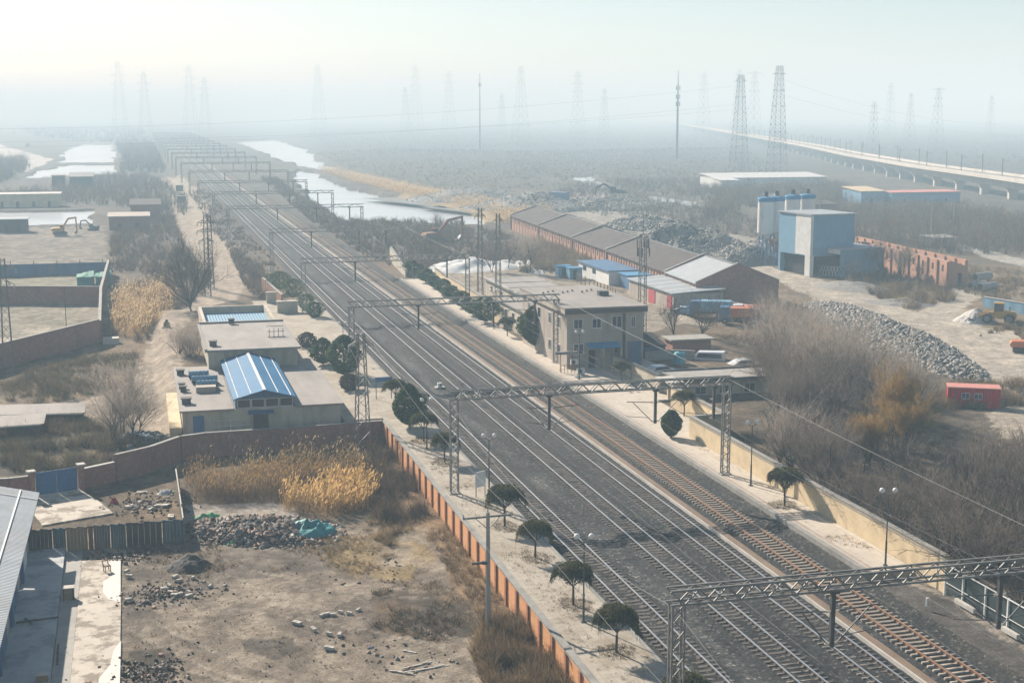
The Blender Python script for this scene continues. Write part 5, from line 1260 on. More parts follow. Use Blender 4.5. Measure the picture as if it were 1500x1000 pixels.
t = thing("roof_rack", "white steel frame rack on the upper flat roof corner", "rack", (15.8, 172, 4.4))
part("frame", M['steel'], t, lambda m: [m.bar((14.6 + k * .55, 170.5, 4.4), (14.6 + k * .55, 170.5, 5.5), .07) for k in range(4)] + [m.bar((14.4, 170.5 + j, 4.5 + .5 * j), (16.5, 170.5 + j, 4.5 + .5 * j), .07) for j in range(3)])
for i, (x0, x1, y0, y1, z, lb, mt) in enumerate([(8.2, 17.4, 207, 224, .9, "low tan flat-roofed shed behind the house by the dirt track", 'felt_roof')]):
    t = thing("shed", lb, "shed", ((x0 + x1) / 2, (y0 + y1) / 2, -.4))
    part("wall", M['cream'], t, lambda m: m.box(x0, x1, y0, y1, -1, z)); part("roof", M[mt], t, lambda m: m.box(x0 - .3, x1 + .3, y0 - .3, y1 + .3, z, z + .15))
for (u, v, lb) in ((425, 462, "low brick gate pillar wall at the end of the house yard"), (394, 448, "squat brick pillar by the low tan shed")):
    g = G(u, v, -.2); t = thing("gate_pillar", lb, "pillar", g)
    part("shaft", M['cream'], t, lambda m: m.box(g[0] - 1.6 * (u > 400) - .4, g[0] + 1.2, g[1] - .3, g[1] + .3, -.6, 2.0))
    part("cap", M['pale_concrete'], t, lambda m: m.box(g[0] - 1.6 * (u > 400) - .5, g[0] + 1.3, g[1] - .4, g[1] + .4, 2.0, 2.15))

# two-storey station
s_ = thing("station_building", "two-storey pinkish station building with flat roof facing the paved platform", "building", (55, 170, .3))
SX0, SX1, SY = 50.2, 60.2, 162.3
part("wall", M['pink_tile'], s_, lambda m: m.box(SX0, SX1, SY, 183, -.8, 7.1))
part("roof_band", M['wood_dark'] if False else M['pink_tile'], s_, lambda m: (m.box(SX0 - .35, SX1 + .35, SY - .35, 183.3, 7.1, 7.75),))
part("roof", M['felt_roof'], s_, lambda m: m.box(SX0 - .4, SX1 + .4, SY - .4, 183.4, 7.75, 7.9))
part("fascia", pm("dark_fascia", (0.10, 0.085, 0.075), (0.08, 0.07, 0.06), 1), s_, lambda m: (m.box(SX0 - .4, SX1 + .4, SY - .42, SY - .36, 7.15, 7.7),))
for u0, u1, v0, v1 in ((840, 854, 467, 482), (867, 881, 466, 481), (896, 911, 462, 480), (924, 931, 463, 479), (840, 855, 503, 519), (899, 911, 504, 517)):
    xa, za = FY(u0, v1, SY); xb, zb = FY(u1, v0, SY); window(s_, xa, xb, za, zb, SY)
xa, za = FY(863, 530, SY); part("door", M['dark'], s_, lambda m: m.box(xa - .1, xa + .75, SY - .05, SY, .3, 2.5))
xa, za = FY(929, 530, SY); part("blue_door", M['blue_paint'], s_, lambda m: m.box(xa - .9, xa + .9, SY - .06, SY, .3, 3.4))
xa, _ = FY(858, 500, SY); xb, _ = FY(905, 500, SY)
part("canopy", M['silo_blue'], s_, lambda m: m.hexa([(xa, SY - 1.6, 2.95), (xb, SY - 1.6, 2.95), (xb, SY - .02, 3.35), (xa, SY - .02, 3.35), (xa, SY - 1.6, 3.03), (xb, SY - 1.6, 3.03), (xb, SY - .02, 3.45), (xa, SY - .02, 3.45)]))
for q in (xb - 2.3, xb): part("porch_wall", M['cream'], s_, lambda m: m.box(q - .1, q + .1, SY - 1.5, SY, .3, 2.9))
xp, _ = FY(914, 480, SY); part("drain_pipe", M['dark_steel'], s_, lambda m: m.box(xp - .15, xp + .15, SY - .16, SY, .4, 7.1))
for y in (165, 169, 174, 179): windowx(s_, y, y + 1.4, 4.9, 6.4, SX0)
for y in (165, 169): windowx(s_, y, y + 1.4, 1.4, 2.9, SX0)
part("roof_hatch", M['dark_steel'], s_, lambda m: (m.box(57.6, 58.9, 172.0, 173.0, 7.9, 8.5),))
for k in range(10): part("roof_vent", M['concrete'], s_, lambda m: m.box(51 + k * .9, 51.25 + k * .9, 176 + (k % 3) * .8, 176.3 + (k % 3) * .8, 7.9, 8.15))
for (u, v) in ((843, 528), (840, 540)):
    x_, _z = FY(u, v, SY - 1.2); t = thing("air_conditioner", "white outdoor air conditioner unit " + ("under the station's lower window" if v < 530 else "set down before the station on the platform"), "air conditioner", (x_, SY - .7 - (v > 530) * 3.5, .3))
    part("case", M['white'], t, lambda m: m.cbox((0, 0, .45 + (v < 530) * .5), (.95, .4, .7)), world=False, bevel=.02)
    part("fan_grille", M['dark_steel'], t, lambda m: m.tube((-.15, -.21, .45 + (v < 530) * .5), (-.15, -.215, .45 + (v < 530) * .5), .27, n=16), world=False)
    part("foot", M['steel'], t, lambda m: (m.box(-.4, -.34, -.18, .18, 0, .12 + (v < 530) * .5), m.box(.34, .4, -.18, .18, 0, .12 + (v < 530) * .5)), world=False)
t = thing("station_wing", "single-storey cream wing behind the big platform conifer", "building", (57, 192, .3))
part("wall", M['cream'], t, lambda m: m.box(52.0, 61, 183.5, 203, -.8, 3.6)); part("roof", M['felt_roof'], t, lambda m: m.box(51.6, 61.4, 183.45, 203.4, 3.6, 3.8))
for y in (185, 189, 194, 198): windowx(t, y, y + 1.5, 1.3, 2.8, 52.0)
t = thing("station_hall", "long low hall with grey flat roof behind the two-storey station", "building", (63, 220, -.8))
part("wall", M['cream'], t, lambda m: m.box(59.0, 68, 204.5, 240, -1.6, 2.3)); part("roof", M['felt_roof'], t, lambda m: (m.box(58.6, 68.4, 204.1, 240.4, 2.3, 2.5), [m.box(58.7, 68.3, y, y + .2, 2.5, 2.58) for y in (211, 218, 225, 232)]))
part("parapet", M['pale_concrete'], t, lambda m: (m.box(58.55, 58.8, 204.2, 240.3, 2.5, 2.75),))
for y in (208, 214, 221, 228, 235): windowx(t, y, y + 1.5, .4, 1.6, 59.0)
# low flat-roofed block behind the portal
t = thing("low_building", "long low building with pale flat roof between the platform wall and the thicket", "building", (65, 146, -.8))
part("wall", M['cream'], t, lambda m: m.box(58.3, 71.0, 143.6, 147.6, -1.6, 1.95)); part("roof", M['concrete'], t, lambda m: m.box(57.4, 71.6, 142.8, 148.2, 1.95, 2.15))
part("roof_edge", M['dark_steel'], t, lambda m: (m.box(57.4, 71.6, 148.0, 148.25, 2.15, 2.32), m.box(57.38, 71.62, 142.74, 142.8, 1.9, 2.1)))
for k in range(4): window(t, 59.5 + k * 3, 60.9 + k * 3, .2, 1.3, 143.6)
t = thing("porch_roof", "pale concrete porch slab at the end of the low flat roof", "porch", (56.5, 144, 0)); part("slab", M['pale_concrete'], t, lambda m: m.box(55.3, 57.3, 141.2, 145.0, 2.05, 2.25)); part("wall", M['beige'], t, lambda m: m.box(55.6, 57.0, 141.8, 142.1, -.5, 2.05))
# yard bits behind the station
g = G(1125 - 90, 510, -.5)
t = thing("brick_shed", "small brown brick shed with grey slab roof behind the parked van", "shed", (70.8, 172, -.8)); part("wall", M['red_brick'], t, lambda m: m.box(68.0, 73.5, 172, 175, -1.2, 1.5)); part("roof", M['concrete'], t, lambda m: m.box(67.6, 73.9, 171.6, 175.4, 1.5, 1.7))
t = thing("blue_shed", "dark-topped blue sheet shed against the station's east end", "shed", (63, 168, -.8)); part("wall", M['blue_paint'], t, lambda m: m.box(61.2, 65.2, 167.5, 171.5, -.8, 1.7)); part("roof", M['dark'], t, lambda m: m.hexa([(61, 167.2, 1.7), (65.4, 167.2, 1.7), (65.4, 171.8, 1.7), (61, 171.8, 1.7), (61.2, 167.2, 1.9), (65.2, 167.2, 1.9), (64.9, 171.8, 2.9), (61.4, 171.8, 2.9)]))
g = (65.6, 163.5); t = thing("water_tank", "upright cyan plastic water tank in the station back yard", "tank", (g[0], g[1], -.8)); part("tank", M['cyan_tank'], t, lambda m: m.lathe([(.75, 0), (.78, .1), (.78, 2.0), (.6, 2.3), (.2, 2.42)], 18), world=False, smooth=False); part("lid", M['dark_steel'], t, lambda m: m.lathe([(.25, 2.43), (.25, 2.5), (.1, 2.53)], 12), world=False)
brick_wall("yard_wall", "rough grey wall behind the cyan water tank", [(62, 166.4), (66.6, 166.8), (68.5, 165.5)], -1.0, 1.2, .25, M['concrete'], 0.05)
# wheels and vehicles
def wheel(parent, x, y, z, r, wd, axis_y=True):
    m = MB(); m.tube((x, y - wd / 2, z), (x, y + wd / 2, z), r, n=18); w_ = m.build("wheel", M['tyre'], parent, world=False)
    m = MB(); m.tube((x, y - wd / 2 - .015, z), (x, y + wd / 2 + .015, z), r * .55, n=12); m.build("rim", M['steel'], w_, world=False)
def shell(mb, prof, hw, tops=None):
    n = len(prof)
    tops = tops or [1] * n
    vs = [(x, -hw * k, z) for (x, z), k in zip(prof, tops)] + [(x, hw * k, z) for (x, z), k in zip(prof, tops)]
    mb.add(vs, [tuple(range(n)), tuple(range(n, 2 * n))[::-1]] + [(i, n + i, n + (i + 1) % n, (i + 1) % n) for i in range(n)])
def car(label, x, y, z, rz, mat, van=False, group=None):
    t = thing("parked_van" if van else "parked_car", label, "van" if van else "car", (x, y, z), rz, group)
    mb = MB()
    if van: shell(mb, [(-2.3, .3), (2.3, .3), (2.35, .9), (1.75, 1.1), (1.2, 1.85), (-2.2, 1.95), (-2.35, 1.2)], .85, [1, 1, 1, .98, .9, .9, 1])
    else: shell(mb, [(-2.2, .3), (2.2, .3), (2.25, .75), (1.1, .92), (.45, 1.4), (-1.1, 1.43), (-1.9, .98), (-2.25, .9)], .88, [1, 1, 1, .98, .8, .8, .97, 1])
    mb.build("body", mat, t, world=False, bevel=.06)
    mb = MB()
    if van: mb.hexa([(1.72, -.72, 1.16), (1.72, .72, 1.16), (1.25, .68, 1.78), (1.25, -.68, 1.78), (1.80, -.72, 1.16), (1.80, .72, 1.16), (1.32, .68, 1.78), (1.32, -.68, 1.78)])
    else: mb.hexa([(1.0, -.7, .96), (1.0, .7, .96), (.48, .64, 1.36), (.48, -.64, 1.36), (1.08, -.7, .96), (1.08, .7, .96), (.55, .64, 1.37), (.55, -.64, 1.37)])
    mb.build("windscreen", M['glass'], t, world=False)
    for s in (-1, 1):
        mb = MB(); q = .87
        if van: mb.hexa([(-1.9, s * .86, 1.15), (1.3, s * .86, 1.15), (1.05, s * .80, 1.7), (-1.9, s * .80, 1.7), (-1.9, s * .88, 1.15), (1.3, s * .88, 1.15), (1.05, s * .82, 1.7), (-1.9, s * .82, 1.7)])
        else: mb.hexa([(-1.5, s * .85, .98), (.85, s * .85, .98), (.4, s * .73, 1.34), (-1.1, s * .73, 1.34), (-1.5, s * .87, .98), (.85, s * .87, .98), (.4, s * .75, 1.34), (-1.1, s * .75, 1.34)])
        mb.build("side_window", M['glass'], t, world=False)
        for xx in (-1.4, 1.4): wheel(t, xx, s * .78, .32, .32, .2)
    return t
car("white van with dark windscreen parked behind the low flat roof", 70.3, 165.5, -.8, 2.6, M['car_white'], True)
car("white car with snowy rounded roof parked beside the pale station wall", 60.6, 157.0, -.2, .2, M['car_white'])
car("white car half hidden behind the low flat roof near the brick shed", 73.8, 161.5, -.8, .1, M['car_white'])
def truck(label, x, y, z, rz, cab, box, L=6.5, bh=2.2, boxname="cargo_box", sc=1.0):
    t = thing("parked_truck", label, "truck", (x, y, z), rz); t.scale = (sc, sc, sc)
    m = MB(); shell(m, [(L / 2, .6), (L / 2 + 1.6, .6), (L / 2 + 1.65, 1.5), (L / 2 + 1.45, 2.6), (L / 2, 2.65)], 1.15, [1, 1, 1, .92, .95]); c = m.build("cab", cab, t, world=False, bevel=.06)
    m = MB(); m.hexa([(L / 2 + 1.6, -.95, 1.6), (L / 2 + 1.6, .95, 1.6), (L / 2 + 1.46, .9, 2.4), (L / 2 + 1.46, -.9, 2.4), (L / 2 + 1.68, -.95, 1.6), (L / 2 + 1.68, .95, 1.6), (L / 2 + 1.53, .9, 2.4), (L / 2 + 1.53, -.9, 2.4)]); m.build("windscreen", M['glass'], c, world=False)
    m = MB(); m.box(-L / 2, L / 2 - .15, -1.15, 1.15, 1.0, 1.0 + bh); m.build(boxname, box, t, world=False, bevel=.03)
    m = MB(); m.box(-L / 2, L / 2 + 1.2, -.45, .45, .7, 1.0); m.build("chassis", M['dark_steel'], t, world=False)
    for xx in (-L / 2 + .8, -L / 2 + 1.9, L / 2 + .7):
        for s in (-1, 1): wheel(t, xx, s * 1.0, .5, .5, .3)
    return t
truck("grey box truck parked by the end wall of the grey workshop", 88.5, 205.5, -.8, 2.7, M['car_blue'], M['plant_clad'], 5.0, 1.7)
truck("truck with blue cab and orange cargo box parked along the pale yard wall", 90.6, 198.0, -.8, 2.75, M['car_blue'], M['orange'], 5.6, 1.5)
truck("truck with tan cargo box parked before the yellow one", 93.4, 199.8, -.8, 2.75, M['car_white'], M['red_roof'], 5.0, 1.5)
truck("small truck with yellow cargo box at the end of the pale yard wall", 93.0, 192.6, -.8, 2.4, M['car_blue'], M['yellow'], 2.4, 1.8, sc=.9)
brick_wall("yard_wall", "pale low wall running behind the parked trucks", [(92.0, 213), (96.2, 196), (96.6, 190)], -1.2, 1.0, .25, M['pale_concrete'], .06)
car("blue-grey car parked at the grey workshop's near corner", 84.9, 209.6, -.8, 1.9, M['car_blue'])

# workshop and factory
t = thing("workshop", "grey-roofed workshop with two red doors beside the telecom mast", "workshop", (89, 224, -.8))
part("wall", M['pink_tile'], t, lambda m: m.box(84.6, 93.4, 214, 236, -1.2, 2.0))
part("roof", M['grey_sheet'], t, lambda m: m.hexa([(84.2, 213.6, 2.0), (93.8, 213.6, 2.5), (93.8, 236.4, 2.5), (84.2, 236.4, 2.0), (84.2, 213.6, 2.15), (93.8, 213.6, 2.68), (93.8, 236.4, 2.68), (84.2, 236.4, 2.15)]))
part("roof_light", M['white'], t, lambda m: [m.hexa([(84.3, y, 2.17), (93.7, y, 2.69), (93.7, y + .5, 2.69), (84.3, y + .5, 2.17), (84.3, y, 2.19), (93.7, y, 2.72), (93.7, y + .5, 2.72), (84.3, y + .5, 2.19)]) for y in (217, 221.5, 226, 230.5)])
for y, wd in ((222.5, 3.2), (214.8, 2.0)):
    d_ = part("roller_door", M['red_door'], t, lambda m: m.box(84.52, 84.6, y, y + wd, -.8, 1.6)); part("door_frame", M['white'], d_, lambda m: m.box(84.5, 84.58, y - .1, y + wd + .1, 1.62, 1.75))
f_ = thing("factory_hall", "long row of brick factory halls with stepped brown gable roofs", "factory", (97.3, 217, -.8), -.062)
secs = [(0, 17, 6.0, 'grey_sheet'), (17.3, 58, 5.7, 'brown_roof'), (58.3, 88, 5.4, 'brown_roof'), (88.3, 124, 5.6, 'brown_roof'), (124.3, 160, 5.5, 'brown_roof')]
WH = 7.2
for y0, y1, rz_, mt in secs:
    rz_ = rz_ + .8; ez = 4.0
    part("wall", M['factory_brick'], f_, lambda m: m.box(-WH + .15, WH - .15, y0 + .1, y1 - .1, -.6, ez), world=False)
    def rf(m):
        for sx in (-1, 1):
            xa, xb = sx * (WH + .35), 0
            za = ez - .12
            vs = [(xa, y0 - .1, za), (xb, y0 - .1, rz_), (xb, y1 + .1, rz_), (xa, y1 + .1, za)]
            up = [(p[0], p[1], p[2] + .16) for p in vs]
            m.hexa(vs + up if sx < 0 else vs[::-1] + up[::-1])
    r_ = part("roof", M[mt], f_, rf, world=False)
    part("ridge_cap", M['steel'], r_, lambda m: m.box(-.25, .25, y0 - .1, y1 + .1, rz_ + .12, rz_ + .26), world=False)
    def gb(m):
        for yy in (gy,):
            zt = rz_ + .5
            vs = [(-WH - .2, yy - .15, -.6), (WH + .2, yy - .15, -.6), (WH + .2, yy - .15, ez + .25), (0, yy - .15, zt), (-WH - .2, yy - .15, ez + .25)]
            m.add(vs + [(a, b + .3, c) for a, b, c in vs], [(0, 1, 2, 3, 4), (9, 8, 7, 6, 5), (0, 5, 6, 1), (1, 6, 7, 2), (2, 7, 8, 3), (3, 8, 9, 4), (4, 9, 5, 0)])
    for gy in (y0, y1):
        g_ = part("gable_wall", M['red_brick'], f_, gb, world=False)
        part("gable_coping", M['coping'], g_, lambda m: [m.bar((sx * (WH + .25), gy, ez + .27), (0, gy, rz_ + .52), .5, .1) for sx in (-1, 1)], world=False)
    k = 0; yy = y0 + 2.2
    while yy < y1 - 1.5:
        part("pier", M['factory_brick'], f_, lambda m: m.box(-WH, -WH + .16, yy - .25, yy + .25, -.6, ez - .2), world=False)
        w_ = part("window", M['dark'], f_, lambda m: m.box(-WH + .10, -WH + .155, yy + 1.3, yy + 2.1, 2.2, 3.3), world=False)
        yy += 3.7
t = thing("blue_roofed_shed", "white-walled shed with flat blue roof beside the brick factory", "shed", (88.5, 258, -.8))
part("wall", M['white'], t, lambda m: m.box(85.6, 91.4, 250, 269, -1.2, 1.8)); part("roof", M['blue_paint'], t, lambda m: m.box(85.2, 91.8, 249.6, 269.4, 1.8, 1.98)); part("window", M['glass'], t, lambda m: (m.box(85.55, 85.6, 258, 260, .4, 1.3), m.box(85.55, 85.6, 264, 266, .4, 1.3)))
t = thing("blue_cabin", "bright blue sheet cabin in front of the flat blue roof", "cabin", (90, 246, -.8)); part("wall", M['blue_paint'], t, lambda m: m.box(87.2, 93.0, 243.4, 248.6, -1, 1.6)); part("roof", M['silo_blue'], t, lambda m: m.box(87.0, 93.2, 243.2, 248.8, 1.6, 1.75)); part("door", M['dark_steel'], t, lambda m: m.box(88.2, 89.1, 243.34, 243.4, -.8, 1.2))
for k, (u, v, lb) in enumerate(((825, 404, "small blue-roofed hut, the farther of the two by the wire fence"), (841, 407, "small blue-roofed hut, the nearer of the two by the wire fence"))):
    g = G(u, v, ZR); t = thing("hut", lb, "hut", g); part("wall", M['plant_clad'], t, lambda m: m.cbox((0, 0, 1.0), (2.6, 2.4, 2.0)), world=False); part("roof", M['silo_blue'], t, lambda m: m.cbox((0, 0, 2.08), (3.0, 2.8, .14)), world=False); part("door", M['dark'], t, lambda m: m.cbox((-.2, -1.22, .9), (.8, .05, 1.7)), world=False)
fp = [G(u, v, ZR) for u, v in ((845, 412), (870, 425), (890, 432), (905, 440))]
t = thing("wire_fence", "rusty post fence between the small huts and the station yard", "fence", fp[0])
for a, b in zip(fp, fp[1:]):
    for q in range(4):
        x, y = a[0] + (b[0] - a[0]) * q / 4, a[1] + (b[1] - a[1]) * q / 4
        part("post", M['rust'], t, lambda m: m.bar((x, y, -1), (x, y, 1.0), .14))
part("wire", M['steel'], t, lambda m: [m.bar((a[0], a[1], z), (b[0], b[1], z), .04) for a, b in zip(fp, fp[1:]) for z in (-.2, .3, .8)])

# concrete batching plant
p_ = thing("batching_plant", "blue-grey clad batching plant tower with dark drive-in opening", "plant", (132.6, 259, -.8), .10)
def B(m, x0, x1, y0, y1, z0, z1): m.box(x0, x1, y0, y1, z0, z1)
part("tower_wall", M['plant_clad'], p_, lambda m: (B(m, -4.4, 5.7, -6, 6, 4.0, 12.2), B(m, 3.8, 5.2, -6, 6, 0, 4.0), B(m, -4.4, 5.2, 5.2, 6, 0, 4.0)), world=False)
part("white_panel", M['white'], p_, lambda m: (B(m, -4.48, -4.42, -6.05, -.5, 4.2, 12.2), B(m, -4.48, -3.6, -6.06, -4.2, 0, 4.2), B(m, -4.46, -3.9, -6.1, -6.02, 0, 12.2)), world=False)
part("roof", M['grey_sheet'], p_, lambda m: B(m, -4.7, 6.0, -6.3, 6.3, 12.2, 12.45), world=False)
part("opening", M['dark'], p_, lambda m: B(m, -3.4, 3.7, -4.0, 5.1, 0, 3.95), world=False)  # near-black solid block standing in for the shade inside the drive-in
sh = thing("plant_shed", "open-fronted blue-grey shed attached to the batching plant", "shed", (137.3, 256.5, -.8), .10)
part("wall", M['plant_clad'], sh, lambda m: (B(m, -4.6, 5.0, -7.6, -7.3, 0, 5.6), B(m, 4.7, 5.0, -7.3, 7.4, 0, 5.6), B(m, -4.6, 4.7, 7.1, 7.4, 0, 5.6)), world=False)
part("roof", M['grey_sheet'], sh, lambda m: B(m, -5.0, 5.4, -8.0, 7.7, 5.6, 5.8), world=False)
part("fascia", M['white'], sh, lambda m: B(m, -4.75, -4.5, -7.25, 7.0, 4.7, 5.58), world=False)
part("floor", M['dark'], sh, lambda m: B(m, -4.5, 4.6, -7.2, 7.0, .02, .08), world=False)  # floor coloured near-black to paint in the shed's unlit interior
t = thing("truss_barrier", "white truss conveyor leaning in the mouth of the plant shed", "conveyor", (132.4, 252.5, -.8), 1.75)
def tr(m):
    for z in (.5, 2.2): m.bar((-4, 0, z), (3.5, 0, z - .5), .14)
    for k in range(8): m.bar((-4 + k, 0, .5 - k * .07), (-3.5 + k, 0, 2.2 - k * .07), .09); m.bar((-3.5 + k, 0, 2.2 - k * .07), (-3 + k, 0, .45 - k * .07), .09)
part("truss", M['white'], t, tr, world=False); part("leg", M['steel'], t, lambda m: [m.bar((x, 0, 0), (x, 0, .6), .12) for x in (-3.6, 3)], world=False)
for k, (x, y) in enumerate([(FY(u, 300, y)[0], y) for u, y in ((1122, 275.0), (1138, 277.0), (1161, 281.0), (1183, 283.0))]):
    t = thing("cement_silo", "stained white cement silo with blue top, %s" % ["leftmost of the four", "second of the four, overlapped by the first", "third of the four, behind the plant tower", "rightmost of the four, behind the plant tower"][k], "silo", (x, y, -.8), 0, "cement silos of the batching plant")
    part("shell", M['silo_white'], t, lambda m: (m.lathe([(.5, 5.4), (1.7, 7.0), (1.7, 13.6)], 24), [m.lathe([(1.73, z), (1.75, z + .06), (1.73, z + .12)], 24) for z in (8.6, 10.3, 12)]), world=False)
    c = part("top", M['silo_blue'], t, lambda m: m.lathe([(1.76, 13.6), (1.76, 14.3), (1.6, 14.5), (.4, 14.7)], 24), world=False)
    part("filter", M['dark_steel'], c, lambda m: m.lathe([(.42, 14.7), (.42, 15.5), (.5, 15.6), (.1, 15.8)], 12), world=False)
    part("railing", M['steel'], c, lambda m: (m.path([(-1.5, 0, 14.4), (-1.5, 0, 15.7), (-.4, 0, 15.9), (0, 0, 15.7)], .05), m.path([(1.5 * math.cos(a * .5), 1.5 * math.sin(a * .5), 15.2) for a in range(13)], .03)), world=False)
    part("support", M['blue_paint'], t, lambda m: [m.bar((1.3 * math.cos(a), 1.3 * math.sin(a), 0), (1.3 * math.cos(a), 1.3 * math.sin(a), 7), .22) for a in (.8, 2.4, 3.9, 5.5)] + [m.bar((1.3 * math.cos(a), 1.3 * math.sin(a), z), (1.3 * math.cos(b), 1.3 * math.sin(b), z + 2), .1) for a, b in ((.8, 2.4), (2.4, 3.9), (3.9, 5.5), (5.5, .8)) for z in (.5, 3)], world=False)
t = thing("conveyor_frame", "rusty steel conveyor platform wrapped round the silo legs", "steel frame", (131.5, 271, -.8), .2)
part("frame", M['blue_paint'], t, lambda m: [m.bar((x, y, 0), (x, y, 5.8), .2) for x in (-3, 0, 3) for y in (-1.5, 1.5)] + [m.bar((-3, y, z), (3, y, z), .15) for y in (-1.5, 1.5) for z in (2.4, 4.4, 5.8)] + [m.bar((x, -1.5, 2.4), (x + 3, -1.5, 4.4), .1) for x in (-3, 0)], world=False)
part("hopper", M['rust'], t, lambda m: m.hexa([(-1, -1, 3), (1, -1, 3), (1, 1, 3), (-1, 1, 3), (-2.6, -1.4, 5.9), (2.6, -1.4, 5.9), (2.6, 1.4, 5.9), (-2.6, 1.4, 5.9)]), world=False)
# brick ruin
for pts_, zt, lb in (([(145.6, 229.5), (150.4, 272)], 4.2, "roofless brick ruin wall with window holes, nearer the plant shed"), ([(154.6, 237.5), (159.8, 290)], 3.4, "second roofless brick wall with piers standing behind the ruin")):
    t = brick_wall("ruin_wall", lb, pts_, -1.2, zt, .4, M['factory_brick'], 0, pier=4.2, pside=1, pd=.3, pw=.55)
    (x0, y0), (x1, y1) = pts_; L = math.hypot(x1 - x0, y1 - y0); n = int(L / 4.2)
    for k in range(n):
        fr = (k + .5) / n; x, y = x0 + (x1 - x0) * fr, y0 + (y1 - y0) * fr
        part("window_hole", M['dark'], t, lambda m: m.cbox((x - .03, y, zt - 1.5), (.41, .8, 1.2), math.atan2(y1 - y0, x1 - x0) - math.pi / 2))
t = thing("ruin_wall", "short brick end wall joining the front of the ruin", "wall", (147, 229, -1)); part("wall_panel", M['factory_brick'], t, lambda m: m.hexa([(145.4, 229.0, -1.2), (149.2, 228.6, -1.2), (149.2, 229.0, -1.2), (145.4, 229.4, -1.2), (145.4, 229.0, 4.4), (149.0, 228.6, 3.2), (149.0, 229.0, 3.2), (145.4, 229.4, 4.4)]))
part("doorway", M['dark'], t, lambda m: m.box(147.2, 147.9, 228.7, 229.05, -.8, 2))
brick_wall("retaining_wall", "blue-grey concrete wall behind the wheel loader", [(136.8, 204.6), (138.6, 194), (140, 186)], -1.2, 1.0, .3, M['plant_clad'], .08, M['pale_concrete'])
for k, (u, v) in enumerate(((1432, 424), (1438, 418), (1446, 426))):
    g = G(u, v, ZR); t = thing("concrete_pipe", "big concrete pipe lying by the track, %s" % ["front one of the heap", "on top behind the front one", "half sunk at the side"][k], "pipe", (g[0], g[1], ZR), .35, "concrete pipes by the dirt track")
    def pipe(m):
        n = 16; vs = []
        for x in (-2.2, 2.2):
            for r in (.8, .62):
                for i in range(n): vs.append((x, r * math.cos(i * 2 * math.pi / n), .8 + (k == 1) * .9 + r * math.sin(i * 2 * math.pi / n)))
        fs = []
        for i in range(n):
            j = (i + 1) % n; fs += [(i, j, 2 * n + j, 2 * n + i), (n + j, n + i, 3 * n + i, 3 * n + j), (i, n + i, n + j, j), (2 * n + j, 3 * n + j, 3 * n + i, 2 * n + i)]
        m.add(vs, fs)
    part("barrel", M['concrete'], t, pipe, world=False)
# red cabin
t = thing("site_cabin", "red sheet metal site cabin with two white-framed windows at the edge of the thicket", "cabin", G(1426, 597, ZR), -.49)
part("wall", M['red_paint'], t, lambda m: m.box(-2.75, 2.75, 0, 2.4, 0, 2.15), world=False)
part("roof", M['red_roof'], t, lambda m: m.box(-2.85, 2.85, -.1, 2.5, 2.15, 2.27), world=False)
for x in (-2.74, 2.74): part("corner_post", M['red_door'], t, lambda m: m.box(x - .07, x + .07, -.05, .05, 0, 2.14), world=False)
for x in (-1.35, 0.0):
    w_ = part("window", M['white'], t, lambda m: (m.box(x, x + .9, -.05, -.005, .95, 1.02), m.box(x, x + .9, -.05, -.005, 1.58, 1.65), [m.box(x + q, x + q + .06, -.05, -.005, 1.02, 1.58) for q in (0, .42, .84)]), world=False)
    part("pane", M['glass'], w_, lambda m: m.box(x + .03, x + .87, -.025, -.004, 1.0, 1.6), world=False)

# ------------------------------------------------------------------ machines
def loader(label, x, y, z, rz):
    t = thing("wheel_loader", label, "loader", (x, y, z), rz)
    part("rear_body", M['yellow'], t, lambda m: shell(m, [(-3.3, .8), (-.3, .8), (-.2, 1.6), (-1.2, 2.0), (-3.1, 1.9), (-3.4, 1.4)], .85), world=False, bevel=.05)
    part("front_frame", M['yellow'], t, lambda m: shell(m, [(-.2, .7), (1.6, .7), (1.6, 1.3), (.6, 1.8), (-.2, 1.6)], .55), world=False)
    c = part("cab", M['yellow'], t, lambda m: (m.box(-1.5, .1, -.75, .75, 3.1, 3.25), [m.box(xx - .05, xx + .05, yy - .05, yy + .05, 1.7, 3.1) for xx in (-1.4, 0) for yy in (-.7, .7)], m.box(-1.5, .1, -.75, .75, 1.65, 1.9)), world=False)
    part("cab_glass", M['glass'], c, lambda m: m.box(-1.38, -.02, -.68, .68, 1.9, 3.1), world=False)
    part("lift_arm", M['yellow'], t, lambda m: [m.bar((.5, s * .55, 1.7), (2.0, s * .55, 1.1), .2, .35) for s in (-1, 1)] + [m.bar((2.0, s * .55, 1.1), (2.8, s * .55, .5), .2, .3) for s in (-1, 1)] + [m.bar((.8, 0, 1.9), (2.4, 0, 1.2), .16)], world=False)
    part("bucket", M['dark_steel'], t, lambda m: (m.hexa([(2.6, -1.35, .1), (3.9, -1.35, .05), (3.9, 1.35, .05), (2.6, 1.35, .1), (2.6, -1.35, .18), (3.9, -1.35, .13), (3.9, 1.35, .13), (2.6, 1.35, .18)]), m.hexa([(2.55, -1.35, .1), (2.65, -1.35, .1), (2.65, 1.35, .1), (2.55, 1.35, .1), (2.75, -1.35, 1.15), (2.85, -1.35, 1.15), (2.85, 1.35, 1.15), (2.75, 1.35, 1.15)]), [m.prism([(0, 0)] * 0 or [(2.6, s * 1.35 - .03), (3.7, s * 1.35 - .03), (3.7, s * 1.35 + .03), (2.6, s * 1.35 + .03)], .12, .7) for s in (-1, 1)]), world=False)
    part("exhaust", M['dark_steel'], t, lambda m: m.tube((-2.3, .3, 1.9), (-2.3, .3, 2.7), .07, n=8), world=False)
    for xx in (-2.3, 1.0):
        for s in (-1, 1): wheel(t, xx, s * 1.05, .8, .8, .55)
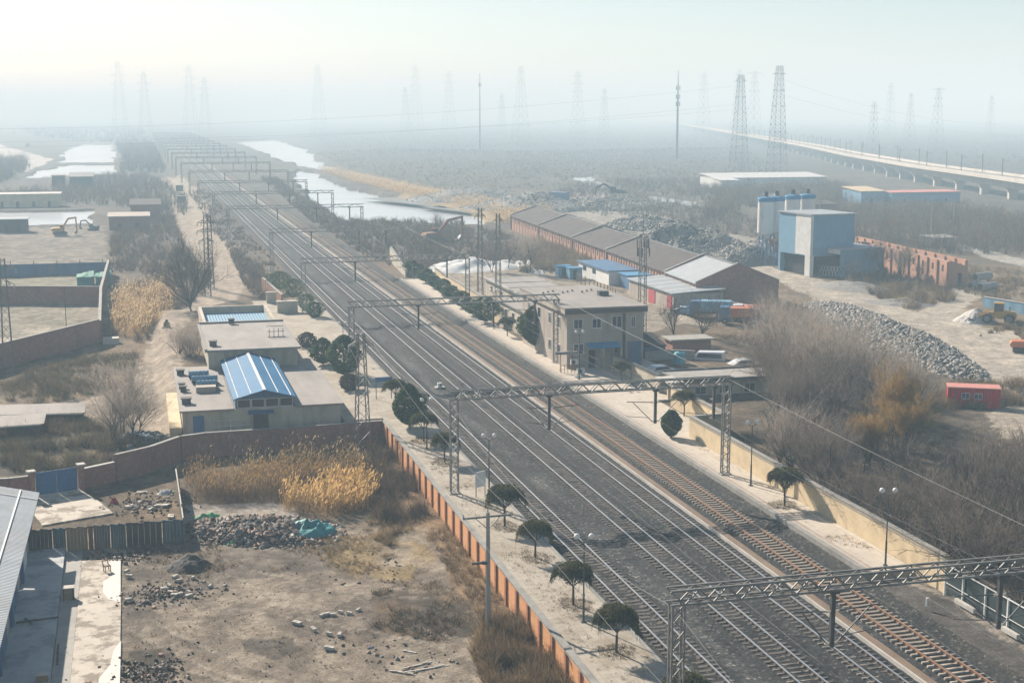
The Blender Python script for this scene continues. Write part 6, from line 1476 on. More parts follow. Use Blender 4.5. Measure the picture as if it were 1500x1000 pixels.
def excavator(label, x, y, z, rz, mat, boom=((0, 1.8), (2.6, 4.2), (4.6, 3.8)), stick=(5.6, 1.4), sc=1.0):
    t = thing("excavator", label, "excavator", (x, y, z), rz); t.scale = (sc, sc, sc)
    for s in (-1, 1):
        part("crawler_track", M['tyre'], t, lambda m: shell(m, [(-2.0, .25), (-1.6, 0), (1.6, 0), (2.0, .25), (2.0, .6), (1.6, .85), (-1.6, .85), (-2.0, .6)], .28) or [setattr(m, 'v', [(a, b + s * 1.15, c) for a, b, c in m.v])], world=False)
    part("house_body", mat, t, lambda m: (shell(m, [(-2.3, 1.0), (1.2, 1.0), (1.2, 1.5), (.2, 2.1), (-2.2, 2.0), (-2.5, 1.5)], 1.3)), world=False, bevel=.06)
    c = part("cab", mat, t, lambda m: (m.box(-.1, 1.3, .35, 1.3, 2.65, 2.8), m.box(-.1, 1.3, .35, 1.3, 1.5, 1.75), [m.box(xx - .05, xx + .05, yy - .05, yy + .05, 1.7, 2.65) for xx in (-.03, 1.25) for yy in (.4, 1.25)]), world=False)
    part("cab_glass", M['glass'], c, lambda m: m.box(0, 1.22, .42, 1.24, 1.75, 2.65), world=False)
    part("boom", mat, t, lambda m: [m.bar((a[0] + .6, -.1, a[1]), (b[0] + .6, -.1, b[1]), .36, .5) for a, b in zip(boom, boom[1:])], world=False)
    e = boom[-1]; part("stick", mat, t, lambda m: m.bar((e[0] + .5, -.1, e[1] + .2), (stick[0], -.1, stick[1]), .28, .4), world=False)
    part("bucket", M['dark_steel'], t, lambda m: m.hexa([(stick[0] - .9, -.6, stick[1] - .7), (stick[0] - .1, -.6, stick[1] - .9), (stick[0] - .1, .4, stick[1] - .9), (stick[0] - .9, .4, stick[1] - .7), (stick[0] - .3, -.6, stick[1] + .1), (stick[0] + .25, -.6, stick[1]), (stick[0] + .25, .4, stick[1]), (stick[0] - .3, .4, stick[1] + .1)]), world=False)
    return t
loader("yellow wheel loader tipping gravel beside the pale gravel cone", 128.0, 188.6, ZR, 2.55)
excavator("orange digger on crawler tracks half out of the picture by the road", 116.2, 163.6, ZR, -.6, M['orange'], ((0, 1.8), (2.2, 3.2), (3.8, 2.4)), (4.6, .8), .8)
excavator("yellow excavator with raised arm on the bank of the western pond", -21.8, 404, ZL + .3, .1, M['yellow'], ((0, 1.8), (1.8, 4.6), (4.0, 4.9)), (4.7, 1.0), .95)
excavator("dull red excavator with bent arm next to the first factory hall", 71.5, 345, ZR, .2, M['rust'], ((0, 1.8), (2.4, 4.4), (5.6, 5.0)), (6.0, 1.2), 1.25)
excavator("small dark excavator behind the yellow one at the pond", -13.5, 420, ZL, 2.8, M['dark_steel'], sc=.7)
excavator("far blue-grey excavator on top of the hazy gravel heap", 166, 478, ZR + 2.2, 2.6, M['dark_steel'], ((0, 1.8), (2.6, 3.4), (4.6, 2.4)), (5.4, .8), 1.4)
truck("far blue truck standing behind the hazy gravel heap", 142, 470, ZR + .5, 2.0, M['car_blue'], M['car_blue'], 6, 2.4, sc=1.3)
# ------------------------------------------------------------------ heaps, rubble
def mound(name, label, c, rx, ry, h, mat, rot=0.0, rough=.25, seed=1, cat=None, kind=None, ns=.5, nx=70, sharp=1.3):
    u = np.linspace(-1.25, 1.25, nx); X, Y = np.meshgrid(u, u)
    wx = X + .35 * (fbm(X * 1.7, Y * 1.7, seed) - .5); wy = Y + .35 * (fbm(X * 1.7, Y * 1.7, seed + 4) - .5)
    d = np.sqrt(wx ** 2 + wy ** 2)
    z = h * np.clip(1 - d, 0, 1) ** (1 / sharp) * (1 + rough * (fbm(X * 3, Y * 3, seed + 9) - .5) * 2) + h * .08 * (vnoise(X * 14, Y * 14, seed + 2) - .5) * (d < 1) - .25 * (d >= 1)
    cs, sn = math.cos(rot), math.sin(rot)
    V = np.stack([c[0] + X * rx * cs - Y * ry * sn, c[1] + X * rx * sn + Y * ry * cs, c[2] - .1 + z], -1).reshape(-1, 3)
    i = np.arange(nx * nx).reshape(nx, nx)
    Q = np.stack([i[:-1, :-1], i[:-1, 1:], i[1:, 1:], i[1:, :-1]], -1).reshape(-1, 4)
    o = obj(name, mesh_np(name, V, Q, mat, smooth=True))
    tag(o, label, cat or name.replace("_", " "), kind=kind)
    def hz(p):
        qx = (p[:, 0] - c[0]); qy = (p[:, 1] - c[1])
        lx = (qx * cs + qy * sn) / rx; ly = (-qx * sn + qy * cs) / ry
        wx = lx + .35 * (fbm(lx * 1.7, ly * 1.7, seed) - .5); wy = ly + .35 * (fbm(lx * 1.7, ly * 1.7, seed + 4) - .5)
        d = np.sqrt(wx ** 2 + wy ** 2)
        return c[2] - .1 + h * np.clip(1 - d, 0, 1) ** (1 / sharp) * (1 + rough * (fbm(lx * 3, ly * 3, seed + 9) - .5) * 2), d
    return hz
ROCKV = np.array([(-1, -1, -1), (1, -1, -1), (1, 1, -1), (-1, 1, -1), (-.7, -.8, 1), (.8, -.6, .9), (.7, .8, 1), (-.8, .6, .8)], float) * .5
ROCKQ = np.array([(3, 2, 1, 0), (4, 5, 6, 7), (0, 1, 5, 4), (1, 2, 6, 5), (2, 3, 7, 6), (3, 0, 4, 7)])
def rocks(P, size, seed, flat=.6):
    g = np.random.default_rng(seed); n = len(P)
    s = g.uniform(size[0], size[1], (n, 1)) * g.uniform(.6, 1.3, (n, 3)); s[:, 2] *= flat
    L = ROCKV[None] * s[:, None] * (1 + g.uniform(-.25, .25, (n, 8, 3)))
    q = g.normal(size=(n, 4)); q /= np.linalg.norm(q, axis=1)[:, None]
    w, x, y, z = q.T
    Rm = np.stack([1 - 2 * (y * y + z * z), 2 * (x * y - z * w), 2 * (x * z + y * w), 2 * (x * y + z * w), 1 - 2 * (x * x + z * z), 2 * (y * z - x * w), 2 * (x * z - y * w), 2 * (y * z + x * w), 1 - 2 * (x * x + y * y)], 1).reshape(n, 3, 3)
    V = np.einsum('nij,nkj->nki', Rm, L) + P[:, None]
    return V.reshape(-1, 3), (ROCKQ[None] + (np.arange(n) * 8)[:, None, None]).reshape(-1, 4)
def heap_rocks(name, label, hz, c, rx, ry, n, size, mats, pr, seed, rot=0.0, flat=.6, lim=1.05):
    g = np.random.default_rng(seed)
    a = g.uniform(0, 6.283, n); r = np.sqrt(g.uniform(0, 1, n)) * 1.08
    cs, sn = math.cos(rot), math.sin(rot); X = np.cos(a) * r * rx; Y = np.sin(a) * r * ry
    P = np.stack([c[0] + X * cs - Y * sn, c[1] + X * sn + Y * cs], 1); z, d = hz(P)
    k = d < lim; P = P[k]; z = z[k]
    V, Q = rocks(np.concatenate([P, z[:, None] + size[1] * .1], 1), size, seed, flat)
    mi = np.repeat(g.choice(len(mats), len(P), p=pr), 6)
    return stuff(name, label, V, Q, [M[m_] for m_ in mats], mi)
M['rock_blue'] = pm("blue_grey_rock", (0.15, 0.155, 0.15), (0.10, 0.105, 0.105), .6)
M['rock_pale'] = pm("pale_broken_rock", (0.32, 0.30, 0.26), (0.25, 0.235, 0.205), .6)
c = ((110.6 + 99) / 2, (214 + 150) / 2, ZR); rot = math.atan2(214 - 150, 110.6 - 99) - math.pi / 2
hz = mound("rock_ridge", "long ridge of dumped broken rock between the dirt road and the thicket", c, 5.2, 35, 2.6, M['gravel'], rot, .4, 3, kind="stuff", sharp=1.6)
heap_rocks("loose_rocks", "broken rocks covering the ridge along the dirt road", hz, c, 5.6, 36, 8000, (.12, .7), ('rock', 'rock_blue', 'rock_pale'), (.5, .3, .2), 4, rot)
for (u, v, rx, ry, h, n, mt, lb, seed) in ((1005, 372, 15, 20, 8.5, 9000, 'gravel', "high grey rubble mountain behind the brick factory", 5), (1085, 385, 8.5, 8, 4.8, 1200, 'gravel', "dark gravel cone beside the silo legs", 6),
                                           (945, 335, 10, 14, 4.2, 2200, 'gravel', "lower grey rubble heap on the west flank of the rubble mountain", 8), (890, 302, 22, 26, 4.5, 3000, 'gravel', "hazy broad rubble heap beyond the factory halls", 7),
                                           (770, 305, 20, 24, 5.5, 500, 'rock_blue', "dark blue-grey gravel heap next to the first factory hall", 9), (690, 292, 24, 26, 4.5, 300, 'rock_blue', "hazy dark gravel heap above the canal", 10), (1130, 368, 9, 9, 4.0, 500, 'gravel', "gravel heap with tan grass behind the silos", 11)):
    c = G(u, v, ZR)
    hz = mound("rubble_heap", lb, c, rx, ry, h, M[mt], .3, .45, seed, cat="rubble heap", ns=.4, sharp=1.25)
    heap_rocks("loose_rocks", "broken rocks strewn over the " + lb, hz, c, rx, ry, n, (.15, .55) if v > 340 else (.25, .8), ('rock', 'rock_blue', 'rock_pale'), (.6, .2, .2), seed + 30, .3)
hz = mound("gravel_heap", "pale gravel cone in front of the loader bucket", G(1428, 470, ZR), 3.4, 3.4, 2.3, M['pale_concrete'], 0, .1, 12, cat="gravel heap", sharp=1.0)
mound("gravel_heap", "long low grey gravel bank along the road by the plant shed", G(1255, 424, ZR), 5, 11, 1.6, M['gravel'], .35, .4, 13, cat="gravel heap")
mound("gravel_heap", "low grey gravel bank farther along the dirt road", G(1320, 446, ZR), 4, 8, 1.2, M['gravel'], .5, .4, 14, cat="gravel heap")
mound("soil_mound", "dark cone of black soil in the dirt lot beside the partition fence", (2.3, 103.2, -2.0), 2.0, 1.9, 1.15, M['black_soil'], 0, .2, 15, cat="soil mound", sharp=1.05)
c = (8.3, 110.8, -2.0)
hz = mound("rubble_heap", "low heap of demolition rubble in front of the golden reeds", c, 6.6, 3.9, 1.1, M['rubble_grey'], -.45, .5, 16, cat="rubble heap")
heap_rocks("brick_rubble", "broken bricks, slabs and mortar lumps of the demolition heap", hz, c, 7.0, 4.2, 2300, (.08, .5), ('rubble_brick', 'rubble_grey', 'rock_pale', 'black_soil'), (.36, .36, .1, .18), 17, -.45, .28, 1.12)
for (u, v, rx, ry, n, lb, sd) in ((240, 870, 3.2, 2.4, 300, "brick crumbs and debris strewn by the white slab", 18), (220, 985, 2.6, 3.0, 260, "dark burnt debris at the edge of the tan concrete pad", 19), (190, 815, 2.4, 1.6, 160, "black debris heaped behind the white slab", 20), (590, 960, 4, 4, 70, "bits of litter and stone on the dirt by the concrete pole", 21), (400, 900, 12, 14, 420, "small scraps and stones peppering the whole dirt lot", 24), (215, 738, 3.2, 3.6, 260, "rubbish littering the gate yard corner", 25), (600, 830, 5, 6, 110, "stones scattered on the slope below the orange wall", 22)):
    c = G(u, v, ZL); g_ = np.random.default_rng(sd); P = np.stack([c[0] + g_.normal(0, rx / 2, n), c[1] + g_.normal(0, ry / 2, n), np.full(n, ZL + .03)], 1)
    V, Q = rocks(P, (.06, .3) if sd != 24 else (.03, .13), sd, .4); stuff("debris", lb, V, Q, [M[k] for k in ('rubble_brick', 'rubble_grey', 'weed_dark')], np.repeat(g_.choice(3, n, p=(.3, .4, .3)), 6))
# loose blocks in the lot
BLK = [(257, 846), (263, 852), (283, 848), (248, 859), (240, 864), (250, 869), (256, 873), (263, 872), (277, 869), (277, 874), (308, 860), (186, 838), (189, 845), (188, 880), (435, 914), (472, 903), (480, 901), (488, 902), (499, 898), (512, 900), (525, 895), (459, 923), (482, 930), (498, 931), (482, 951)]
M['block'] = pm("pale_block", (0.50, 0.47, 0.41), (0.42, 0.39, 0.34), 3, dirt=(.3, .26, .2))
for i, (u, v) in enumerate(BLK):
    near = "white slab and soil mound" if u < 320 else "dark weeds of the dirt lot"
    order = [b for b in BLK if (b[0] < 320) == (u < 320)]
    lb = "pale loose block by the %s, %s from the left" % (near, ordn(sorted(order).index((u, v))))
    g_ = G(u, v, ZL); mb = MB(); s = 1.25 if (u, v) in ((482, 951), (435, 914)) else rnd.uniform(.7, 1)
    mb.cbox((0, 0, .1), (.52 * s, .27 * s, .2)); mb.cbox((.1 * s, .02, .205), (.2, .18, .02))
    o = mb.build("building_block", M['block'], bevel=.015); o.location = (g_[0], g_[1], g_[2] + .02); o.rotation_euler = (rnd.uniform(-.12, .12), rnd.uniform(-.12, .12), rnd.uniform(0, 3))
    tag(o, lb, "block", "loose blocks on the dirt lot")
def sheet(name, label, cat, c, rx, ry, h, mat, rot=0, seed=1):
    return mound(name, label, c, rx, ry, h, mat, rot, 1.6, seed, cat=cat, nx=44, sharp=1.5)
sheet("tarpaulin", "teal tarpaulin crumpled over the end of the rubble heap", "tarpaulin", (11.9, 109.2, -1.65), 2.4, 1.8, .55, M['teal'], .3, 31)
sheet("plastic_bag", "bright green plastic bag at the front of the rubble heap", "bag", G(341, 797, ZL), .55, .4, .3, M['green_bag'], 0, 32)
sheet("plastic_sheet", "green plastic sheet at the back corner of the rubble heap", "sheet", G(303, 756, ZL), 1.2, .7, .35, M['green_bag'], .2, 33)
sheet("sack", "dark blue sack lying alone on the dirt near the golden grass", "sack", G(543, 949, ZL), .3, .2, .25, M['blue_paint'], 0, 34)
sheet("plastic_sheet", "crumpled white plastic in the gate yard corner by the side fence", "sheet", G(243, 722, ZL), 1.1, .8, .35, M['tarp_white'], .3, 35)
sheet("sack", "small red sack on the rubbish inside the gate yard", "sack", G(167, 735, ZL), .38, .3, .4, M['red_door'], 0, 36)
sheet("tarpaulin", "large wrinkled white tarpaulin spread behind the far platform wall", "tarpaulin", G(700, 391, ZR), 12, 10, 1.2, M['tarp_white'], .3, 37)
sheet("tarpaulin", "narrow white tarpaulin strip running to the small blue huts", "tarpaulin", G(775, 393, ZR), 2.5, 13, 1.0, M['tarp_white'], -.1, 38)
for (u, v, sx, sy, lb) in ((208, 722, .9, .35, "pale slab leaning in the gate yard rubbish"), (205, 736, .45, .3, "small white block in the gate yard rubbish"), (190, 742, 1.0, .4, "grey slab near the red sack"), (237, 741, 1.3, .7, "cream board lying near the side fence"), (250, 757, 1.2, .5, "white broken board by the partition fence end"), (221, 746, 1.0, .25, "thin pale plank beside the cream board")):
    g_ = G(u, v, ZL); mb = MB(); mb.cbox((0, 0, .08), (sx, sy, .14)); mb.cbox((sx * .2, 0, .16), (sx * .3, sy * .6, .05), .3); o = mb.build("board", M['block'], bevel=.01); o.location = g_; o.rotation_euler = (.1, .08, rnd.uniform(0, 3)); tag(o, lb, "board")
for (u, v, a, L, lb) in ((625, 980, .2, 3.0, "long white plank on the dirt near the concrete pole"), (610, 975, .35, 2.2, "shorter white plank crossing the long one"), (600, 955, 2.4, 1.0, "short pale stick upslope of the white planks"), (588, 985, 2.5, 1.6, "thin pale stick west of the white planks"), (128, 700, .1, 0.6, "short pale plank by the blue gate")):
    g_ = G(u, v, ZL); mb = MB(); mb.cbox((0, 0, .06), (L, .12, .05)); mb.cbox((L * .3, .05, .1), (L * .25, .1, .03), .2); o = mb.build("plank", M['block']); o.location = g_; o.rotation_euler = (0, .03, a); tag(o, lb, "plank")

# ------------------------------------------------------------------ the yard in the corner
M['shade_blue_slab'] = pm("worn_shade_tinted_walkway", (0.44, 0.46, 0.47), (0.37, 0.39, 0.40), 1.2, dirt=(.22, .23, .235), dscale=.4, damt=.8, dlo=.5, dhi=.58)  # bluish warehouse shade mixed into the concrete colour, over worn stains
M['tan_slab'] = pm("dusty_tan_concrete", (0.50, 0.45, 0.37), (0.44, 0.39, 0.32), .8, dirt=(.19, .155, .115), dscale=.7, damt=.95, dlo=.46, dhi=.56)
M['white_slab'] = pm("bright_white_screed", (0.66, 0.64, 0.58), (0.6, 0.58, 0.53), 1.5, dirt=(.5, .46, .39), damt=.4)
def slab(name, label, poly, z0, z1, mat):
    mb = MB(); mb.prism(poly, z0, z1); return tag(mb.build(name, mat), label, kind="structure")
slab("walkway", "pale raised concrete walkway along the grey-roofed warehouse", [(-9.4, 60), (-6.1, 60), (-6.75, 109.6), (-9.4, 109.6)], -2.5, -1.72, M['shade_blue_slab'])
slab("path", "sunken strip between the walkway and the tan concrete pad", [(-6.05, 60), (-5.1, 60), (-5.45, 109.3), (-6.7, 109.3)], -2.5, -1.99, M['concrete'])
slab("concrete_pad", "dusty tan concrete pad flaking to bare dirt", [(-5.1, 60), (-2.35, 60), (-2.45, 96.2), (-2.6, 106.2), (-5.4, 106.6)], -2.5, -1.93, M['tan_slab'])
slab("white_slab", "bright white screed patch at the far corner of the tan pad", [(-3.5, 105.8), (-3.1, 102.5), (-3.75, 101.2), (-3.7, 98.8), (-3.3, 97.2), (-2.5, 96.4), (-2.58, 106.0)], -2.4, -1.915, M['white_slab'])
slab("white_slab", "bright white screed patch at the near edge of the tan pad", [(-3.0, 85), (-2.8, 87.5), (-2.38, 89), (-2.36, 60), (-3.8, 60), (-3.6, 83)], -2.4, -1.912, M['white_slab'])
slab("apron", "concrete apron inside the blue gate", [G(*p, ZL)[:2] for p in ((54, 728), (116, 716), (143, 733), (166, 752), (62, 770), (48, 752))], -2.4, -1.93, M['tan_slab'])
for (p0, p1, lb) in (((-9.1, 93.3), (-6.5, 93.8), "dark plank lying across the pale walkway"), ((-8.6, 94.0), (-8.1, 92.9), "short dark plank leaning to the warehouse wall"), ((-6.2, 88.6), (-6.1, 85.2), "dark kerb beam lying at the walkway edge")):
    mb = MB(); mb.bar((*p0, -1.66), (*p1, -1.66), .12, .07); mb.bar((p0[0], p0[1], -1.6), ((p0[0] + p1[0]) / 2, (p0[1] + p1[1]) / 2, -1.6), .07, .05); tag(mb.build("plank", M['wood_dark']), lb, "plank")
t = thing("crate", "brown wooden crate standing at the walkway edge above the tan pad", "crate", (-6.0, 98.2, -1.99))
part("box", M['wood'], t, lambda m: m.cbox((0, 0, .42), (.75, .6, .84)), world=False, bevel=.01)
part("lid", M['block'], t, lambda m: m.cbox((0, 0, .87), (.85, .7, .06)), world=False)
part("batten", M['wood_dark'], t, lambda m: [m.cbox((x, -.32, .42), (.08, .04, .84)) for x in (-.33, .33)], world=False)
t = thing("crate", "small crate near the lower end of the pale walkway", "crate", G(62, 996, -1.72)); part("box", M['wood'], t, lambda m: m.cbox((0, 0, .2), (.7, .5, .4)), world=False); part("lid", M['block'], t, lambda m: m.cbox((0, 0, .42), (.74, .54, .04)), world=False)
t = thing("stool", "broken wooden stool on the bright white screed patch", "stool", G(157, 836, -1.91), .4); part("seat", M['wood'], t, lambda m: m.cbox((0, 0, .42), (.5, .45, .05)), world=False)
for sx in (-.2, .2):
    for sy in (-.18, .18): part("leg", M['wood'], t, lambda m: m.bar((sx, sy, 0), (sx, sy, .4), .05), world=False)
part("backrest", M['wood'], t, lambda m: (m.bar((-.2, .2, .44), (-.25, .32, .8), .05), m.bar((.2, .2, .44), (.15, .32, .8), .05), m.bar((-.25, .3, .75), (.16, .3, .75), .08)), world=False)
# warehouse
w_ = thing("warehouse", "long warehouse with grey corrugated roof and blue posts at the picture's lower corner", "warehouse", (-9.4, 90, -2))
part("wall", M['pale_concrete'], w_, lambda m: m.box(-21, -9.45, 50, 110.6, -2.4, 2.25))
rf = part("roof", M['grey_sheet'], w_, lambda m: m.hexa([(-8.55, 49, 2.25), (-8.55, 111.3, 2.25), (-15.2, 111.3, 3.9), (-15.2, 49, 3.9), (-8.55, 49, 2.37), (-8.55, 111.3, 2.37), (-15.2, 111.3, 4.02), (-15.2, 49, 4.02)]) and m.hexa([(-22, 49, 2.25), (-15.2, 49, 3.9), (-15.2, 111.3, 3.9), (-22, 111.3, 2.25), (-22, 49, 2.37), (-15.2, 49, 4.02), (-15.2, 111.3, 4.02), (-22, 111.3, 2.37)]))
part("roof_strip", M['white'], rf, lambda m: [m.hexa([(-8.6, y, 2.385), (-8.6, y + .12, 2.385), (-15.1, y + .12, 4.0), (-15.1, y, 4.0), (-8.6, y, 2.44), (-8.6, y + .12, 2.44), (-15.1, y + .12, 4.05), (-15.1, y, 4.05)]) for y in (109.0,)] + [m.bar((-9.9, 60, 2.76), (-9.9, 111, 2.76), .12, .06)])
for y in (109.9, 101.5, 92.8, 84.3, 76):
    part("post", M['blue_paint'], w_, lambda m: m.box(-9.44, -9.2, y, y + .7, -2.2, 2.2))
for k, y in enumerate((103.4, 95.0, 86.6)):
    part("door", M['blue_paint'] if k else M['white'], w_, lambda m: m.box(-9.44, -9.34, y, y + 3.2, -1.7, 1.1))
t = thing("wall_lamp", "white lamp arm sticking out from the warehouse eave", "lamp", (-8.6, 88.8, 2.0)); part("arm", M['steel'], t, lambda m: m.tube((-.9, 0, -.2), (.5, -.2, .1), .04, n=8), world=False); part("lamp_head", M['white'], t, lambda m: m.cbox((.85, -.28, .14), (.75, .2, .12), -.3), world=False, bevel=.03)
# partition fence
M['fence_grey'] = pm("grimy_grey_sheet", (0.12, 0.12, 0.115), (0.08, 0.08, 0.08), 2, dirt=(.05, .045, .04), stretch=(3, 3, .5))
M['fence_blue'] = pm("grimy_teal_sheet", (0.07, 0.13, 0.15), (0.05, 0.09, 0.11), 2, dirt=(.04, .045, .045), stretch=(3, 3, .5))
t = thing("partition_fence", "patched partition fence of dark, teal and pale sheets across the corner yard", "fence", (-4, 109.7, -2))
for (u0, u1, mt, lb) in ((42, 77, 'wood_dark', "dark rusty sheet panel"), (78, 97, 'fence_blue', "narrow teal panel"), (98, 129, 'wood', "pale slatted wooden door panel"), (130, 137, 'rust', "narrow brown post panel"), (138, 162, 'fence_grey', None), (163, 185, 'fence_blue', None), (186, 238, 'wood_dark', "wide black sheet panel"), (239, 270, 'fence_blue', "blue-grey sheet panel")):
    xa, _ = FY(u0, 795, 109.8); xb, _ = FY(u1, 795, 109.8)
    p = part("panel", M[mt], t, lambda m: [m.box(xa + (xb - xa) * k / 6, xa + (xb - xa) * (k + .96) / 6, 109.72 + .02 * (k % 2), 109.80 + .02 * (k % 2), -2.2, -.12 - .05 * (k % 3)) for k in range(6)])
    if lb: p["label"] = lb
part("top_rail", M['wood_dark'], t, lambda m: m.box(-9.4, 2.2, 109.83, 109.9, -.35, -.22))
t = thing("side_fence", "thin panel fence on bare posts closing the corner yard beside the reeds", "fence", (2.2, 118, -2))
part("rail", M['block'], t, lambda m: m.bar((2.25, 109.8, -.35), (2.1, 126.8, -.35), .10, .08)); part("panel", M['wood_dark'], t, lambda m: m.box(2.16, 2.22, 110.0, 126.5, -2.1, -.4))
for y in (109.8, 114, 118, 122, 126.5): part("post", M['wood'], t, lambda m: m.bar((2.25, y, -2.2), (2.25, y, -.05), .12))
# rubbish west of the house
for (u, v, w0, h0, lb) in ((195, 645, 1.4, .8, "bluish rubbish heap along the stepped brick wall"), (225, 652, 1.2, .6, "grey rubbish heap behind the stepped brick wall")):
    c = G(u, v, ZL); hz = mound("rubbish_heap", lb, c, 4, 2.0, .9, M['rubble_grey'], .6, .5, int(u), cat="rubbish heap"); heap_rocks("rubbish", "scraps scattered over the " + lb, hz, c, 4.2, 2.2, 260, (.12, .5), ('plant_clad', 'rubble_grey', 'rock_pale', 'weed_dark'), (.3, .3, .15, .25), int(u) + 1, .6)
for (u0, v0, u1, v1, lb) in ((-30, 608, 120, 604, "long dark flat shed roof below the dirt track"), (-30, 626, 60, 620, "broken dark shed roof with a white pipe in front of the weeds")):
    a, b = G(u0, v0, -.6), G(u1, v1, -.6); t = thing("old_shed", lb, "shed", ((a[0] + b[0]) / 2, a[1], -2))
    part("wall", M['wood_dark'], t, lambda m: m.box(a[0], b[0], a[1] + .3, a[1] + 3.6, -2.3, -.7)); part("roof", M['felt_roof'], t, lambda m: m.hexa([(a[0], a[1], -.75), (b[0] + .3, b[1], -.75), (b[0] + .3, b[1] + 4.2, -.5), (a[0], a[1] + 4.2, -.5), (a[0], a[1], -.62), (b[0] + .3, b[1], -.62), (b[0] + .3, b[1] + 4.2, -.36), (a[0], a[1] + 4.2, -.36)]))
    part("gutter", M['block'], t, lambda m: m.tube((a[0], a[1] - .1, -.72), (b[0], b[1] - .1, -.72), .08, n=6))

# ------------------------------------------------------------------ western compound and yards
brick_wall("compound_wall", "shaded brick front wall of the walled compound by the dirt track", [(-32, 174), (-19.0, 193.6), (-6.7, 213.4)], -2.6, 1.35, .3, M['red_brick'], .05)
brick_wall("compound_wall", "side wall of the compound running along the reeds", [(-6.6, 213.6), (-7.4, 255), (-7.0, 303)], -2.6, 1.1, .3, M['red_brick'], .05, pier=6)
brick_wall("compound_wall", "back brick wall of the walled compound", [(-34, 265), (-7.6, 256.5)], -2.6, 1.1, .3, M['red_brick'], .05)
slab("white_slab", "pale block of concrete at the compound corner", [(-6.2, 210.5), (-3.9, 210.8), (-3.9, 212.6), (-6.2, 212.4)], -2.5, -1.2, M['pale_concrete'])
t = thing("sheet_fence", "blue sheet metal fence with posts beyond the compound", "fence", (-23, 305, -2))
part("panel", M['blue_paint'], t, lambda m: m.box(-46, -7.2, 304.9, 305.0, -2.3, .5))
for k in range(9): part("post", M['dark_steel'], t, lambda m: m.bar((-45 + k * 4.6, 304.8, -2.2), (-45 + k * 4.6, 304.8, 1.2), .14))
g_ = G(136, 417, ZL); t = thing("netted_hut", "low hut draped with green netting inside the compound's far corner", "hut", g_)
part("wall", M['teal'], t, lambda m: (m.cbox((-1.3, 0, .75), (3.2, 3, 1.7)), m.cbox((1.9, .4, .7), (2.6, 3, 1.6))), world=False); part("netting", M['green_net'], t, lambda m: [m.hexa([(-3 + k * 1.1, -1.8, 1.55 + .15 * (k % 2)), (-1.9 + k * 1.1, -1.8, 1.65 - .15 * (k % 2)), (-1.9 + k * 1.1, 1.8, 1.95), (-3 + k * 1.1, 1.8, 1.85), (-3 + k * 1.1, -1.8, 1.75 + .15 * (k % 2)), (-1.9 + k * 1.1, -1.8, 1.85 - .15 * (k % 2)), (-1.9 + k * 1.1, 1.8, 2.15 + .25 * (k % 3)), (-3 + k * 1.1, 1.8, 2.05 + .25 * (k % 3))]) for k in range(6)], world=False)
for (u, v, h_, lb) in ((98, 495, 7.5, "thin pole standing inside the brick compound"),):
    g_ = G(u, v, ZL); t = thing("thin_pole", lb, "pole", g_); part("shaft", M['dark_steel'], t, lambda m: m.tube((0, 0, 0), (0, 0, h_), .06, .04, 8), world=False); part("arm", M['dark_steel'], t, lambda m: m.tube((-.9, 0, h_), (.9, 0, h_), .03, n=6), world=False)
def hut(name, label, x0, x1, y0, y1, zb, zt, wall, roof, pitch=.15, doors=1, over=.4):
    t = thing(name, label, "building" if name != "shed" else "shed", ((x0 + x1) / 2, (y0 + y1) / 2, zb))
    part("wall", M[wall], t, lambda m: m.box(x0, x1, y0, y1, zb - .6, zt)); part("roof", M[roof], t, lambda m: m.hexa([(x0 - over, y0 - over, zt), (x1 + over, y0 - over, zt), (x1 + over, y1 + over, zt + pitch), (x0 - over, y1 + over, zt + pitch), (x0 - over, y0 - over, zt + .2), (x1 + over, y0 - over, zt + .2), (x1 + over, y1 + over, zt + .2 + pitch), (x0 - over, y1 + over, zt + .2 + pitch)]))
    for k in range(doors):
        xc = x0 + (x1 - x0) * (k + .6) / (doors + .3); part("door", M['dark'], t, lambda m: m.box(xc - .5, xc + .5, y0 - .05, y0, zb, min(zt - .3, zb + 2)))
hut("shed", "dark flat-roofed shed at the pond edge by the yellow excavator", -39, -31.5, 419, 425, -2, 1.6, 'wood_dark', 'grey_sheet', doors=2)
hut("brick_hut", "low brick building with pinkish roof beside the dirt track", -9.0, 2.2, 418, 428, -2, 1.9, 'red_brick', 'pink_tile', .5, 2)
hut("brick_hut", "gabled dark hut just beyond the low brick building", -3, 6, 455, 470, -2, 2.8, 'red_brick', 'brown_roof', 1.0, 1)
hut("long_building", "long tan building with white roof edge beyond the western pond", -62, -28, 530, 538, -2, 2.6, 'beige', 'pale_concrete', .2, 6)
hut("shed", "dark square hut with a tank on top before the frozen ponds", -38, -32.5, 660, 668, -2, 3.6, 'dark_steel', 'dark_steel', .3, 1)
hut("shed", "dark rounded shed between the two frozen ponds and the leafless tree", -30, -20, 650, 662, -2, 3.4, 'dark_steel', 'dark_steel', 1.5, 2)
hut("white_hall", "long white-roofed hall standing in the wood under the two big pylons", 240, 292, 560, 578, -1.6, 3.6, 'white', 'tarp_white', 1.4, 5)
hut("white_hall", "white gable-end building in front of the long white hall", 236, 244, 545, 556, -1.6, 3.4, 'white', 'tarp_white', .8, 1)
hut("shed", "small cream shed between the bare trees in front of the white hall", 222, 226, 470, 474, -1.4, 1.4, 'cream', 'pale_concrete', .6, 1)
hut("shed", "blue sheet workshop with pink roof edge in the wood before the viaduct", 262, 290, 452, 462, -1.2, 3.0, 'plant_clad', 'red_roof', .2, 3)
hut("shed", "tan-roofed shed adjoining the blue sheet workshop", 252, 261.5, 456, 470, -1.2, 3.4, 'plant_clad', 'beige', 1.0, 1)
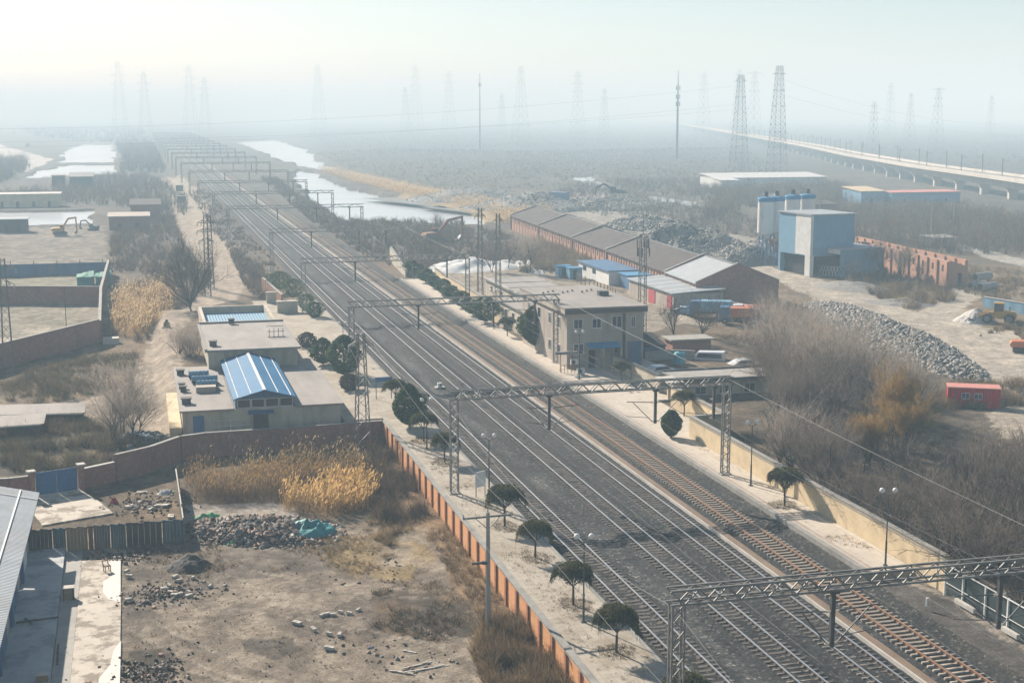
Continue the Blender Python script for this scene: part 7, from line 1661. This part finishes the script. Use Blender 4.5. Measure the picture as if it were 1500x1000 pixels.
hut("shed", "brown gabled hut among the trees in front of the flooded hollow", 205, 217, 408, 416, -1.2, 2.4, 'wood_dark', 'brown_roof', .8, 1)
hut("shed", "small grey block hut on the road behind the brick ruin", 186, 192, 300, 306, -.8, 1.5, 'concrete', 'concrete', .1, 1)
t = thing("concrete_wall", "sunlit triangular stub of wall at the end of the far platform", "wall", (47, 288, -.5)); part("wall_panel", M['cream'], t, lambda m: m.hexa([(50.0, 270, -1), (50.4, 270, -1), (52.6, 300, -1), (52.2, 300, -1), (50.0, 270, .9), (50.4, 270, .9), (52.6, 300, 2.6), (52.2, 300, 2.6)])); part("coping", M['coping'], t, lambda m: m.bar((50.2, 270, .95), (52.4, 300, 2.65), .5, .1))
for k, (x, y, h_) in enumerate([(186, 470, 8), (193, 500, 8), (176, 440, 8), (168, 425, 8), (205, 590, 9), (184, 356, 9), (196, 318, 9), (224, 352, 9), (236, 296, 9)]):
    t = thing("roadside_pole", "thin concrete pole %s" % ["beside the pale stream's near bend", "beside the pale stream's middle bend", "on the reedy bank before the stream", "on the reedy bank nearest the rubble mountain", "near the white gable-end building", "on the road behind the brick ruin, nearer the plant", "on the road behind the brick ruin, past its end", "among the trees beyond the ruin road", "at the roadside past the concrete pipes"][k], "pole", (x, y, -1.2), .4, "thin roadside poles")
    part("shaft", M['concrete'], t, lambda m: m.tube((0, 0, -.5), (0, 0, h_), .16, .11, 8), world=False); part("crossarm", M['steel'], t, lambda m: m.bar((-.8, 0, h_ - .4), (.8, 0, h_ - .4), .1), world=False)

# ------------------------------------------------------------------ viaduct
VP = [(262, 290), (300, 398), (319, 461), (353, 584), (407, 745), (487, 960), (690, 1550), (1150, 2890), (1800, 4800)]
t = thing("viaduct", "long pale concrete railway viaduct on slender piers crossing the plain", "viaduct", (319, 461, -1.5))
def sweep(mb, pts, prof):
    n = len(prof); rows = []
    for i, p in enumerate(pts):
        a = pts[max(0, i - 1)]; b = pts[min(len(pts) - 1, i + 1)]; dx, dy = b[0] - a[0], b[1] - a[1]; L = math.hypot(dx, dy); nx, ny = dy / L, -dx / L
        rows += [(p[0] + nx * o, p[1] + ny * o, z) for o, z in prof]
    fs = [tuple(range(n))[::-1]] + [(i * n + k, i * n + (k + 1) % n, (i + 1) * n + (k + 1) % n, (i + 1) * n + k) for i in range(len(pts) - 1) for k in range(n)] + [tuple((len(pts) - 1) * n + k for k in range(n))]
    mb.add(rows, fs)
part("deck", M['viaduct'], t, lambda m: sweep(m, VP, [(-2.8, 3.6), (2.8, 3.6), (3.6, 6.0), (6.2, 6.5), (6.2, 7.1), (-6.2, 7.1), (-6.2, 6.5), (-3.6, 6.0)][::-1]))
part("parapet", M['viaduct'], t, lambda m: (sweep(m, VP, [(6.0, 7.1), (6.25, 7.1), (6.25, 8.1), (6.0, 8.1)][::-1]), sweep(m, VP, [(-6.25, 7.1), (-6.0, 7.1), (-6.0, 8.1), (-6.25, 8.1)][::-1])))
part("track_bed", M['gravel'], t, lambda m: [sweep(m, VP, [(o - 1.3, 7.11), (o + 1.3, 7.11), (o + 1.3, 7.35), (o - 1.3, 7.35)][::-1]) for o in (-2.5, 2.5)])
def along(s):
    for a, b in zip(VP, VP[1:]):
        L = math.hypot(b[0] - a[0], b[1] - a[1])
        if s <= L: return a[0] + (b[0] - a[0]) * s / L, a[1] + (b[1] - a[1]) * s / L, math.atan2(b[1] - a[1], b[0] - a[0])
        s -= L
    return None
k = 0
while True:
    q = along(20 + k * 32.6)
    if q is None or k > 44: break
    x, y, a = q; mb = MB()
    w2 = lambda o, u: (x + math.cos(a) * u + math.sin(a) * o, y + math.sin(a) * u - math.cos(a) * o)
    for z0, z1, wa, wb in ((-2.4, 1.6, 1.5, 1.6), (1.6, 3.58, 1.6, 2.9)):
        mb.hexa([(*w2(wa, -1), z0), (*w2(wa, 1), z0), (*w2(-wa, 1), z0), (*w2(-wa, -1), z0), (*w2(wb, -1.2), z1), (*w2(wb, 1.2), z1), (*w2(-wb, 1.2), z1), (*w2(-wb, -1.2), z1)])
    mb.build("pier", M['viaduct'], t); k += 1
for k in range(26):
    for sd_ in (-1, 1):
        q = along(30 + k * 50 + (sd_ > 0) * 6)
        if q is None: continue
        x, y, a = q; px, py = x + math.sin(a) * 5.3 * sd_, y - math.cos(a) * 5.3 * sd_
        m_ = thing("catenary_mast", "grey catenary mast on the viaduct's %s edge, %s in its row from the near end" % ("near" if sd_ > 0 else "far", ordn(k)), "mast", (px, py, 7.1), a, "catenary masts on the viaduct")
        part("pole", M['far_steel'], m_, lambda m: m.bar((0, 0, 0), (0, 0, 7.6), .28), world=False); part("cantilever", M['far_steel'], m_, lambda m: (m.bar((0, 0, 6.8), (0, sd_ * 2.6, 6.6), .10), m.bar((0, 0, 5.6), (0, sd_ * 2.2, 6.6), .08)), world=False)

# ------------------------------------------------------------------ pylons of the plain
PG = "power pylons on the plain"
lattice_tower("power_pylon", "tall dense lattice pylon directly above the silos, the taller of the near two", "pylon", 311.7, 651, -1.5, 56, 8.5, 2.5, [(52, 3.6, 0), (44, 3.2, 0), (36, 4.0, 0)], n=17, r=.095, mat=M['far_steel'], group=PG)
lattice_tower("power_pylon", "dense lattice pylon above the white hall, the shorter of the near two", "pylon", 316, 707, -1.5, 53, 8.5, 2.5, [(50, 3.4, 0), (41, 3.2, 0), (33, 3.6, 0)], n=17, r=.095, mat=M['far_steel'], group=PG)
t = thing("mast_pole", "tall slim antenna mast pole rising from the hazy wood", "mast", (364.9, 922, -1.5)); part("shaft", M['far_steel'], t, lambda m: (m.tube((0, 0, 0), (0, 0, 45), .9, .6, 10), m.tube((0, 0, 45), (0, 0, 62), .5, .15, 8)), world=False); part("antenna_ring", M['far_steel'], t, lambda m: [m.cbox((math.cos(q) * 1.3, math.sin(q) * 1.3, z), (.5, .5, 3), q) for q in (0, 2.1, 4.2) for z in (39, 44, 50)], world=False)
def far_pylon(u, vt, d, label, kind=0, w=1.0):
    dr = FW * F + RT * (u - CX) + DN * (180 - CY); dr = dr / math.hypot(dr[0], dr[1]); x, y = dr[0] * d, dr[1] * d
    h = ZV(vt, (x, y)) + 1.5; r = .022 * d / 500 * w
    arms = [(h * .93, h * .09, 0), (h * .82, h * .12, 0), (h * .71, h * .10, 0)] if kind == 0 else [(h * .95, h * .05, 0), (h * .8, h * .06, 0)] if kind == 2 else [(h * .97, h * .15, 0), (h * .85, h * .09, 0), (h * .74, h * .11, 0)]
    lattice_tower("power_pylon", label, "pylon", x, y, -1.5, h, h * .19, h * .035, arms, n=9, r=min(r, .6), mat=M['far_steel'], group=PG, rz=.3)
LR = ["far left of the railway, the clearest on that side", "left of the clearest western pylon, nearly lost in haze", "just right of the railway's vanishing tracks", "above the vanishing railway, very faint", "above the canal bend, clear and narrow", "faint, right of the one above the canal bend", "faint and tall, two along from the canal bend", "between the faint pair and the thin pole", "short and faint beside the thin pole", "wide-legged, right of the thin pole", "broad double-armed, right of the wide-legged one", "low and faint, left of the tall antenna mast", "right of the tall antenna mast, faint", "behind the shorter near pylon, faint top only", "between the two near dense pylons", "low and dark beyond the viaduct, its nearest", "faint, above the viaduct's middle", "small, second along beyond the viaduct", "with forked horn top beyond the viaduct", "last and faintest at the picture's edge"]
for (u, vt, d, k), lb in zip([(176, 90, 1750, 0), (213, 105, 1750, 0), (301, 114, 1850, 0), (279, 96, 1850, 0), (467, 95, 1800, 2), (594, 128, 1900, 0), (609, 96, 1850, 0), (658, 105, 1900, 0), (735, 138, 1900, 0), (763, 98, 1350, 2), (846, 105, 1600, 0), (885, 130, 1700, 0), (1030, 106, 1700, 0), (1081, 102, 1600, 0), (1104, 105, 1350, 1), (1280, 149, 900, 0), (1303, 122, 1700, 0), (1333, 137, 1300, 2), (1373, 129, 1050, 1), (1451, 140, 1800, 0)], LR):
    far_pylon(u, vt, d, "hazy power pylon " + lb, k)
t = thing("mast_pole", "thin hazy pole between the pylons over the plain", "mast", (0, 0, 0)); dr = FW * F + RT * (703 - CX) + DN * (180 - CY); dr = dr / math.hypot(dr[0], dr[1]) * 1250; t.location = (dr[0], dr[1], -1.5); h_ = ZV(105, dr); part("shaft", M['far_steel'], t, lambda m: m.tube((0, 0, 0), (0, 0, h_), .7, .25, 8), world=False); part("antenna_ring", M['far_steel'], t, lambda m: [m.cbox((math.cos(q), math.sin(q), h_ * .85), (.5, .5, 3), q) for q in (0, 2.1, 4.2)], world=False)
def pw(a, b, r, sag, lb): wire([a, b], r, lb, None, sag, "power_line", 14)
pw((313, 651, 48), (560, 820, 24), .03, 6, "power line from the taller near pylon out beyond the viaduct")
pw((315, 651, 40), (600, 830, 16), .03, 6, "lower power line from the taller near pylon beyond the viaduct")
pw((316, 707, 46), (-300, 560, 30), .03, 12, "power line from the shorter near pylon sweeping west over the railway")
pw((316, 707, 36), (-320, 480, 22), .03, 10, "lower power line sweeping west over the railway and ponds")
pw((-320, 500, 25), (330, 720, 34), .03, 9, "third power line crossing above the frozen ponds")
for k, (u, v, lb) in enumerate(((40, 215, "dark hazy car on the western road, nearest"), (20, 196, "dark hazy van on the western road in the far lane"), (55, 195, "dark hazy lorry on the western road bend"))):
    g_ = G(u, v, -1.9); car(lb, g_[0], g_[1], -1.9, 1.9, M['car_dark'], True).scale = (1.6, 1.6, 1.7)
for k, (u, v, lb) in enumerate(((230, 500, "dark evergreen sapling beside the dirt track"),)):
    g_ = G(245, 495, ZL); evergreen("sapling", lb, g_[0], g_[1], -2, .5, 2.8, .7, .5, 500, (.06, .14), seed=88)
for k, (x, y) in enumerate(((22.0, 600), (20.5, 520))):
    t = thing("equipment_box", "dark trackside box at a portal foot, %s of two" % ("farther" if k == 0 else "nearer"), "box", (x - 6, y, -.8)); part("case", M['dark_steel'], t, lambda m: m.cbox((0, 0, 1.2), (3, 2.5, 2.4)), world=False); part("lid", M['far_steel'], t, lambda m: m.cbox((0, 0, 2.5), (3.3, 2.8, .2)), world=False)

# ------------------------------------------------------------------ air
mb = MB(); mb.box(-9000, 9000, -300, 21000, -6, 104)
m_, t_, b_ = new_mat("winter_haze")
t_.nodes.remove(b_)
vp = N(t_, "ShaderNodeVolumePrincipled")
vp.inputs["Color"].default_value = (*HAZE_COLOR, 1)
vp.inputs["Density"].default_value = HAZE_DENSITY
vp.inputs["Anisotropy"].default_value = HAZE_G
vp.inputs["Absorption Color"].default_value = (0.5, 0.5, 0.5, 1)
t_.links.new(vp.outputs[0], t_.nodes["Material Output"].inputs["Volume"])
tag(mb.build("haze", m_), "pale winter haze over the whole plain", kind="stuff")
